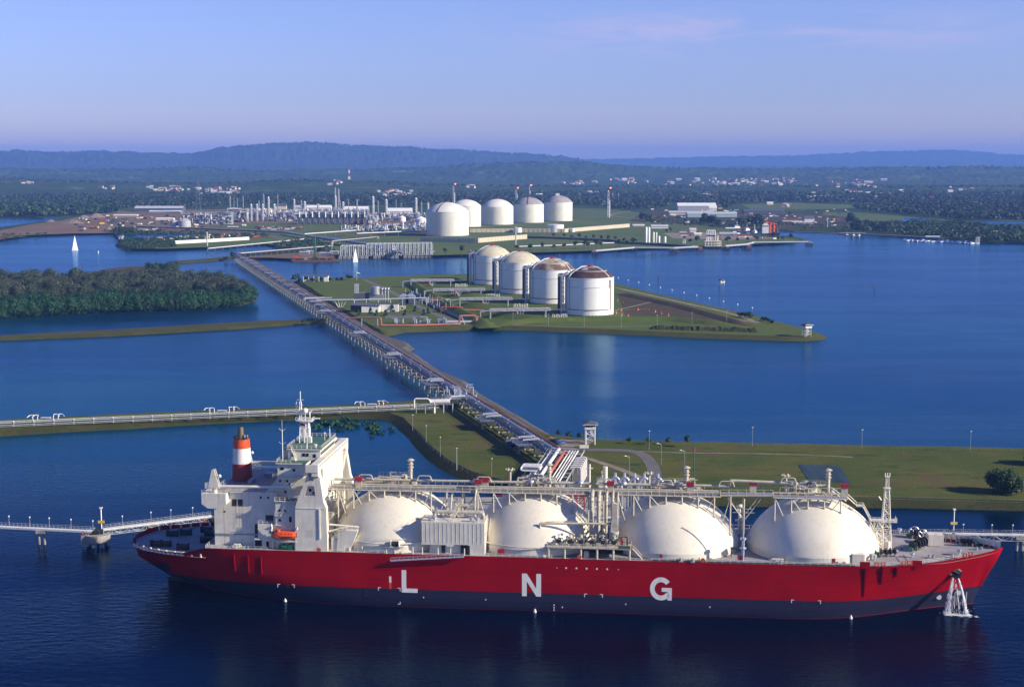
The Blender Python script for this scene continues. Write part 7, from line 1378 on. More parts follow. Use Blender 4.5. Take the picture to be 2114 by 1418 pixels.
# ---- on the water
o = thing('watch_hut', 'small white hut with a grey roof standing on stilts in the water', 'hut', G(1490, 588, 0), .3); mb = MB().use('white'); mb.box(-2.6, 2.6, -2.6, 2.6, 2.5, 5.6); mb.build('wall', o); mb = MB().use('white'); [mb.bar((x, y, -1), (x, y, 2.5), .5) for x in (-2.2, 2.2) for y in (-2.2, 2.2)]; mb.build('stilt', o); MB().use('slate').add([(-3.6, -3.6, 5.4), (3.6, -3.6, 5.4), (3.6, 3.6, 5.4), (-3.6, 3.6, 5.4), (0, 0, 7.4)], [(0, 1, 4), (1, 2, 4), (2, 3, 4), (3, 0, 4), (3, 2, 1, 0)]).build('roof', o); MB().use('glass').box(-1, 1, -2.66, -2.6, 3.8, 5).build('window', o)
for px, py, lb in ((1358.5, 575, 'red channel beacon in the water nearest the tank island'), (1805, 600, 'red channel beacon in the open water at right'), (1155, 534, 'small red beacon in the water behind the island tanks')):
    o = thing('channel_beacon', lb, 'beacon', G(px, py, 0), 0, 'red channel beacons'); MB().use('dark').bar((0, 0, -1), (0, 0, 4.4), .5).build('pile', o); MB().use('redpipe').tube((0, 0, 4.2), (0, 0, 6.4), .9, .5, n=8).build('topmark', o)
b0 = None
for i, (x, y) in enumerate(((160, 62), (250, 85), (345, 103), (442, 126), (542, 150), (648, 173), (757, 197), (872, 222), (988, 248), (1115, 276), (1245, 305), (1378, 336))):
    g = G(x/4.404+1240, y/4.404+560, 0)
    if b0 is None: b0 = tag(MB().use('white').lathe([(.1, -.5), (.8, -.1), (.8, .5), (.15, 1.2)], 10).build('buoy', None, g), '', 'buoy', 'white buoys along the north-east shore'); b_ = b0
    else: b_ = b0.copy(); C.objects.link(b_); b_.location = g
    b_['label'] = 'small white buoy off the north-east shore, '+('first', 'second', 'third', 'fourth', 'fifth', 'sixth', 'seventh', 'eighth', 'ninth', 'tenth', 'eleventh', 'twelfth')[i]+' from the tanks'
def sailboat(loc, h, label, rz):
    o = thing('sailboat', label, 'sailboat', loc, rz); L_ = h*.42; mb = MB().use('white', True); rows = []
    for i in range(9): t_ = -1+i/4; w_ = L_*.14*(1-abs(t_)**2.4*.95); rows.append([(t_*L_/2, -w_, 1.3), (t_*L_/2, -w_*.6, -.2), (t_*L_/2, 0, -.5), (t_*L_/2, w_*.6, -.2), (t_*L_/2, w_, 1.3)])
    mb.add([p for r in rows for p in r], [(i*5+j, i*5+j+1, i*5+5+j+1, i*5+5+j) for i in range(8) for j in range(4)]+[(i*5, i*5+5, i*5+9, i*5+4) for i in range(8)]); mb.build('hull', o); MB().use('palesteel').tube((L_*.05, 0, 1), (L_*.05, 0, h), .14, n=5).build('mast', o)
    mb = MB().use('sail', True); n = 8
    for x0, x1, y in ((.0, -.42, .4), (.1, .44, -.4)):
        vs = []
        for i in range(n+1): t_ = i/n; vs += [(L_*(.04 if x1 < 0 else x1*(1-t_)+.04*t_), 0, 1.8+(h-2.2)*t_), (L_*(x1*(1-t_**1.1)+.02) if x1 < 0 else L_*(.06), y*(1-t_)*2, 1.8+(h-2.2)*t_), ]
        mb.add(vs, [(2*i, 2*i+1, 2*i+3, 2*i+2) for i in range(n)])
    mb.build('sail', o); return o
sailboat(G(155, 517.5, 0), 24.5, 'white sailing boat alone on the open water at left', R(35)); sailboat(G(734, 541, 0), 20, 'white sailing boat in front of the pier frames', R(40))
o = thing('channel_marker', 'small pale marker post in the water right of the left sailing boat', 'beacon', G(203, 523.5, 0)); MB().use('white').bar((0, 0, -1), (0, 0, 4.5), 1.0).build('post', o); MB().use('dark').box(-.8, .8, -.8, .8, 4.5, 5.6).build('topmark', o)
# ================================================================ mangrove wood at the left
front = [tree('mangrove_tree', 'dense green mangrove tree in the front row of the left wood', 'tree', (0, 0, -500), 15, 8.4, 'mangrove', 200+i, 3200, .5, .3, .0, 'mangroves in the front row of the left wood', 34, elo=-1.0) for i in range(3)]
back = [tree('grey_tree', 'tall grey green tree in the sparse rear part of the left wood', 'tree', (0, 0, -500), 17, 8.2, 'drytree', 210+i, 1500, .5, .3, .22, 'taller grey trees behind the mangroves', 20) for i in range(3)]
def place_wood(protos, spots, zz, smin, smax, lab=None):
    used = []
    for i, (px, py) in enumerate(spots):
        g = G(px, py, zz); s = rnd.uniform(smin, smax); k = i % len(protos)
        if k not in used and i < len(protos): o = protos[k]; used.append(k); o.location = g; o.scale = (s, s, s)
        else: o = dup(protos[k], g, rnd.uniform(0, 6.28), scale=(s*rnd.uniform(.9, 1.15), s*rnd.uniform(.9, 1.15), s*rnd.uniform(.85, 1.1)))
        if lab: o['label'] = lab
sp = []
for i in range(40): px = -40+i*14.4; yb = np.interp(px, [-40, 0, 200, 400, 500, 530], [661, 658, 646, 640, 632, 622]); sp.append((px+rnd.uniform(-3, 3), yb-1.5))
for i in range(42): px = -40+i*13.8; yb = np.interp(px, [-40, 0, 200, 400, 500, 530], [650, 647, 636, 631, 625, 616]); sp.append((px+rnd.uniform(-4, 4), yb+rnd.uniform(-1, 1)))
sp = [p for p in sp if p[0] < 522]
place_wood(front, sp, .8, .95, 1.25)
def ordw(n):
    a = 'first second third fourth fifth sixth seventh eighth ninth tenth eleventh twelfth thirteenth fourteenth fifteenth sixteenth seventeenth eighteenth nineteenth'.split(); return a[n-1] if n < 20 else ('twentieth', 'thirtieth', 'fortieth', 'fiftieth')[n//10-2] if n % 10 == 0 else ('twenty', 'thirty', 'forty', 'fifty')[n//10-2]+'-'+a[n % 10-1]
mg = [o for o in bpy.data.objects if o.name.startswith('mangrove_tree') and o.parent is None and o.location.z > -100]; edge = set(o.name for o in sorted(mg, key=lambda o: HC*0+o.location.y+o.location.x*.0)[:0])
for row, nm in ((0, 'in the waterside row'), (1, 'in the second row')):
    r_ = [o for o in mg if (o.location.y > 0) and ((min((abs(o.location.x-p.x)+abs(o.location.y-p.y), k) for k, p in enumerate([G(x, y, .8) for x, y in sp]))[1] >= sum(1 for q_ in sp[:40] if q_[0] < 522)) == bool(row))]
    for i, o in enumerate(sorted(r_, key=lambda o: o.location.x/o.location.y)): o['label'] = 'dense green mangrove '+nm+' of the left wood, '+ordw(i+1)+' from the left'
sp = []
for r_ in range(8):
    for i in range(34):
        px = -40+i*17+rnd.uniform(-7, 7)+r_*4; top = np.interp(px, [-40, 0, 150, 300, 372, 440, 500, 530], [590, 588, 586, 584, 584, 592, 606, 622]); bot = np.interp(px, [-40, 0, 200, 400, 500, 530], [640, 638, 628, 622, 617, 622]); py = top+(bot-top)*(r_+rnd.uniform(.1, .9))/8
        if px < 508 and bot-top > 8: sp.append((px, py))
place_wood(back, sp[:215], .8, .8, 1.2)
isl = [tree('mangrove_tree', 'dark green tree on the narrow islet behind the left wood', 'tree', (0, 0, -500), 13, 8, 'leafdark', 220+i, 700, .95, .4, .05, 'dark trees on the islet behind the wood', 12) for i in range(2)]
place_wood(isl, [(308+i*7.0+rnd.uniform(-2, 2), 563-abs(i-4)*.5+rnd.uniform(-4, 3)) for i in range(9)], .8, .7, 1.05)
dry = [tree('bare_tree', 'leafless reddish brown tree at the back edge of the left wood', 'tree', (0, 0, -500), 11, 6, 'drybrush', 230, 160, .5, .3, .2, 'bare trees behind the wood', 10)]; place_wood(dry, [(205+i*13+rnd.uniform(-3, 3), 572+rnd.uniform(-4, 4)) for i in range(9)], .8, .8, 1.1)
tree('tree', 'round dark tree beside the far end of the trestle', 'tree', G(480, 536, 2), 12.5, 5.5, 'leafdark', 240, 420, .9, .4, .25, lumps=9); tree('bush', 'low dark bush left of the round tree at the trestle end', 'bush', G(466, 537.5, 2), 5.5, 6, 'leafdark', 241, 300, .9, .3, 0, lumps=8)
for i, px in enumerate((630, 640, 650, 660)): tree('bush', 'dark bush at the trestle end of the thin grassy dike, '+('first', 'second', 'third', 'fourth')[i]+' from the left', 'bush', G(px, 666.5-i*.5, 2.2), 2.4, 3.6, 'leafdark', 245+i, 160, .6, .1, 0, 'bushes on the thin dike', 6)
# ================================================================ the far shore
def quick(name, label, cat, px, py, parts, z=ZM+.3, rz=0, group=None):
    """a far thing: parts = list of (name, function filling an MB)"""
    o = thing(name, label, cat, G(px, py, z), rz, group)
    for nm, fn in parts:
        mb = MB(); fn(mb); mb.build(nm, o)
    return o
def W(dpx, py, z=ZM+.3): return dpx*G(1057, py, z).y/math.cos(PITCH)/FPX      # metres spanned by dpx pixels at row py
def HT(ybase, ytop, z=ZM+.3): g = G(1057, ybase, z); return ZH(ytop, g.y)-z
FT = [('nearest and largest of the five far white tanks, with rounded shoulders', 924, 880, 967.7, 488, 437, 417.7, 'tank'), ('far white tank half hidden behind the nearest one', 962, 931.5, 993, 469, 425, 412, 'tank'), ('far white tank standing third from the left, with a grey roof', 1027, 994, 1059.7, 464.5, 427, 411, 'tank'),
      ('far white tank with rust streaks on its roof, fourth from the left', 1091, 1060.2, 1122.4, 460.5, 422, 407, 'farroof'), ('rightmost of the five far white tanks, with a small hut on top', 1152, 1123, 1181.6, 457, 418, 403.5, 'farroof')]
mat('farroof', (0.36, 0.33, 0.33), 0.8, scale=0.05, col2=(0.26, 0.23, 0.24))
for i, (lb, cx, a, b_, yb, yr, yt, rf) in enumerate(FT):
    o, Rr, h, rise, pr = storage_tank(lb, cx, a, b_, yb, yr, yt, ZM+.4, rf, 'tank', 'far', 'five far storage tanks')
    mb = MB().use('redbox').tube((0, 0, h+rise), (0, 0, h+rise+3), 2, n=8); mb.build('roof_vent', o)
    if i == 0:
        mb = MB().use('rust'); a = R(-115); mb.bar(((Rr+.8)*math.cos(a), (Rr+.8)*math.sin(a), 3), ((Rr+.8)*math.cos(a), (Rr+.8)*math.sin(a), h), .9)
        for k in range(9): mb.bar((pr[k][0]*math.cos(a), pr[k][0]*math.sin(a), pr[k][1]+.6), (pr[k+1][0]*math.cos(a), pr[k+1][0]*math.sin(a), pr[k+1][1]+.6), .9)
        mb.bar(((Rr+1)*math.cos(a), (Rr+1)*math.sin(a), 6), (-Rr-30, -Rr-10, 6), .9); mb.build('riser_pipe', o)
    if i == 4: MB().use('white').box(-6, 3, -4, 4, h+rise, h+rise+5).build('roof_hut', o)
    if i == 3: mb = MB().use('rust'); a = R(-95); [mb.bar((pr[k][0]*math.cos(a), pr[k][0]*math.sin(a), pr[k][1]+.3), (pr[k+1][0]*math.cos(a), pr[k+1][0]*math.sin(a), pr[k+1][1]+.3), 1.2) for k in range(9)]; mb.build('stain_pipe', o)
def wallthing(label, pts, h, th, mt, name='bund_wall'):
    o = thing(name, label, 'wall', (0, 0, 0)); mb = MB().use(mt)
    P = [G(x, y, ZM+.3) for x, y in pts]
    for a, b_ in zip(P, P[1:]):
        d = (b_-a).normalized(); n_ = Vector((-d.y, d.x, 0))*th/2; mb.prism([(a+n_).to_2d(), (a-n_).to_2d(), (b_-n_).to_2d(), (b_+n_).to_2d()][::-1], ZM, ZM+h)
        k = int((b_-a).length/9)
        for i in range(k): p = a.lerp(b_, (i+.5)/k); mb.box(p.x-.5, p.x+.5, p.y-th/2-.5, p.y-th/2+.1, ZM, ZM+h-.5)
    mb.build('wall', o); return o
wallthing('pale concrete bund wall in front of the nearest far tank', [(868, 498), (987, 501), (1087.5, 493)], 8.0, 1.5, 'bund'); wallthing('long pale bund wall running in front of the four far tanks', [(970, 480), (1060, 479.5), (1165, 480), (1299, 469)], 7.5, 1.5, 'bund')
for lb, cx, a, b_, yb, yt in (('wide low white tank in front of the long bund wall', 1147, 1129.5, 1164, 480, 463.5), ('small white tank left of the wide low one', 1069, 1060.5, 1076.5, 480.5, 469.5), ('smallest white tank right of the wide low one', 1182, 1177.5, 1187, 479.5, 471), ('grey white low tank, left of a touching pair on the construction ground', 358, 350, 367, 468.5, 456.5), ('grey white low tank, right of a touching pair on the construction ground', 378, 365, 391, 469, 455.5), ('tall domed grey tank in front of the left plant', 416.5, 409.5, 424, 457.5, 443), ('small dark blue tank beside the tall domed grey tank', 402, 397, 408, 457, 450), ('white low tank right of the second plant', 868, 855, 880, 461, 451.5), ('conical roofed pale tank beside the second plant pipework', 829, 821, 837, 458, 448)):
    g = G(cx, yb, ZM+.3); r = W((b_-a)/2, yb); h = HT(yb, yt+1); o = thing('low_tank', lb, 'tank', (g.x, g.y+r, ZM+.3)); k = 'blue' if 'blue' in lb else 'palesteel' if 'grey' in lb else 'tankwhite'
    MB().use(k, True).lathe([(r, 0), (r, h), (r-.3, h)], 36).build('shell', o); MB().use(k, True).lathe([(r-.3, h), (.05, h+(r*.45 if 'dom' in lb or 'con' in lb else r*.06))], 36).build('roof', o)
for lb, px, yb, yt, w_ in (('flare stack rising left behind the nearest far tank', 938, 424, 381, 1.6), ('flare stack rising between the third and fourth far tanks', 1067, 418, 389, 1.4), ('thin distant flare stack above the fourth far tank', 1094.5, 408, 383.5, 1.0), ('tall guyed flare stack standing clear on the right of the far tanks', 1257.5, 449.5, 389, 1.5)):
    h = HT(yb, yt); g = G(px, yb, ZM); o = thing('flare_stack', lb, 'flare stack', g, 0, 'burning flare stacks'); MB().use('pipesilver').tower((-2.2, 0, 0), w_*3, w_*2.2, h*.92, 14, .7, .35).build('lattice_mast', o)
    MB().use('black', True).tube((1, 0, h*.6), (1, 0, h), w_*1.1, n=8).build('tip', o); MB().use('white', True).tube((1, 0, 0), (1, 0, h*.8), w_*.8, n=8).build('riser', o)
    s = (W(5.5, yb), W(3.6, yb)); mb = MB().use('flame', True); mb.lathe([(s[1]*.12, -s[1]*.4), (s[1]*.36, 0), (s[1]*.42, s[1]*.3), (s[1]*.2, s[1]*.7), (.05, s[1]*.95)], 10); fl = mb.build('flame', o, (1+s[0]*.1, 0, h+s[1]*.1)); fl.rotation_euler = (0, R(58), 0)
# ---- process plant
def columns(label, items, yb, name='process_column', cat='column', mt='tankwhite'): pass
cc = 0
def col(px, yb, yt, wpx, label, mt='tankwhite', grp=None, top=None):
    g = G(px, yb, ZM+.3); r = W(wpx/2, yb); h = HT(yb, yt); o = thing('process_column', label, 'column', g, 0, grp); MB().use(mt, True).tube((0, 0, 0), (0, 0, h*.93), r, n=12).build('shell', o)
    if top == 'stack': MB().use('steel', True).tube((0, 0, h*.93), (0, 0, h), r*.7, n=8).build('tip', o)
    else: MB().use(mt, True).lathe([(r, h*.93), (r*.7, h*.98), (.05, h)], 12).build('cap', o)
    mb = MB().use('steel'); [mb.tube((0, 0, h*q_), (0, 0, h*q_+.5), r*1.5, n=10) for q_ in (.3, .6, .9)]; mb.bar((r*1.3, -r, 0), (r*1.3, -r, h*.95), r*.25+.2); mb.build('platform', o); return o
ORD = 'first second third fourth fifth sixth seventh eighth ninth tenth eleventh twelfth thirteenth fourteenth fifteenth sixteenth seventeenth eighteenth nineteenth twentieth twenty-first twenty-second twenty-third twenty-fourth twenty-fifth twenty-sixth'.split()
ordn = ('first', 'second', 'third', 'fourth', 'fifth', 'sixth', 'seventh', 'eighth', 'ninth', 'tenth', 'eleventh', 'twelfth', 'thirteenth', 'fourteenth', 'fifteenth', 'sixteenth', 'seventeenth')
for i, px in enumerate((519, 531, 543, 555, 567)): col(px, 456.5, 406 if i == 3 else 421, 3.6, 'tall white column in the row of five in the left plant, '+ordn[i]+' from the left', grp='row of five white columns')
for i, px in enumerate((512, 524, 536, 548, 560)):
    g = G(px, 456, ZM+.3); o = thing('process_vessel', 'pale vessel on a dark frame, '+ordn[i]+' from the left between the five white columns', 'vessel', g, 0, 'vessels between the white columns'); h = HT(456, 430); mb = MB().use('steel').tower((0, 0, 0), W(4, 456), W(3, 456), h, 4, .8, .5); mb.build('frame', o); MB().use('cream', True).ball((0, -3, h*.72), W(2.3, 456), 10, 7, 1.6).build('drum', o)
for i, (px, yt, w_) in enumerate(((475, 404, 2.6), (483, 409, 1.4), (490, 409, 1.6), (502, 405, 1.8), (534.5, 414, 2.2), (544.6, 400, 2.4), (573.5, 402, 1.8))): col(px, 436, yt, w_, 'slender grey stack behind the left plant, '+ordn[i]+' from the left', 'palesteel', 'stacks behind the left plant', 'stack')
for i, (px, yb, yt, w_) in enumerate(((607.6, 441, 411, 3.4), (622, 440, 413, 2.6), (629, 441, 415.5, 4.2), (657, 440, 421, 4.4), (693, 441, 404, 3.6), (702, 440, 413, 2), (708.5, 441, 416.5, 4), (719, 436, 410, 1.6), (737, 442, 411, 2.6), (770.4, 442, 405, 4), (780.5, 442, 414, 1.8), (797.5, 443, 411, 4.2), (817.5, 436, 411, 1.6), (828, 436, 420, 1.4), (859, 445, 408, 4), (870, 445, 417, 2), (883.5, 440, 419, 3.6))): col(px, yb, yt, w_, 'pale tower of the main plant, '+ordn[i]+' from the left', 'tankwhite' if w_ > 3 else 'palesteel', 'towers of the main plant', 'stack' if w_ < 3 else None)
o = thing('lattice_mast', 'thin lattice mast pair rising above the main plant', 'mast', G(696, 436, ZM)); h = HT(436, 387); mb = MB().use('palesteel'); mb.tower((-4, 0, 0), 5, 1.5, h, 12, .7, .4); mb.tower((5, 0, 0), 5, 1.5, h*.95, 12, .7, .4); mb.build('lattice', o)
def maze(name, label, px0, px1, yb, yt, n, seed, cols, dens=.5):
    """steel frame full of pipes and vessels"""
    g = G((px0+px1)/2, yb, ZM+.3); w_ = W((px1-px0)/2, yb); h = HT(yb, yt); D = max(18, w_*.35); o = thing(name, label, 'plant unit', g); q = random.Random(seed); mb = MB().use('steel')
    k = max(3, int(w_*2/14))
    for i in range(k+1):
        x = -w_+2*w_*i/k
        for y in (0, D*.5, D): mb.bar((x, y, 0), (x, y, h*.8), .8)
    for z in np.arange(h*.2, h*.85, 7):
        for y in (0, D*.5, D): mb.bar((-w_, y, z), (w_, y, z), .6)
    mb.build('frame', o); mb = MB()
    for i in range(int(n*1.7)):
        m_ = q.choice(cols); mb.use(m_, False); x, y, z = q.uniform(-w_, w_), q.uniform(-2, D), h*.8*q.random()**1.2; t_ = q.random()
        if t_ < .4: l = q.uniform(5, 22); mb.tube((x, y, z), (min(x+l, w_), y, z), q.uniform(.5, 1.3), n=6)
        elif t_ < .7: mb.tube((x, y, z*.6), (x, y, z*.6+q.uniform(4, 12)), q.uniform(.5, 1.8), n=6)
        elif t_ < .85: s = q.uniform(1.2, 3); mb.box(x-s, x+s, y-s, y+s, z*.7, z*.7+s*1.6)
        else: mb.ball((x, y, z*.6+2), q.uniform(1.2, 2.6), 7, 5)
    mb.build('pipework', o); return o
PC = ['palesteel', 'palesteel', 'pipesilver', 'white', 'steel', 'trestle', 'tankwhite', 'steel']
maze('process_plant', 'dark steel process frame at the left end of the plant', 376, 440, 462, 433, 260, 1, PC+['rust']); maze('process_plant', 'dense pipework block between the domed grey tank and the five columns', 424, 478, 464, 432, 240, 2, PC); maze('process_plant', 'tall dark open frame directly left of the five white columns', 470, 510, 459, 423, 220, 3, ['steel', 'trestle', 'palesteel', 'steel', 'white']); maze('process_plant', 'pipework behind the five white columns', 512, 600, 448, 430, 160, 4, PC)
maze('process_plant', 'pale pipework between the five columns and the dark cooler row', 571, 622, 457, 433, 320, 5, PC); maze('process_plant', 'pale pipework behind the dark cooler row', 600, 760, 443, 432, 420, 6, PC); maze('process_plant', 'bright crowded pipework at the right end of the dark cooler row', 757, 778, 464, 441, 150, 7, ['white', 'cream', 'pipesilver', 'palesteel']); maze('process_plant', 'pipework spread in front of the fourth shed', 770, 880, 455, 438, 420, 8, PC); maze('process_plant', 'low pipework beside the nearest far tank', 775, 880, 476, 462, 380, 9, PC+['blue']); maze('process_plant', 'low pipework in front of the second plant', 700, 800, 479, 472, 160, 10, PC)
g = G(685, 463, ZM+.3); o = thing('cooler_row', 'long dark blue row of air coolers with white stubs on top in the main plant', 'plant unit', g); w_ = W(70, 463); h = HT(463, 443); mb = MB().use('trestle'); n = 22
for i in range(n): x = -w_+2*w_*i/n; mb.box(x+1, x+2*w_/n-1, 0, 26, h*.55 if i % 2 else 0, h*.9); mb.bar((x, 0, 0), (x, 0, h), 1)
mb.box(-w_, w_, 0, 30, h*.9, h); mb.build('cooler_block', o)
for i in range(11): x = -w_+W(4, 463)+i*(2*w_-W(7, 463))/10; MB().use('tankwhite', True).tube((x, -1, h*.72), (x, -1, h*1.3), W(1.3, 463), n=8).build('duct', o)
for lb, px0, px1, yb, yt, wl, rf in (('pale long shed in the main plant behind the dark cooler row left half', 633, 683, 437, 424, 'cream', 'tankwhite'), ('pale long shed in the main plant behind the cooler row right half', 712, 760, 440, 426.5, 'cream', 'tankwhite'), ('pale long shed right of the cooler row', 801, 850, 446, 430, 'cream', 'tankwhite'), ('grey shed with a cream gable end right behind the five columns', 569, 591, 432, 421, 'cream', 'slate'), ('small yellowish shed left of the main plant towers', 609, 620, 432, 424, 'bund', 'roofpale'), ('long grey roofed warehouse at the left end of the plant', 278, 376, 437, 426, 'slate', 'roofpale'), ('long white canopy below the grey roofed warehouse', 308, 372, 440, 435, 'steel', 'tankwhite'), ('low white shed beside the low tank pair', 322, 358, 455, 450, 'white', 'tankwhite'), ('low white shed with a yellow crane arm on the construction ground', 373, 387, 456, 450.5, 'white', 'white'), ('long thin white building at the back of the construction ground', 234, 283, 447.5, 443, 'bund', 'white'),
      ('big white roofed warehouse in the right yard', 1400, 1478, 434.5, 419.5, 'palesteel', 'tankwhite'), ('white annex at the right end of the big warehouse', 1464, 1479.5, 436, 425, 'white', 'white'), ('long low grey roofed shed below the big warehouse', 1382, 1470, 444, 436, 'bund', 'roofpale'), ('long low shed with a mint green wall below the big warehouse', 1420, 1521, 448.5, 438, 'mint', 'roofpale'), ('long dark roofed shed in the right yard', 1537, 1620, 441, 433, 'slate', 'slate'), ('gable ended grey building with open front in the right yard', 1661, 1681, 457.5, 446.5, 'white', 'slate'), ('row of cream shops with a red roof in the right yard', 1616, 1656, 457.5, 452.5, 'cream', 'roofred'), ('low pale roofed market shed in front of the cream shops', 1636, 1686, 462.5, 458, 'bund', 'roofpale'), ('white rounded shed beyond the right yard', 1584, 1596, 423, 417, 'white', 'white'), ('long white shed at the edge of the far right wood', 1664, 1705, 410, 404, 'white', 'tankwhite'), ('white building with a blue band behind the fourth far tank', 1107, 1120, 405, 400, 'white', 'white'), ('thin blue roofed shed left of the white building behind the tanks', 1055, 1107, 402.5, 399.5, 'blue', 'palesteel'),
      ('white house cluster building left of the six white cylinders', 1345, 1379, 472, 464.5, 'white', 'roofpale'), ('low white shed beside the wide bund wall end', 1307, 1330, 467.5, 463.5, 'white', 'white'), ('brown roofed cream house by the small harbour lawn, left', 1403, 1424, 481, 474, 'cream', 'roofbrown'), ('cream two storey house by the small harbour lawn', 1424, 1437, 480, 471, 'cream', 'roofpale'), ('dark roofed house in front of the cream two storey house', 1405, 1430, 487, 481, 'cream', 'slate'), ('cream gabled house right of the dark roofed house', 1434, 1448, 487, 480.5, 'cream', 'cream'), ('red roofed low house near the palm on the harbour point', 1524, 1552, 490, 484.5, 'cream', 'roofred'), ('white shed on the lawn right of the loading jetty', 1504, 1509, 496, 492, 'white', 'white'), ('white building on the quay near the tugs', 1499, 1518, 473, 470, 'white', 'tankwhite'),
      ('red container office on the left plant lawn', 470, 491, 471.5, 467.5, 'redbox', 'roofpale'), ('white site office on the left plant lawn', 500, 507, 467, 463.5, 'white', 'white'), ('pale shed by the right shore road', 1717, 1727, 467.5, 464.5, 'cream', 'white'), ('pale shed with brown timber stacks by the right shore', 1838, 1880, 471.5, 467.5, 'roofbrown', 'bund'), ('white silo shed on the right shore lawn', 2052, 2062, 484, 477.5, 'white', 'white'), ('white roofed pier shed over the boats on the right shore', 1912, 1940, 491.5, 487.5, 'slate', 'roofpale')):
    gg = G((px0+px1)/2, yb, ZM+.4); L_ = W(px1-px0, yb); h = HT(yb, yt); dp = max(6, min(L_*.35, 40)); ty = h*.62; gable('shed' if 'shed' in lb else 'building', lb, 'shed' if 'shed' in lb else 'building', (gg.x, gg.y+dp/2, ZM+.4), 0, L_, dp, ty, max(.8, h-ty), wl, rf, 5 if ty > 6 and 'house' in lb and 'ware' not in lb else 0, None, .8)
# elevated pipeway and shore pipelines
def pway(label, px, z, w_, mats, legs=20, name='pipeway'):
    o = thing(name, label, 'pipeline', (0, 0, 0)); P = [G(x, y, z) for x, y in px]
    for k, m_ in enumerate(mats):
        mb = MB().use(m_, True)
        for a, b_ in zip(P, P[1:]): n_ = Vector((-(b_-a).y, (b_-a).x, 0)).normalized()*(k-len(mats)/2)*w_; mb.tube(a+n_, b_+n_, w_*.36, n=6)
        mb.build('pipe', o)
    mb = MB().use('trestle')
    for a, b_ in zip(P, P[1:]):
        n = max(1, int((b_-a).length/legs)); mb.bar(a-Vector((0, 0, w_)), b_-Vector((0, 0, w_)), w_*.6)
        for i in range(n): p = a.lerp(b_, i/n); mb.bar(p, Vector((p.x, p.y, -1)), w_*.5)
    mb.build('support', o); return o
pway('dark elevated pipeway with a white edge crossing the far shore from the left', [(281, 466.5), (360, 469), (440, 472), (530, 475.5), (590, 478.5), (640, 487), (700, 497)], ZM+6, 2.0, ['steel', 'trestle', 'pipesilver', 'white']); pway('white pipeline along the edge of the peninsula', [(428, 513), (520, 504), (626, 493.5)], ZM+2, 1.6, ['white', 'palesteel']); pway('orange topped pipe bridge from the trestle end to the far shore', [(494, 523), (560, 517.5), (620, 512.5), (684, 507.5)], 9, 1.7, ['palesteel', 'pipesilver', 'white', 'orangepipe'], 12); pway('pipe bridge with an orange pipe rising behind the pier frames', [(684, 505), (686, 497.5), (780, 489), (782, 493)], 14, 1.5, ['palesteel', 'white', 'orangepipe'], 30)
pway('white pipe truss crossing above the far pipeway', [(627, 483), (734, 475.5)], ZM+10, 2, ['white', 'palesteel'], 30); pway('bundle of silver pipes sloping down to the pier frames', [(655, 488), (700, 494), (790, 507), (830, 520)], ZM+8, 2.6, ['pipesilver', 'trestle', 'pipesilver', 'palesteel', 'trestle'], 30); pway('white pipe line running right from the far mast to the first dolphin', [(1064, 509), (1160, 506), (1267, 501)], ZM+2, 1.8, ['white'], 25); pway('dark pipeway along the right lawn toward the loading jetty', [(1042, 487), (1150, 490), (1262, 495), (1290, 500), (1360, 503), (1432, 508)], ZM+3, 2.2, ['dark', 'trestle', 'steel', 'dark'], 25); pway('silver pipe pair between the second plant and the pier', [(735, 482), (850, 477), (880, 478)], ZM+8, 2.2, ['white', 'pipesilver', 'trestle'], 30)
wallthing('long white wall on the peninsula in front of the scrap yard', [(361, 503.5), (430, 500), (514, 495)], 5.5, 1.5, 'white', 'wall')
quick('mast', 'tall pale mast at the end of the peninsula pipeline', 'mast', 428, 508, [('pole', lambda m: m.use('palesteel').bar((0, 0, 0), (0, 0, HT(508, 478)), 1.6)), ('lamp_head', lambda m: m.use('dark').box(-3, 3, -1, 1, HT(508, 478), HT(508, 478)+2))])
quick('mast', 'tall pale mast standing right of the first bund wall', 'mast', 1064.5, 509.5, [('pole', lambda m: m.use('palesteel').bar((0, 0, 0), (0, 0, HT(509.5, 469)), 1.5)), ('lamp_head', lambda m: m.use('palesteel').box(-2, 2, -1, 1, HT(509.5, 469), HT(509.5, 469)+1))])
# pier of tall frames at the water intake
g0, g1 = G(703, 534.5, 0), G(889, 531.5, 0); o = thing('pier_frames', 'pier of many tall white frames standing at the far water edge', 'pier', g0); dd = g1-g0; hf = ZH(503.5, g0.y+25)
for i in range(22):
    p = dd*(i/21); x = p.x; y = p.y; mb = MB().use('palesteel'); top = hf-(2.4 if i < 6 else 0)
    for yy in (2, 28): mb.bar((x, y+yy, 0), (x, y+yy, top), .95)
    mb.bar((x, y+2, top), (x, y+28, top), .8); mb.bar((x, y+2, top*.55), (x, y+28, top*.55), .5); mb.bar((x+3, y+2, 4), (x+3, y+2, top), .45)
    for z in (.35, .55, .75, .95): mb.bar((x, y+2, top*z), (x+3, y+2, top*z), .4)
    mb.build('frame', o)
    if i not in (7, 14): MB().use('concrete').box(x-2.4, x+2.4, y-3, y+20, -2, 4.2).build('pier_base', o)
mb = MB().use('palesteel'); 
for yy in (2, 28): mb.bar((0, yy, hf-2.4), (dd.x*.28, dd.y*.28+yy, hf-2.4), .8); mb.bar((dd.x*.28, dd.y*.28+yy, hf), (dd.x, dd.y+yy, hf), .8)
mb.build('top_beam', o); mb = MB(); q = random.Random(77)
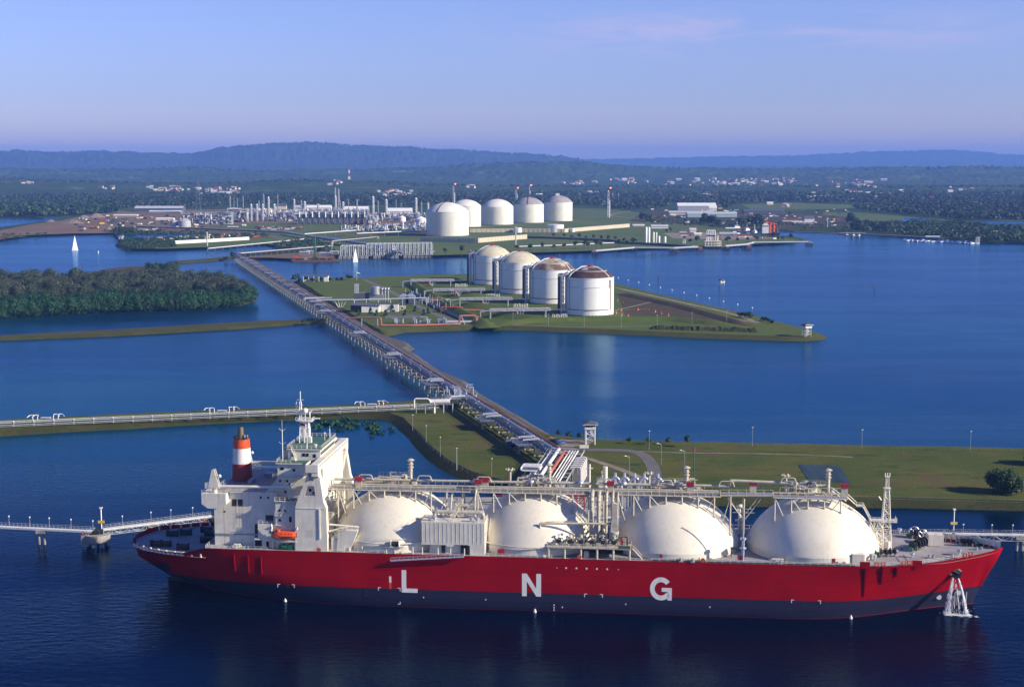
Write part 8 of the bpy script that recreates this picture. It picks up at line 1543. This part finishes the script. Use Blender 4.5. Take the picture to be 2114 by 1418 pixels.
for i in range(260): t_ = q.random(); p = dd*t_; z = 3+12*q.random()**1.6; mb.use(q.choice(['palesteel', 'pipesilver', 'steel', 'trestle', 'palesteel', 'redbox' if .62 < t_ < .75 else 'steel'])); l = q.uniform(2, 10); mb.tube((p.x, p.y+q.uniform(2, 26), z), (p.x+q.choice((l, 0)), p.y+q.uniform(2, 26), z+q.choice((0, 3))), q.uniform(.4, .9), n=5)
mb.use('tankwhite', True).tube((dd.x*.58, dd.y*.58+10, 4), (dd.x*.58, dd.y*.58+10, 17), 3, n=12); mb.build('pipework', o)
quick('barge', 'long low dark red barge moored left of the pier frames', 'barge', 650, 541, [('hull', lambda m: m.use('rust').slab([(-34, 2.6), (-30, -.5), (32, -.5), (34, 2.6)][::-1], 'y', 0, 14)), ('deck_load', lambda m: [m.use(random.choice(['site', 'earth', 'dark', 'steel'])).box(x, x+4, 3, 10, 2.6, 3.4+(k % 3)) for k, x in enumerate(range(-28, 26, 6))])], 0)
quick('barge', 'small dark barge with an orange digger at the beach left of the long barge', 'barge', 611, 536.5, [('hull', lambda m: m.use('dark').slab([(-13, 2.4), (-10, -.5), (12, -.5), (13, 2.4)][::-1], 'y', 0, 9)), ('digger', lambda m: m.use('orange').box(-4, 2, 2, 6, 2.4, 5).bar((2, 4, 4), (9, 4, 8), .8))], 0)
quick('crane', 'thin green lattice crane standing on the beach behind the barge', 'crane', 650, 535, [('mast', lambda m: m.use('green').tower((0, 0, 0), 3, 2, HT(535, 488), 16, .5, .3)), ('cab', lambda m: m.use('green').box(-3, 3, -2, 2, 0, 4))])
for i, (px, py, w_) in enumerate(((628, 526, 14), (672, 528, 18), (690, 525, 12), (640, 524, 9))): quick('site_shed', 'grey beach shed near the barge, '+('left', 'under the pier end with a pale roof', 'rightmost beside the first frame', 'small one behind')[i], 'shed', px, py, [('wall', lambda m: m.use('steel').box(-w_/2, w_/2, 0, 7, 0, 3.5)), ('roof', lambda m: m.use('roofpale').slab([(-w_/2-1, 3.5), (w_/2+1, 3.5), (w_/2, 4.4), (-w_/2, 5)], 'y', -1, 8))])
# six upright cylinders
for i, (px, wd, yt) in enumerate(((1333.7, 5.2, 468.4), (1339.6, 4.6, 468.6), (1349.2, 3.4, 479), (1355, 2.8, 479.5), (1360.5, 4.4, 487), (1372.7, 4.8, 488))): g = G(px, 501.5, ZM); r = W(wd/2, 501.5); h = HT(501.5, yt); o = thing('gas_cylinder', 'upright white cylinder in the row of six, '+('tallest and leftmost', 'second, as tall as the leftmost', 'third, slimmer and medium high', 'fourth, slimmest', 'fifth, short', 'sixth, short and standing apart')[i], 'tank', g, 0, 'six upright white cylinders'); MB().use('tankwhite', True).lathe([(r, 0), (r, h-r*.6), (r*.7, h-r*.15), (.05, h)], 16).build('shell', o); MB().use('concrete').box(-r-1, r+1, -r-1, r+1, -.5, .5).build('plinth', o)
# second loading jetty with its dolphins
g = G(1472, 513, 0); o = thing('loading_jetty', 'second loading jetty with pale tiered platform and upright arms on the far right shore', 'jetty', g); w_ = W(17.5, 513); ht = ZH(499, g.y); mb = MB().use('cream')
for z in (3.2, 7.0, ht): mb.box(-w_, w_, 0, 16, z, z+.9)
for i in range(6): x = -w_+.8+i*(2*w_-1.6)/5; mb.bar((x, .6, 3), (x, .6, ht), .7); mb.bar((x, 15, 3), (x, 15, ht), .7)
mb.build('platform', o); mb = MB().use('dark'); [mb.bar((x, y, -2), (x, y, 3.4), 1.1) for x in np.linspace(-w_, w_, 8) for y in (1, 8, 15)]; mb.build('pile', o)
for i in range(5): x = W(-11+i*3.6, 513); hh = ZH(475, g.y); mb = MB().use('tankwhite', True); mb.pipe([(x-1, 8, ht), (x-1, 8, hh-2), (x, 8, hh), (x+1.6, 8, hh-2), (x+1.6, 8, ht+4)], .7, 6, 2); mb.use('dark').box(x-1.5, x+1.8, 7, 9, ht+(hh-ht)*.45, ht+(hh-ht)*.55); mb.build('loading_arm', o)
mb = MB().use('cream'); mb.box(W(5, 513), W(7, 513), 6, 10, ht, ht+HT(513, 505)*1.6); mb.tube((W(11, 513), 8, ht), (W(11, 513), 8, ht+9), 1, n=8); mb.build('tower', o)
lb_ = ['small dark dolphin, far left of the loading jetty line', 'dark dolphin second from the left of the jetty line', 'dark dolphin with a brown fender left of the loading jetty', 'dark dolphin touching the left side of the loading jetty', 'dark dolphin with a brown fender at the right side of the loading jetty', 'dark dolphin with a brown fender right of the loading jetty', 'last dark dolphin at the right end of the walkway']
for i, (px, py, w_, fd) in enumerate(((1228, 525.5, 6, 0), (1309.5, 518, 6, 0), (1391, 520.5, 9, 1), (1441, 517.5, 9, 1), (1498, 515, 7, 1), (1541, 513, 9, 1), (1671, 506.5, 7, 0))):
    g = G(px, py, 0); w = W(w_, py, 0); o = thing('mooring_dolphin', lb_[i], 'mooring dolphin', g, 0, 'dolphins of the far jetty'); mb = MB().use('dark'); [mb.tube((x*1.2, y, -2), (x, y, 4), .7, n=6) for x in np.linspace(-w*.8, w*.8, 4) for y in (0, 5)]; mb.bar((-w*.9, 0, 1), (w*.5, 0, 4), .5); mb.bar((w*.9, 0, 1), (-w*.5, 0, 4), .5); mb.build('pile', o); MB().use('concrete').box(-w, w, -1, 6, 4, 5.4).box(-1.5, 1.5, 1, 3, 5.4, 7).build('cap', o)
    if fd: MB().use('rust').box(w*.1, w*1.1, -2.2, -1, -.5, 4.6).build('fender', o)
for lb, pts in (('pale walkway sloping between the two left dolphins', [(1230, 518.5), (1309, 512)]), ('pale walkway from the second dolphin past the shore to the jetty', [(1309, 512), (1391, 512.5), (1440, 510)]), ('pale walkway right of the loading jetty', [(1498, 508.5), (1541, 505), (1556, 501.5)]), ('long straight pale walkway to the last dolphin at the harbour mouth', [(1552, 501), (1610, 500.5), (1668, 500)])):
    P = [G(x, y, 7) for x, y in pts]; o = thing('walkway', lb, 'walkway', (0, 0, 0), 0, 'walkways of the far jetty'); mb = MB().use('palesteel'); mb2 = MB().use('dark')
    for a, b_ in zip(P, P[1:]):
        mb.bar(a, b_, 1.8); mb.bar(a+Vector((0, 0, 1.6)), b_+Vector((0, 0, 1.6)), .3)
        p = a.lerp(b_, .5); mb2.bar(p+Vector((-1.5, 0, 0)), (p.x-2.5, p.y, -1), .7); mb2.bar(p+Vector((1.5, 0, 0)), (p.x+2.5, p.y, -1), .7)
    mb.build('deck', o); mb2.build('pier', o)
# harbour: tugs, crane ship, boats
def tug(px, py, s, label, rz, grp='tugs in the small harbour'):
    o = thing('tugboat', label, 'tugboat', G(px, py, 0), rz, grp); mb = MB().use('black', True); rows = []
    for i in range(9): t_ = -1+i/4; w_ = 4.4*(1-abs(t_)**3*.8); sh = 1.6*max(0, t_)**2; rows.append([(t_*15, -w_, 2.6+sh), (t_*14, -w_*.7, -.5), (t_*14, w_*.7, -.5), (t_*15, w_, 2.6+sh)])
    mb.add([p for r in rows for p in r], [(i*4+j, i*4+j+1, i*4+4+j+1, i*4+4+j) for i in range(8) for j in range(3)]+[(i*4, i*4+4, i*4+7, i*4+3) for i in range(8)]); mb.build('hull', o); MB().use('white').box(-4, 8, -3, 3, 3, 6.4).box(0, 7, -2.4, 2.4, 6.4, 9.2).build('deckhouse', o); MB().use('glass').box(.4, 6.6, -2.45, 2.45, 7.4, 8.6).build('window', o); MB().use('white').bar((2, 0, 9.2), (2, 0, 19), .6).bar((0, 0, 14), (4, 0, 14), .4).build('mast', o); MB().use('blue').tube((-2.5, 0, 6.4), (-2.5, 0, 9.6), 1.2, n=8).build('funnel', o); o.scale = (s,)*3; return o
tug(1523, 474.5, 1.05, 'white and black tugboat, leftmost of three in the small harbour', R(200)); tug(1543.5, 479, .95, 'white and black tugboat, middle of three in the small harbour', R(215)); tug(1558.5, 484, 1.0, 'white and black tugboat, rightmost of three beside the crane ship', R(240))
g = G(1590, 487.5, 0); k = W(1, 487.5, 0); hh = lambda y: ZH(y, g.y); o = thing('crane_ship', 'white ship with orange cranes on deck moored in the small harbour', 'ship', g); MB().use('black').slab([(-18*k, 5), (-16*k, -.5), (16*k, -.5), (19.5*k, 6.5)][::-1], 'y', -6, 8).build('hull', o); MB().use('white').box(-17*k, -4*k, -4, 6, 5, hh(464)).box(-14*k, -6*k, -3, 5, hh(464), hh(461)).build('superstructure', o); MB().use('glass').box(-16.8*k, -4.3*k, -4.1, -4, hh(468), hh(466)).build('window', o)
mb = MB().use('orange')
for x, t_ in ((0, 459), (7, 462)): mb.bar((x*k, 0, 5), (x*k, 0, hh(t_)), 2.4)
mb.bar((-8*k, 0, hh(461)), (-9*k, 0, hh(457.5)), 2); mb.bar((-9*k, 0, hh(459)), (14*k, 0, hh(463.5)), 1.6); mb.bar((0, 0, hh(462)), (10*k, 0, hh(470)), 1.0); mb.bar((15*k, 0, 5), (15*k, 0, hh(470)), .9); mb.bar((-18*k, 0, 5), (-18*k, 0, hh(463)), .9); mb.bar((7*k, 0, hh(470)), (0, 0, hh(474)), 1); mb.build('deck_crane', o)
for i, (px, lb) in enumerate(((1750, 'left of the cluster moored off the right shore road'), (1763, 'middle of the cluster moored off the right shore road'), (1774, 'right end of the cluster moored off the right shore road'))): tug(px, 487+i*.6, .42, 'small dark and white workboat, '+lb, R(180+i*20), 'workboats off the right shore')
quick('barge', 'flat dark barge beside the small workboats off the right shore', 'barge', 1760, 484, [('hull', lambda m: m.use('dark').slab([(-26, 2), (-23, -.5), (23, -.5), (26, 2)][::-1], 'y', 0, 9)), ('rail', lambda m: m.use('palesteel').rail([(-25, 0, 2), (25, 0, 2)], 1.4, 4, .3))], 0)
b1 = None; q = random.Random(9)
for i in range(34):
    px = 1868+i*4.6+q.uniform(-1.5, 1.5); py = np.interp(px, [1868, 1945, 2030], [497, 500, 504.5])+q.uniform(-.8, .8)
    if b1 is None:
        b1 = thing('motorboat', 'small white and blue covered boat moored in the crowd along the right shore', 'boat', G(px, py, 0), .3, 'small boats crowded along the right shore'); mb = MB().use('white', True); mb.slab([(-5, 1.6), (-4, -.3), (4, -.3), (6.4, 2)][::-1], 'y', -1.5, 1.5); mb.build('hull', b1); MB().use('blue').box(-3.4, 2.4, -1.4, 1.4, 1.7, 3.6).build('awning', b1)
    else: dup(b1, G(px, py, 0), q.uniform(0, 3), scale=q.uniform(.7, 1.2))
for px, py, s, lb in ((1493, 467.5, .8, 'white watchtower behind the small harbour quay'), (1412.5, 506, .9, 'pale watchtower on the lawn left of the loading jetty'), (2018, 504, 1.15, 'white watchtower standing in the water by the right shore'), (251, 501, 1.1, 'white watchtower at the left tip of the peninsula'), (1641, 462, .7, 'small pale tower among the market roofs')): watchtower(G(px, py, ZM-2.5), 9*s, 4.6*s, lb)
for lb, a, b_ in (('brown crawler crane boom leaning left behind the big warehouse', (1487, 433), (1472, 394)), ('distant crane boom leaning right of the far road bend', (1341, 428), (1348, 411))):
    g = G(a[0], a[1], ZM); tp = Vector(((b_[0]-a[0])*g.y/FPX, 0, HT(a[1], b_[1]))); o = thing('crawler_crane', lb, 'crane', g); mb = MB().use('rust'); u = tp.normalized(); v = Vector((0, 1, 0)); n_ = 14
    for s_ in (-1.4, 1.4):
        for t_ in (-1.4, 1.4): mb.bar(v*s_+Vector((t_, 0, 3)), tp+v*s_*.3, .7)
    for i in range(n_): mb.bar(tp*(i/n_)+v*-1.2+Vector((0, 0, 3)), tp*((i+1)/n_)+v*1.2, .4)
    mb.build('boom', o); MB().use('yellow').box(-6, 5, -3, 3, 1.5, 6).build('cab', o); MB().use('black').box(-6, 6, -4, -2.4, 0, 1.6).box(-6, 6, 2.4, 4, 0, 1.6).build('track', o)
quick('container', 'yellow shipping container in the right yard', 'container', 1563, 451.5, [('body', lambda m: m.use('yellow').box(-6.5, 6.5, 0, 4, .4, 5.5)), ('skid', lambda m: m.use('redbox').box(-6.5, 10, 0, 4, 0, .4))]); quick('horizontal_tank', 'long pale blue horizontal tank behind the loading jetty lawn', 'tank', 1503, 488, [('shell', lambda m: m.use('palesteel', True).tube((-16, 4, 4.5), (16, 4, 4.5), 3.2, n=12)), ('saddle', lambda m: m.use('concrete').box(-12, -10, 1, 7, 0, 3).box(10, 12, 1, 7, 0, 3))])
h = HT(377, 345, 60); o = thing('radio_mast', 'red and white lattice radio mast on the hill behind the plant', 'mast', G(721, 384, ZM+20)); mb = MB()
for i in range(6): mb.use('redbox' if i % 2 else 'white'); h = HT(384, 345, ZM+20); mb.tower((0, 0, h*i/6), 10*(1-i/7), 10*(1-(i+1)/7), h/6, 3, 1.6, .9)
mb.build('lattice', o); o = thing('transmission_tower', 'dark lattice transmission tower left of the plant', 'pylon', G(410, 441, ZM)); h = HT(441, 372); MB().use('trestle').tower((0, 0, 0), 14, 2, h, 8, .5, .22).bar((-12, 0, h*.8), (12, 0, h*.8), .5).bar((-9, 0, h*.93), (9, 0, h*.93), .5).build('lattice', o)
for i, (px, yb, yt) in enumerate(((1196, 409, 400), (1265, 412, 400), (1277, 412, 400), (1800-92, 471, 452), (1760, 471, 459), (1821, 478, 470))): quick('lamp_mast', 'thin pale mast, '+('left of the white houses behind the far tanks', 'just right of the guyed flare stack', 'second right of the guyed flare stack', 'on the lawn beyond the right yard', 'on the right shore lawn near the tree clump', 'on the right shore road')[i], 'mast', px, yb, [('pole', lambda m: m.use('palesteel').bar((0, 0, 0), (0, 0, HT(yb, yt)), 1.3)), ('lamp_head', lambda m: m.use('white').box(-2, 2, -1, 1, HT(yb, yt), HT(yb, yt)+1.5))])
q = random.Random(31)                                   # gravel heaps of the building site
for i, (px, py, r, h) in enumerate(((173, 450, 16, 7), (199, 449, 27, 10), (152, 461.5, 26, 8), (245, 461, 30, 9), (262, 456, 22, 8), (105, 458, 12, 5), (225, 478, 12, 9), (292, 476, 16, 5))):
    o = thing('gravel_heap', 'grey gravel heap on the construction ground, '+('small peak at the back left', 'largest at the back', 'broad low one in the middle', 'dark one right of the middle', 'dark one behind the other dark one', 'small far left one', 'brown one beside the dark bushes', 'low one by the pipeway start')[i], 'heap', G(px, py, ZM)); mb = MB().use('rock' if i in (3, 4) else 'gravel', True); n = 18; vs = []
    for k, (rr, z) in enumerate(((1, 0), (.7, .35), (.4, .75), (.15, .97))):
        for j in range(n): a = j*6.283/n; u = q.uniform(.88, 1.12); vs.append((r*rr*u*math.cos(a), r*.7*rr*u*math.sin(a), h*z))
    vs.append((0, 0, h)); mb.add(vs, [(k*n+j, k*n+(j+1) % n, k*n+n+(j+1) % n, k*n+n+j) for k in range(3) for j in range(n)]+[(3*n+j, 3*n+(j+1) % n, 4*n) for j in range(n)]); mb.build('heap', o)
# yard goods: crates, trucks, vehicles, boats ashore: small coloured boxes with their own label by place
kinds = []
def crate_proto(mt, L_, D_, H_, nm='crate'):
    mb = MB().use(mt); mb.box(-L_/2, L_/2, 0, D_, .3, H_); mb.use('dark').box(-L_/2, L_/2, .2, D_-.2, 0, .3); o = mb.build(nm, None, (0, 0, -900)); return o
def scatter_goods(label, cat, nm, grp, n, fx, mats, seed, smin=3, smax=9):
    q = random.Random(seed); pr = {}
    for i in range(n):
        px, py = fx(q); m_ = q.choice(mats); key = (m_, i % 2); nw = key not in pr
        if nw: pr[key] = crate_proto(m_, q.uniform(smin, smax), q.uniform(2.5, 4), q.uniform(2, 4), nm); o = pr[key]
        else: o = pr[key].copy(); C.objects.link(o)
        o.location = G(px, py, ZM+.4); o.rotation_euler = (0, 0, q.uniform(-.5, .5)); col_ = {'white': 'white', 'rust': 'rust brown', 'redbox': 'dark red', 'blue': 'blue', 'yellow': 'yellow', 'palesteel': 'grey', 'dark': 'black', 'orange': 'orange', 'bund': 'cream', 'steel': 'dark grey', 'cream': 'cream'}[m_]
        tag(o, label.format(col_), cat, grp+', '+col_)
scatter_goods('{} crate or scrap piece in the peninsula yard behind the white wall', 'crate', 'crate', 'goods on the peninsula yard', 90, lambda q: (lambda x: (x, np.interp(x, [300, 520], [497, 488])+q.uniform(-3.5, 2.5)))(q.uniform(300, 530)), ['white', 'white', 'rust', 'palesteel', 'bund', 'dark', 'yellow', 'orange'], 5, 3, 8)
scatter_goods('{} low stack lying on the lawn in front of the main plant', 'stack', 'material_stack', 'stacks before the plant', 40, lambda q: (q.uniform(530, 625), q.uniform(469, 475)), ['rust', 'redbox', 'rust', 'palesteel'], 6, 6, 14)
scatter_goods('{} vehicle or hut on the far left construction ground', 'vehicle', 'site_vehicle', 'things on the construction ground', 90, lambda q: (q.uniform(150, 420), q.uniform(446, 478)), ['white', 'white', 'palesteel', 'dark', 'orange', 'yellow', 'rust', 'dark'], 7, 4, 12)
scatter_goods('{} box parked in the right yard', 'vehicle', 'yard_vehicle', 'things in the right yard', 110, lambda q: (q.uniform(1335, 1760), q.uniform(433, 462)), ['white', 'cream', 'palesteel', 'dark', 'yellow', 'bund', 'steel', 'white', 'dark'], 8, 4, 13)
scatter_goods('{} small object on the quay by the small harbour', 'crate', 'quay_goods', 'things on the harbour quay', 30, lambda q: (q.uniform(1410, 1600), q.uniform(478, 494)), ['white', 'rust', 'dark', 'redbox', 'cream'], 9, 3, 8)
# ---- houses of the towns on the far hillsides
hp_ = []
for i, (wl, rf, L_) in enumerate((('housewhite', 'housewhite', 13), ('bund', 'roofred', 16), ('housewhite', 'roofpale', 20), ('bund', 'roofbrown', 14))):
    mb = MB().use(wl); l = L_/2; mb.box(-l, l, -6, 6, 0, 6); mb.use(rf)
    for s in (-1, 1): mb.add([(-l-1, s*7, 5.6), (l+1, s*7, 5.6), (l+1, 0, 10), (-l-1, 0, 10)], [(0, 1, 2, 3)])
    mb.use(wl); [mb.add([(x, -6, 6), (x, 6, 6), (x, 0, 9.4)], [(0, 1, 2)]) for x in (-l, l)]; hp_.append(mb.data('house'))
DG = []
def zat(px, py):                                       # ground height under a far pixel: drop a ray onto the built terrain
    dg = DG[0]; o_ = cam.location; d = (G(px, py, 0)-o_).normalized(); hit, loc, *_ = bpy.context.scene.ray_cast(dg, o_, d); return loc if hit else None
spots = []; q = random.Random(44)
for n, x0, x1, y0, y1, nm in ((26, 305, 400, 387, 396, 'left hillside town'), (40, 400, 500, 388, 402, 'town behind the left plant'), (6, 190, 240, 386, 392, 'scattered far left homes'), (6, 42, 75, 378, 381, 'homes on the far left slope'), (24, 755, 870, 393, 408, 'town behind the main plant'), (8, 663, 710, 375, 384, 'white homes on the wooded hill'), (8, 960, 985, 383, 390, 'villas behind the nearest far tank'), (10, 1155, 1230, 375, 383, 'homes above the rightmost far tank'), (6, 1210, 1236, 394, 402, 'homes beside the guyed flare stack'), (14, 1258, 1330, 370, 382, 'homes on the slope right of the flare'), (62, 1380, 1700, 370, 384, 'big town in the far centre right'), (28, 1700, 1830, 372, 388, 'outskirts right of the far town'), (26, 1640, 1900, 395, 415, 'homes in the right wood'), (20, 1900, 2110, 385, 436, 'homes at the far right'), (10, 1440, 1480, 400, 407, 'homes behind the big warehouse'), (12, 1600, 1640, 420, 428, 'homes in the right field')):
    for i in range(n): spots.append((q.gauss((x0+x1)/2, (x1-x0)/4.5), q.uniform(y0, y1), nm))
bpy.context.view_layer.update(); hid = [o for o in bpy.data.objects if o.name.startswith('haze')]
for o in hid: o.hide_viewport = True
bpy.context.view_layer.update()
DG.append(bpy.context.evaluated_depsgraph_get()); locs = [(zat(px, py), nm) for px, py, nm in spots[:300]]
for loc, nm in locs:
    if loc is None: continue
    k = q.choice((0, 0, 1, 2, 1, 3)); o = bpy.data.objects.new('house', hp_[k]); C.objects.link(o); o.location = loc-Vector((0, 0, .5)); s = max(.8, min(1.7, loc.y/5500))*q.uniform(.6, 1.2); o.scale = (s, s, s*.9); o.rotation_euler = (0, 0, q.uniform(-.7, .7))
    tag(o, ('tiny white house of the ', 'tiny red roofed house of the ', 'tiny long white house of the ', 'tiny brown roofed house of the ')[k]+nm, 'house', nm)
# ---- woods: crowns made of leaf clumps, scattered where the photograph shows trees
def woods(name, pts, hh, mt, seed, faces=16, wide=.55):
    """pts: array of ground points; one mesh of many small crowns"""
    rs = np.random.RandomState(seed); P = np.array(pts, float); n = len(P); H = hh*rs.uniform(.6, 1.25, n); K = faces
    a = rs.uniform(0, 2*np.pi, (n, K)); e = np.arcsin(rs.uniform(-.5, 1, (n, K))); rr = rs.uniform(.7, 1.05, (n, K))
    dx, dy, dz = np.cos(a)*np.cos(e)*rr, np.sin(a)*np.cos(e)*rr, np.sin(e)*rr
    rx = (H*wide*rs.uniform(.75, 1.3, n))[:, None]; rz = (H*.42)[:, None]; zc = (P[:, 2]+H*.55)[:, None]
    cen = np.stack([P[:, 0, None]+dx*rx, P[:, 1, None]+dy*rx, zc+dz*rz], -1).reshape(-1, 3)
    nr = np.stack([dx+rs.uniform(-.5, .5, dx.shape), dy+rs.uniform(-.5, .5, dx.shape), dz+rs.uniform(-.2, .8, dx.shape)], -1).reshape(-1, 3); nr /= np.linalg.norm(nr, axis=1)[:, None]+1e-6
    t_ = rs.normal(size=nr.shape); u = np.cross(nr, t_); u /= np.linalg.norm(u, axis=1)[:, None]+1e-6; v = np.cross(nr, u); s = (H[:, None]*.26*rs.uniform(.6, 1.3, (n, K))).reshape(-1, 1)
    V = np.stack([cen+u*s, cen+v*s*.8, cen-u*s, cen-v*s*.8], 1).reshape(-1, 3); F = np.arange(len(V)).reshape(-1, 4); me = bpy.data.meshes.new(name); np_mesh(me, V, F); me.materials.append(MATS[mt]); o = bpy.data.objects.new(name, me); C.objects.link(o); o['kind'] = 'stuff'; return o
def sample(poly, n, seed, z=ZM):
    q = random.Random(seed); xs_ = [p[0] for p in poly]; ys_ = [p[1] for p in poly]; out = []
    while len(out) < n:
        x, y = q.uniform(min(xs_), max(xs_)), q.uniform(min(ys_), max(ys_)); c = False; j = len(poly)-1
        for i in range(len(poly)):
            if (poly[i][1] > y) != (poly[j][1] > y) and x < (poly[j][0]-poly[i][0])*(y-poly[i][1])/(poly[j][1]-poly[i][1])+poly[i][0]: c = not c
            j = i
        if c: out.append(tuple(G(x, y, z)))
    return out
woods('forest', sample([(-80, 388), (300, 388), (600, 386), (600, 420), (470, 424), (420, 430), (380, 430), (275, 428), (230, 440), (150, 446), (-80, 449)], 4200, 1)+sample([(600, 386), (900, 386), (900, 420), (880, 428), (600, 424)], 1700, 2), 13, 'forest', 1)
woods('forest', sample([(900, 386), (1380, 386), (1380, 430), (1300, 436), (1240, 428), (1180, 426), (900, 424)], 2300, 3)+sample([(1380, 386), (2200, 386), (2200, 452), (2000, 456), (1900, 446), (1800, 438), (1760, 432), (1790, 423), (1650, 418), (1530, 420), (1500, 432), (1380, 418)], 6200, 4), 13, 'forest', 2)
woods('forest', sample([(-60, 430), (240, 428), (245, 440), (130, 448), (-60, 450)], 700, 12), 17, 'leafdark', 12)
woods('forest', sample([(1790, 462), (1850, 464), (1900, 466), (2000, 463), (2060, 470), (2200, 474), (2200, 497), (2040, 499), (1960, 492), (1880, 487), (1820, 482), (1770, 478)], 1500, 5), 8, 'leafdark', 5)
woods('scrub', sample([(245, 500), (262, 494), (360, 500), (360, 511), (330, 514), (262, 514)], 420, 6)+sample([(262, 494), (420, 490), (530, 484), (560, 488), (520, 492), (360, 501)], 260, 7)+sample([(560, 506), (600, 500), (660, 498), (670, 508), (600, 514), (570, 511)], 150, 8)+sample([(220, 476), (250, 474), (300, 481), (420, 482), (420, 484), (240, 485)], 240, 9)+sample([(1330, 450), (1560, 460), (1640, 462), (1640, 468), (1500, 472), (1400, 466), (1330, 460)], 420, 10)+sample([(1780, 463), (1980, 462), (1990, 458), (1880, 456)], 160, 11)+sample([(0, 487), (60, 484), (100, 484), (100, 486), (0, 497), (-60, 503)], 60, 13)+sample([(1640, 462), (1800, 466), (1860, 480), (1700, 476), (1640, 474)], 90, 14), 5.0, 'leafdark', 6, 14, .7)
for D, skl, n, hh in ((18500, [(-100, 314), (0, 314), (60, 312), (100, 317), (200, 314), (290, 317), (400, 320), (470, 307), (560, 299), (640, 297), (720, 302), (830, 305), (900, 311), (980, 312), (1060, 318), (1130, 323), (1190, 332)], 620, 32), (29000, [(1200, 331), (1300, 330), (1400, 326), (1500, 325), (1600, 323), (1720, 319), (1840, 313), (1960, 311), (2060, 319), (2200, 322)], 330, 36), (12000, [(-100, 352), (180, 352), (330, 350), (400, 347), (560, 356), (760, 352), (900, 348), (980, 341), (1100, 337), (1200, 338), (1300, 346), (1400, 350), (1600, 352), (1800, 349), (2000, 346), (2200, 349)], 1500, 26), (7200, [(-100, 370), (0, 368), (300, 378), (440, 378), (560, 374), (600, 371), (700, 373), (820, 377), (1000, 384), (1300, 384), (1700, 385), (2200, 384)], 1900, 15)):
    q = random.Random(D); pts = []
    for i in range(n): px = q.uniform(skl[0][0], skl[-1][0]); y = np.interp(px, [p[0] for p in skl], [p[1] for p in skl]); dd_ = q.uniform(-1, .2)*D*.05; DD = D+dd_; pts.append(((px-CX)/FPX*DD*1.003, DD, ZH(y, D)-8-abs(dd_)*.02))
    woods('forest', pts, hh, 'forest', D, 10, .45)
# single trees one can tell apart along the far shore
far = [tree('palm_tree', 'dark palm like tree standing on the far shore lawn', 'tree', (0, 0, -500), 15, 5.5, 'leafdark', 300+i, 160, 1.5, .5, .35, 'row of trees along the far shore', 6) for i in range(3)]
place_wood(far, [(919, 528), (953, 529), (1068, 519), (1094, 519.5), (1119, 517), (1142, 517), (1165, 515), (1188, 514), (1206, 514), (1214, 514.5), (1231, 513.5), (1241, 513), (1279, 511), (1295, 510), (1307, 509), (1425, 505.5), (1439, 506), (1501, 504), (1522, 503), (1543, 502), (1563, 500), (1596, 497), (1606, 499), (1615, 498), (1632, 497)], ZM, .65, 1.05)
for i, o in enumerate(sorted((o for o in bpy.data.objects if o.name.startswith('palm_tree') and o.location.z > -100), key=lambda o: o.location.x/o.location.y)): o['label'] = 'dark palm like tree on the far shore, '+ORD[i]+' from the left'
for o in [o for o in bpy.data.objects if o.name.startswith('palm_tree')]: 
    if o.location.z < -100: bpy.data.objects.remove(o)
far2 = [tree('round_tree', 'small dark tree in the row beside the dark pipeway', 'tree', (0, 0, -500), 8, 3.6, 'leafdark', 310+i, 120, 1.1, .4, .2, 'row of trees beside the pipeway', 6) for i in range(2)]
place_wood(far2, [(1143, 489.5), (1165, 489.5), (1180, 492), (1196, 491), (1210, 494), (1226, 493.5), (1241, 495), (1256, 496.5), (1270, 496), (1288, 499), (1376, 480), (1384, 478)], ZM, .8, 1.1)
for i, o in enumerate(sorted((o for o in bpy.data.objects if o.name.startswith('round_tree')), key=lambda o: o.location.x/o.location.y)): o['label'] = 'small dark tree beside the dark pipeway, '+ORD[i]+' from the left'
big = [tree('broad_tree', 'big dark broad crowned tree on the right shore lawn', 'tree', (0, 0, -500), 20, 13, 'leafdark', 320+i, 700, 1.7, .8, .05, 'broad dark trees on the right shore', 14) for i in range(2)]
place_wood(big, [(1765, 462), (1757, 461), (1790, 464), (1772, 478), (1764, 477), (1804, 476), (1814, 477.5), (1826, 478.5), (1833, 474), (1455, 462), (1470, 464), (1484, 466), (1550, 464), (1565, 466), (1530, 466), (260, 483), (272, 484), (248, 482), (1327, 456), (1340, 458)], ZM, .6, 1.1)
for i, o in enumerate(sorted((o for o in bpy.data.objects if o.name.startswith('broad_tree')), key=lambda o: o.location.x/o.location.y)): o['label'] = 'big dark broad crowned tree on the far shore, '+ORD[i]+' from the left'
for o in hid: o.hide_viewport = False
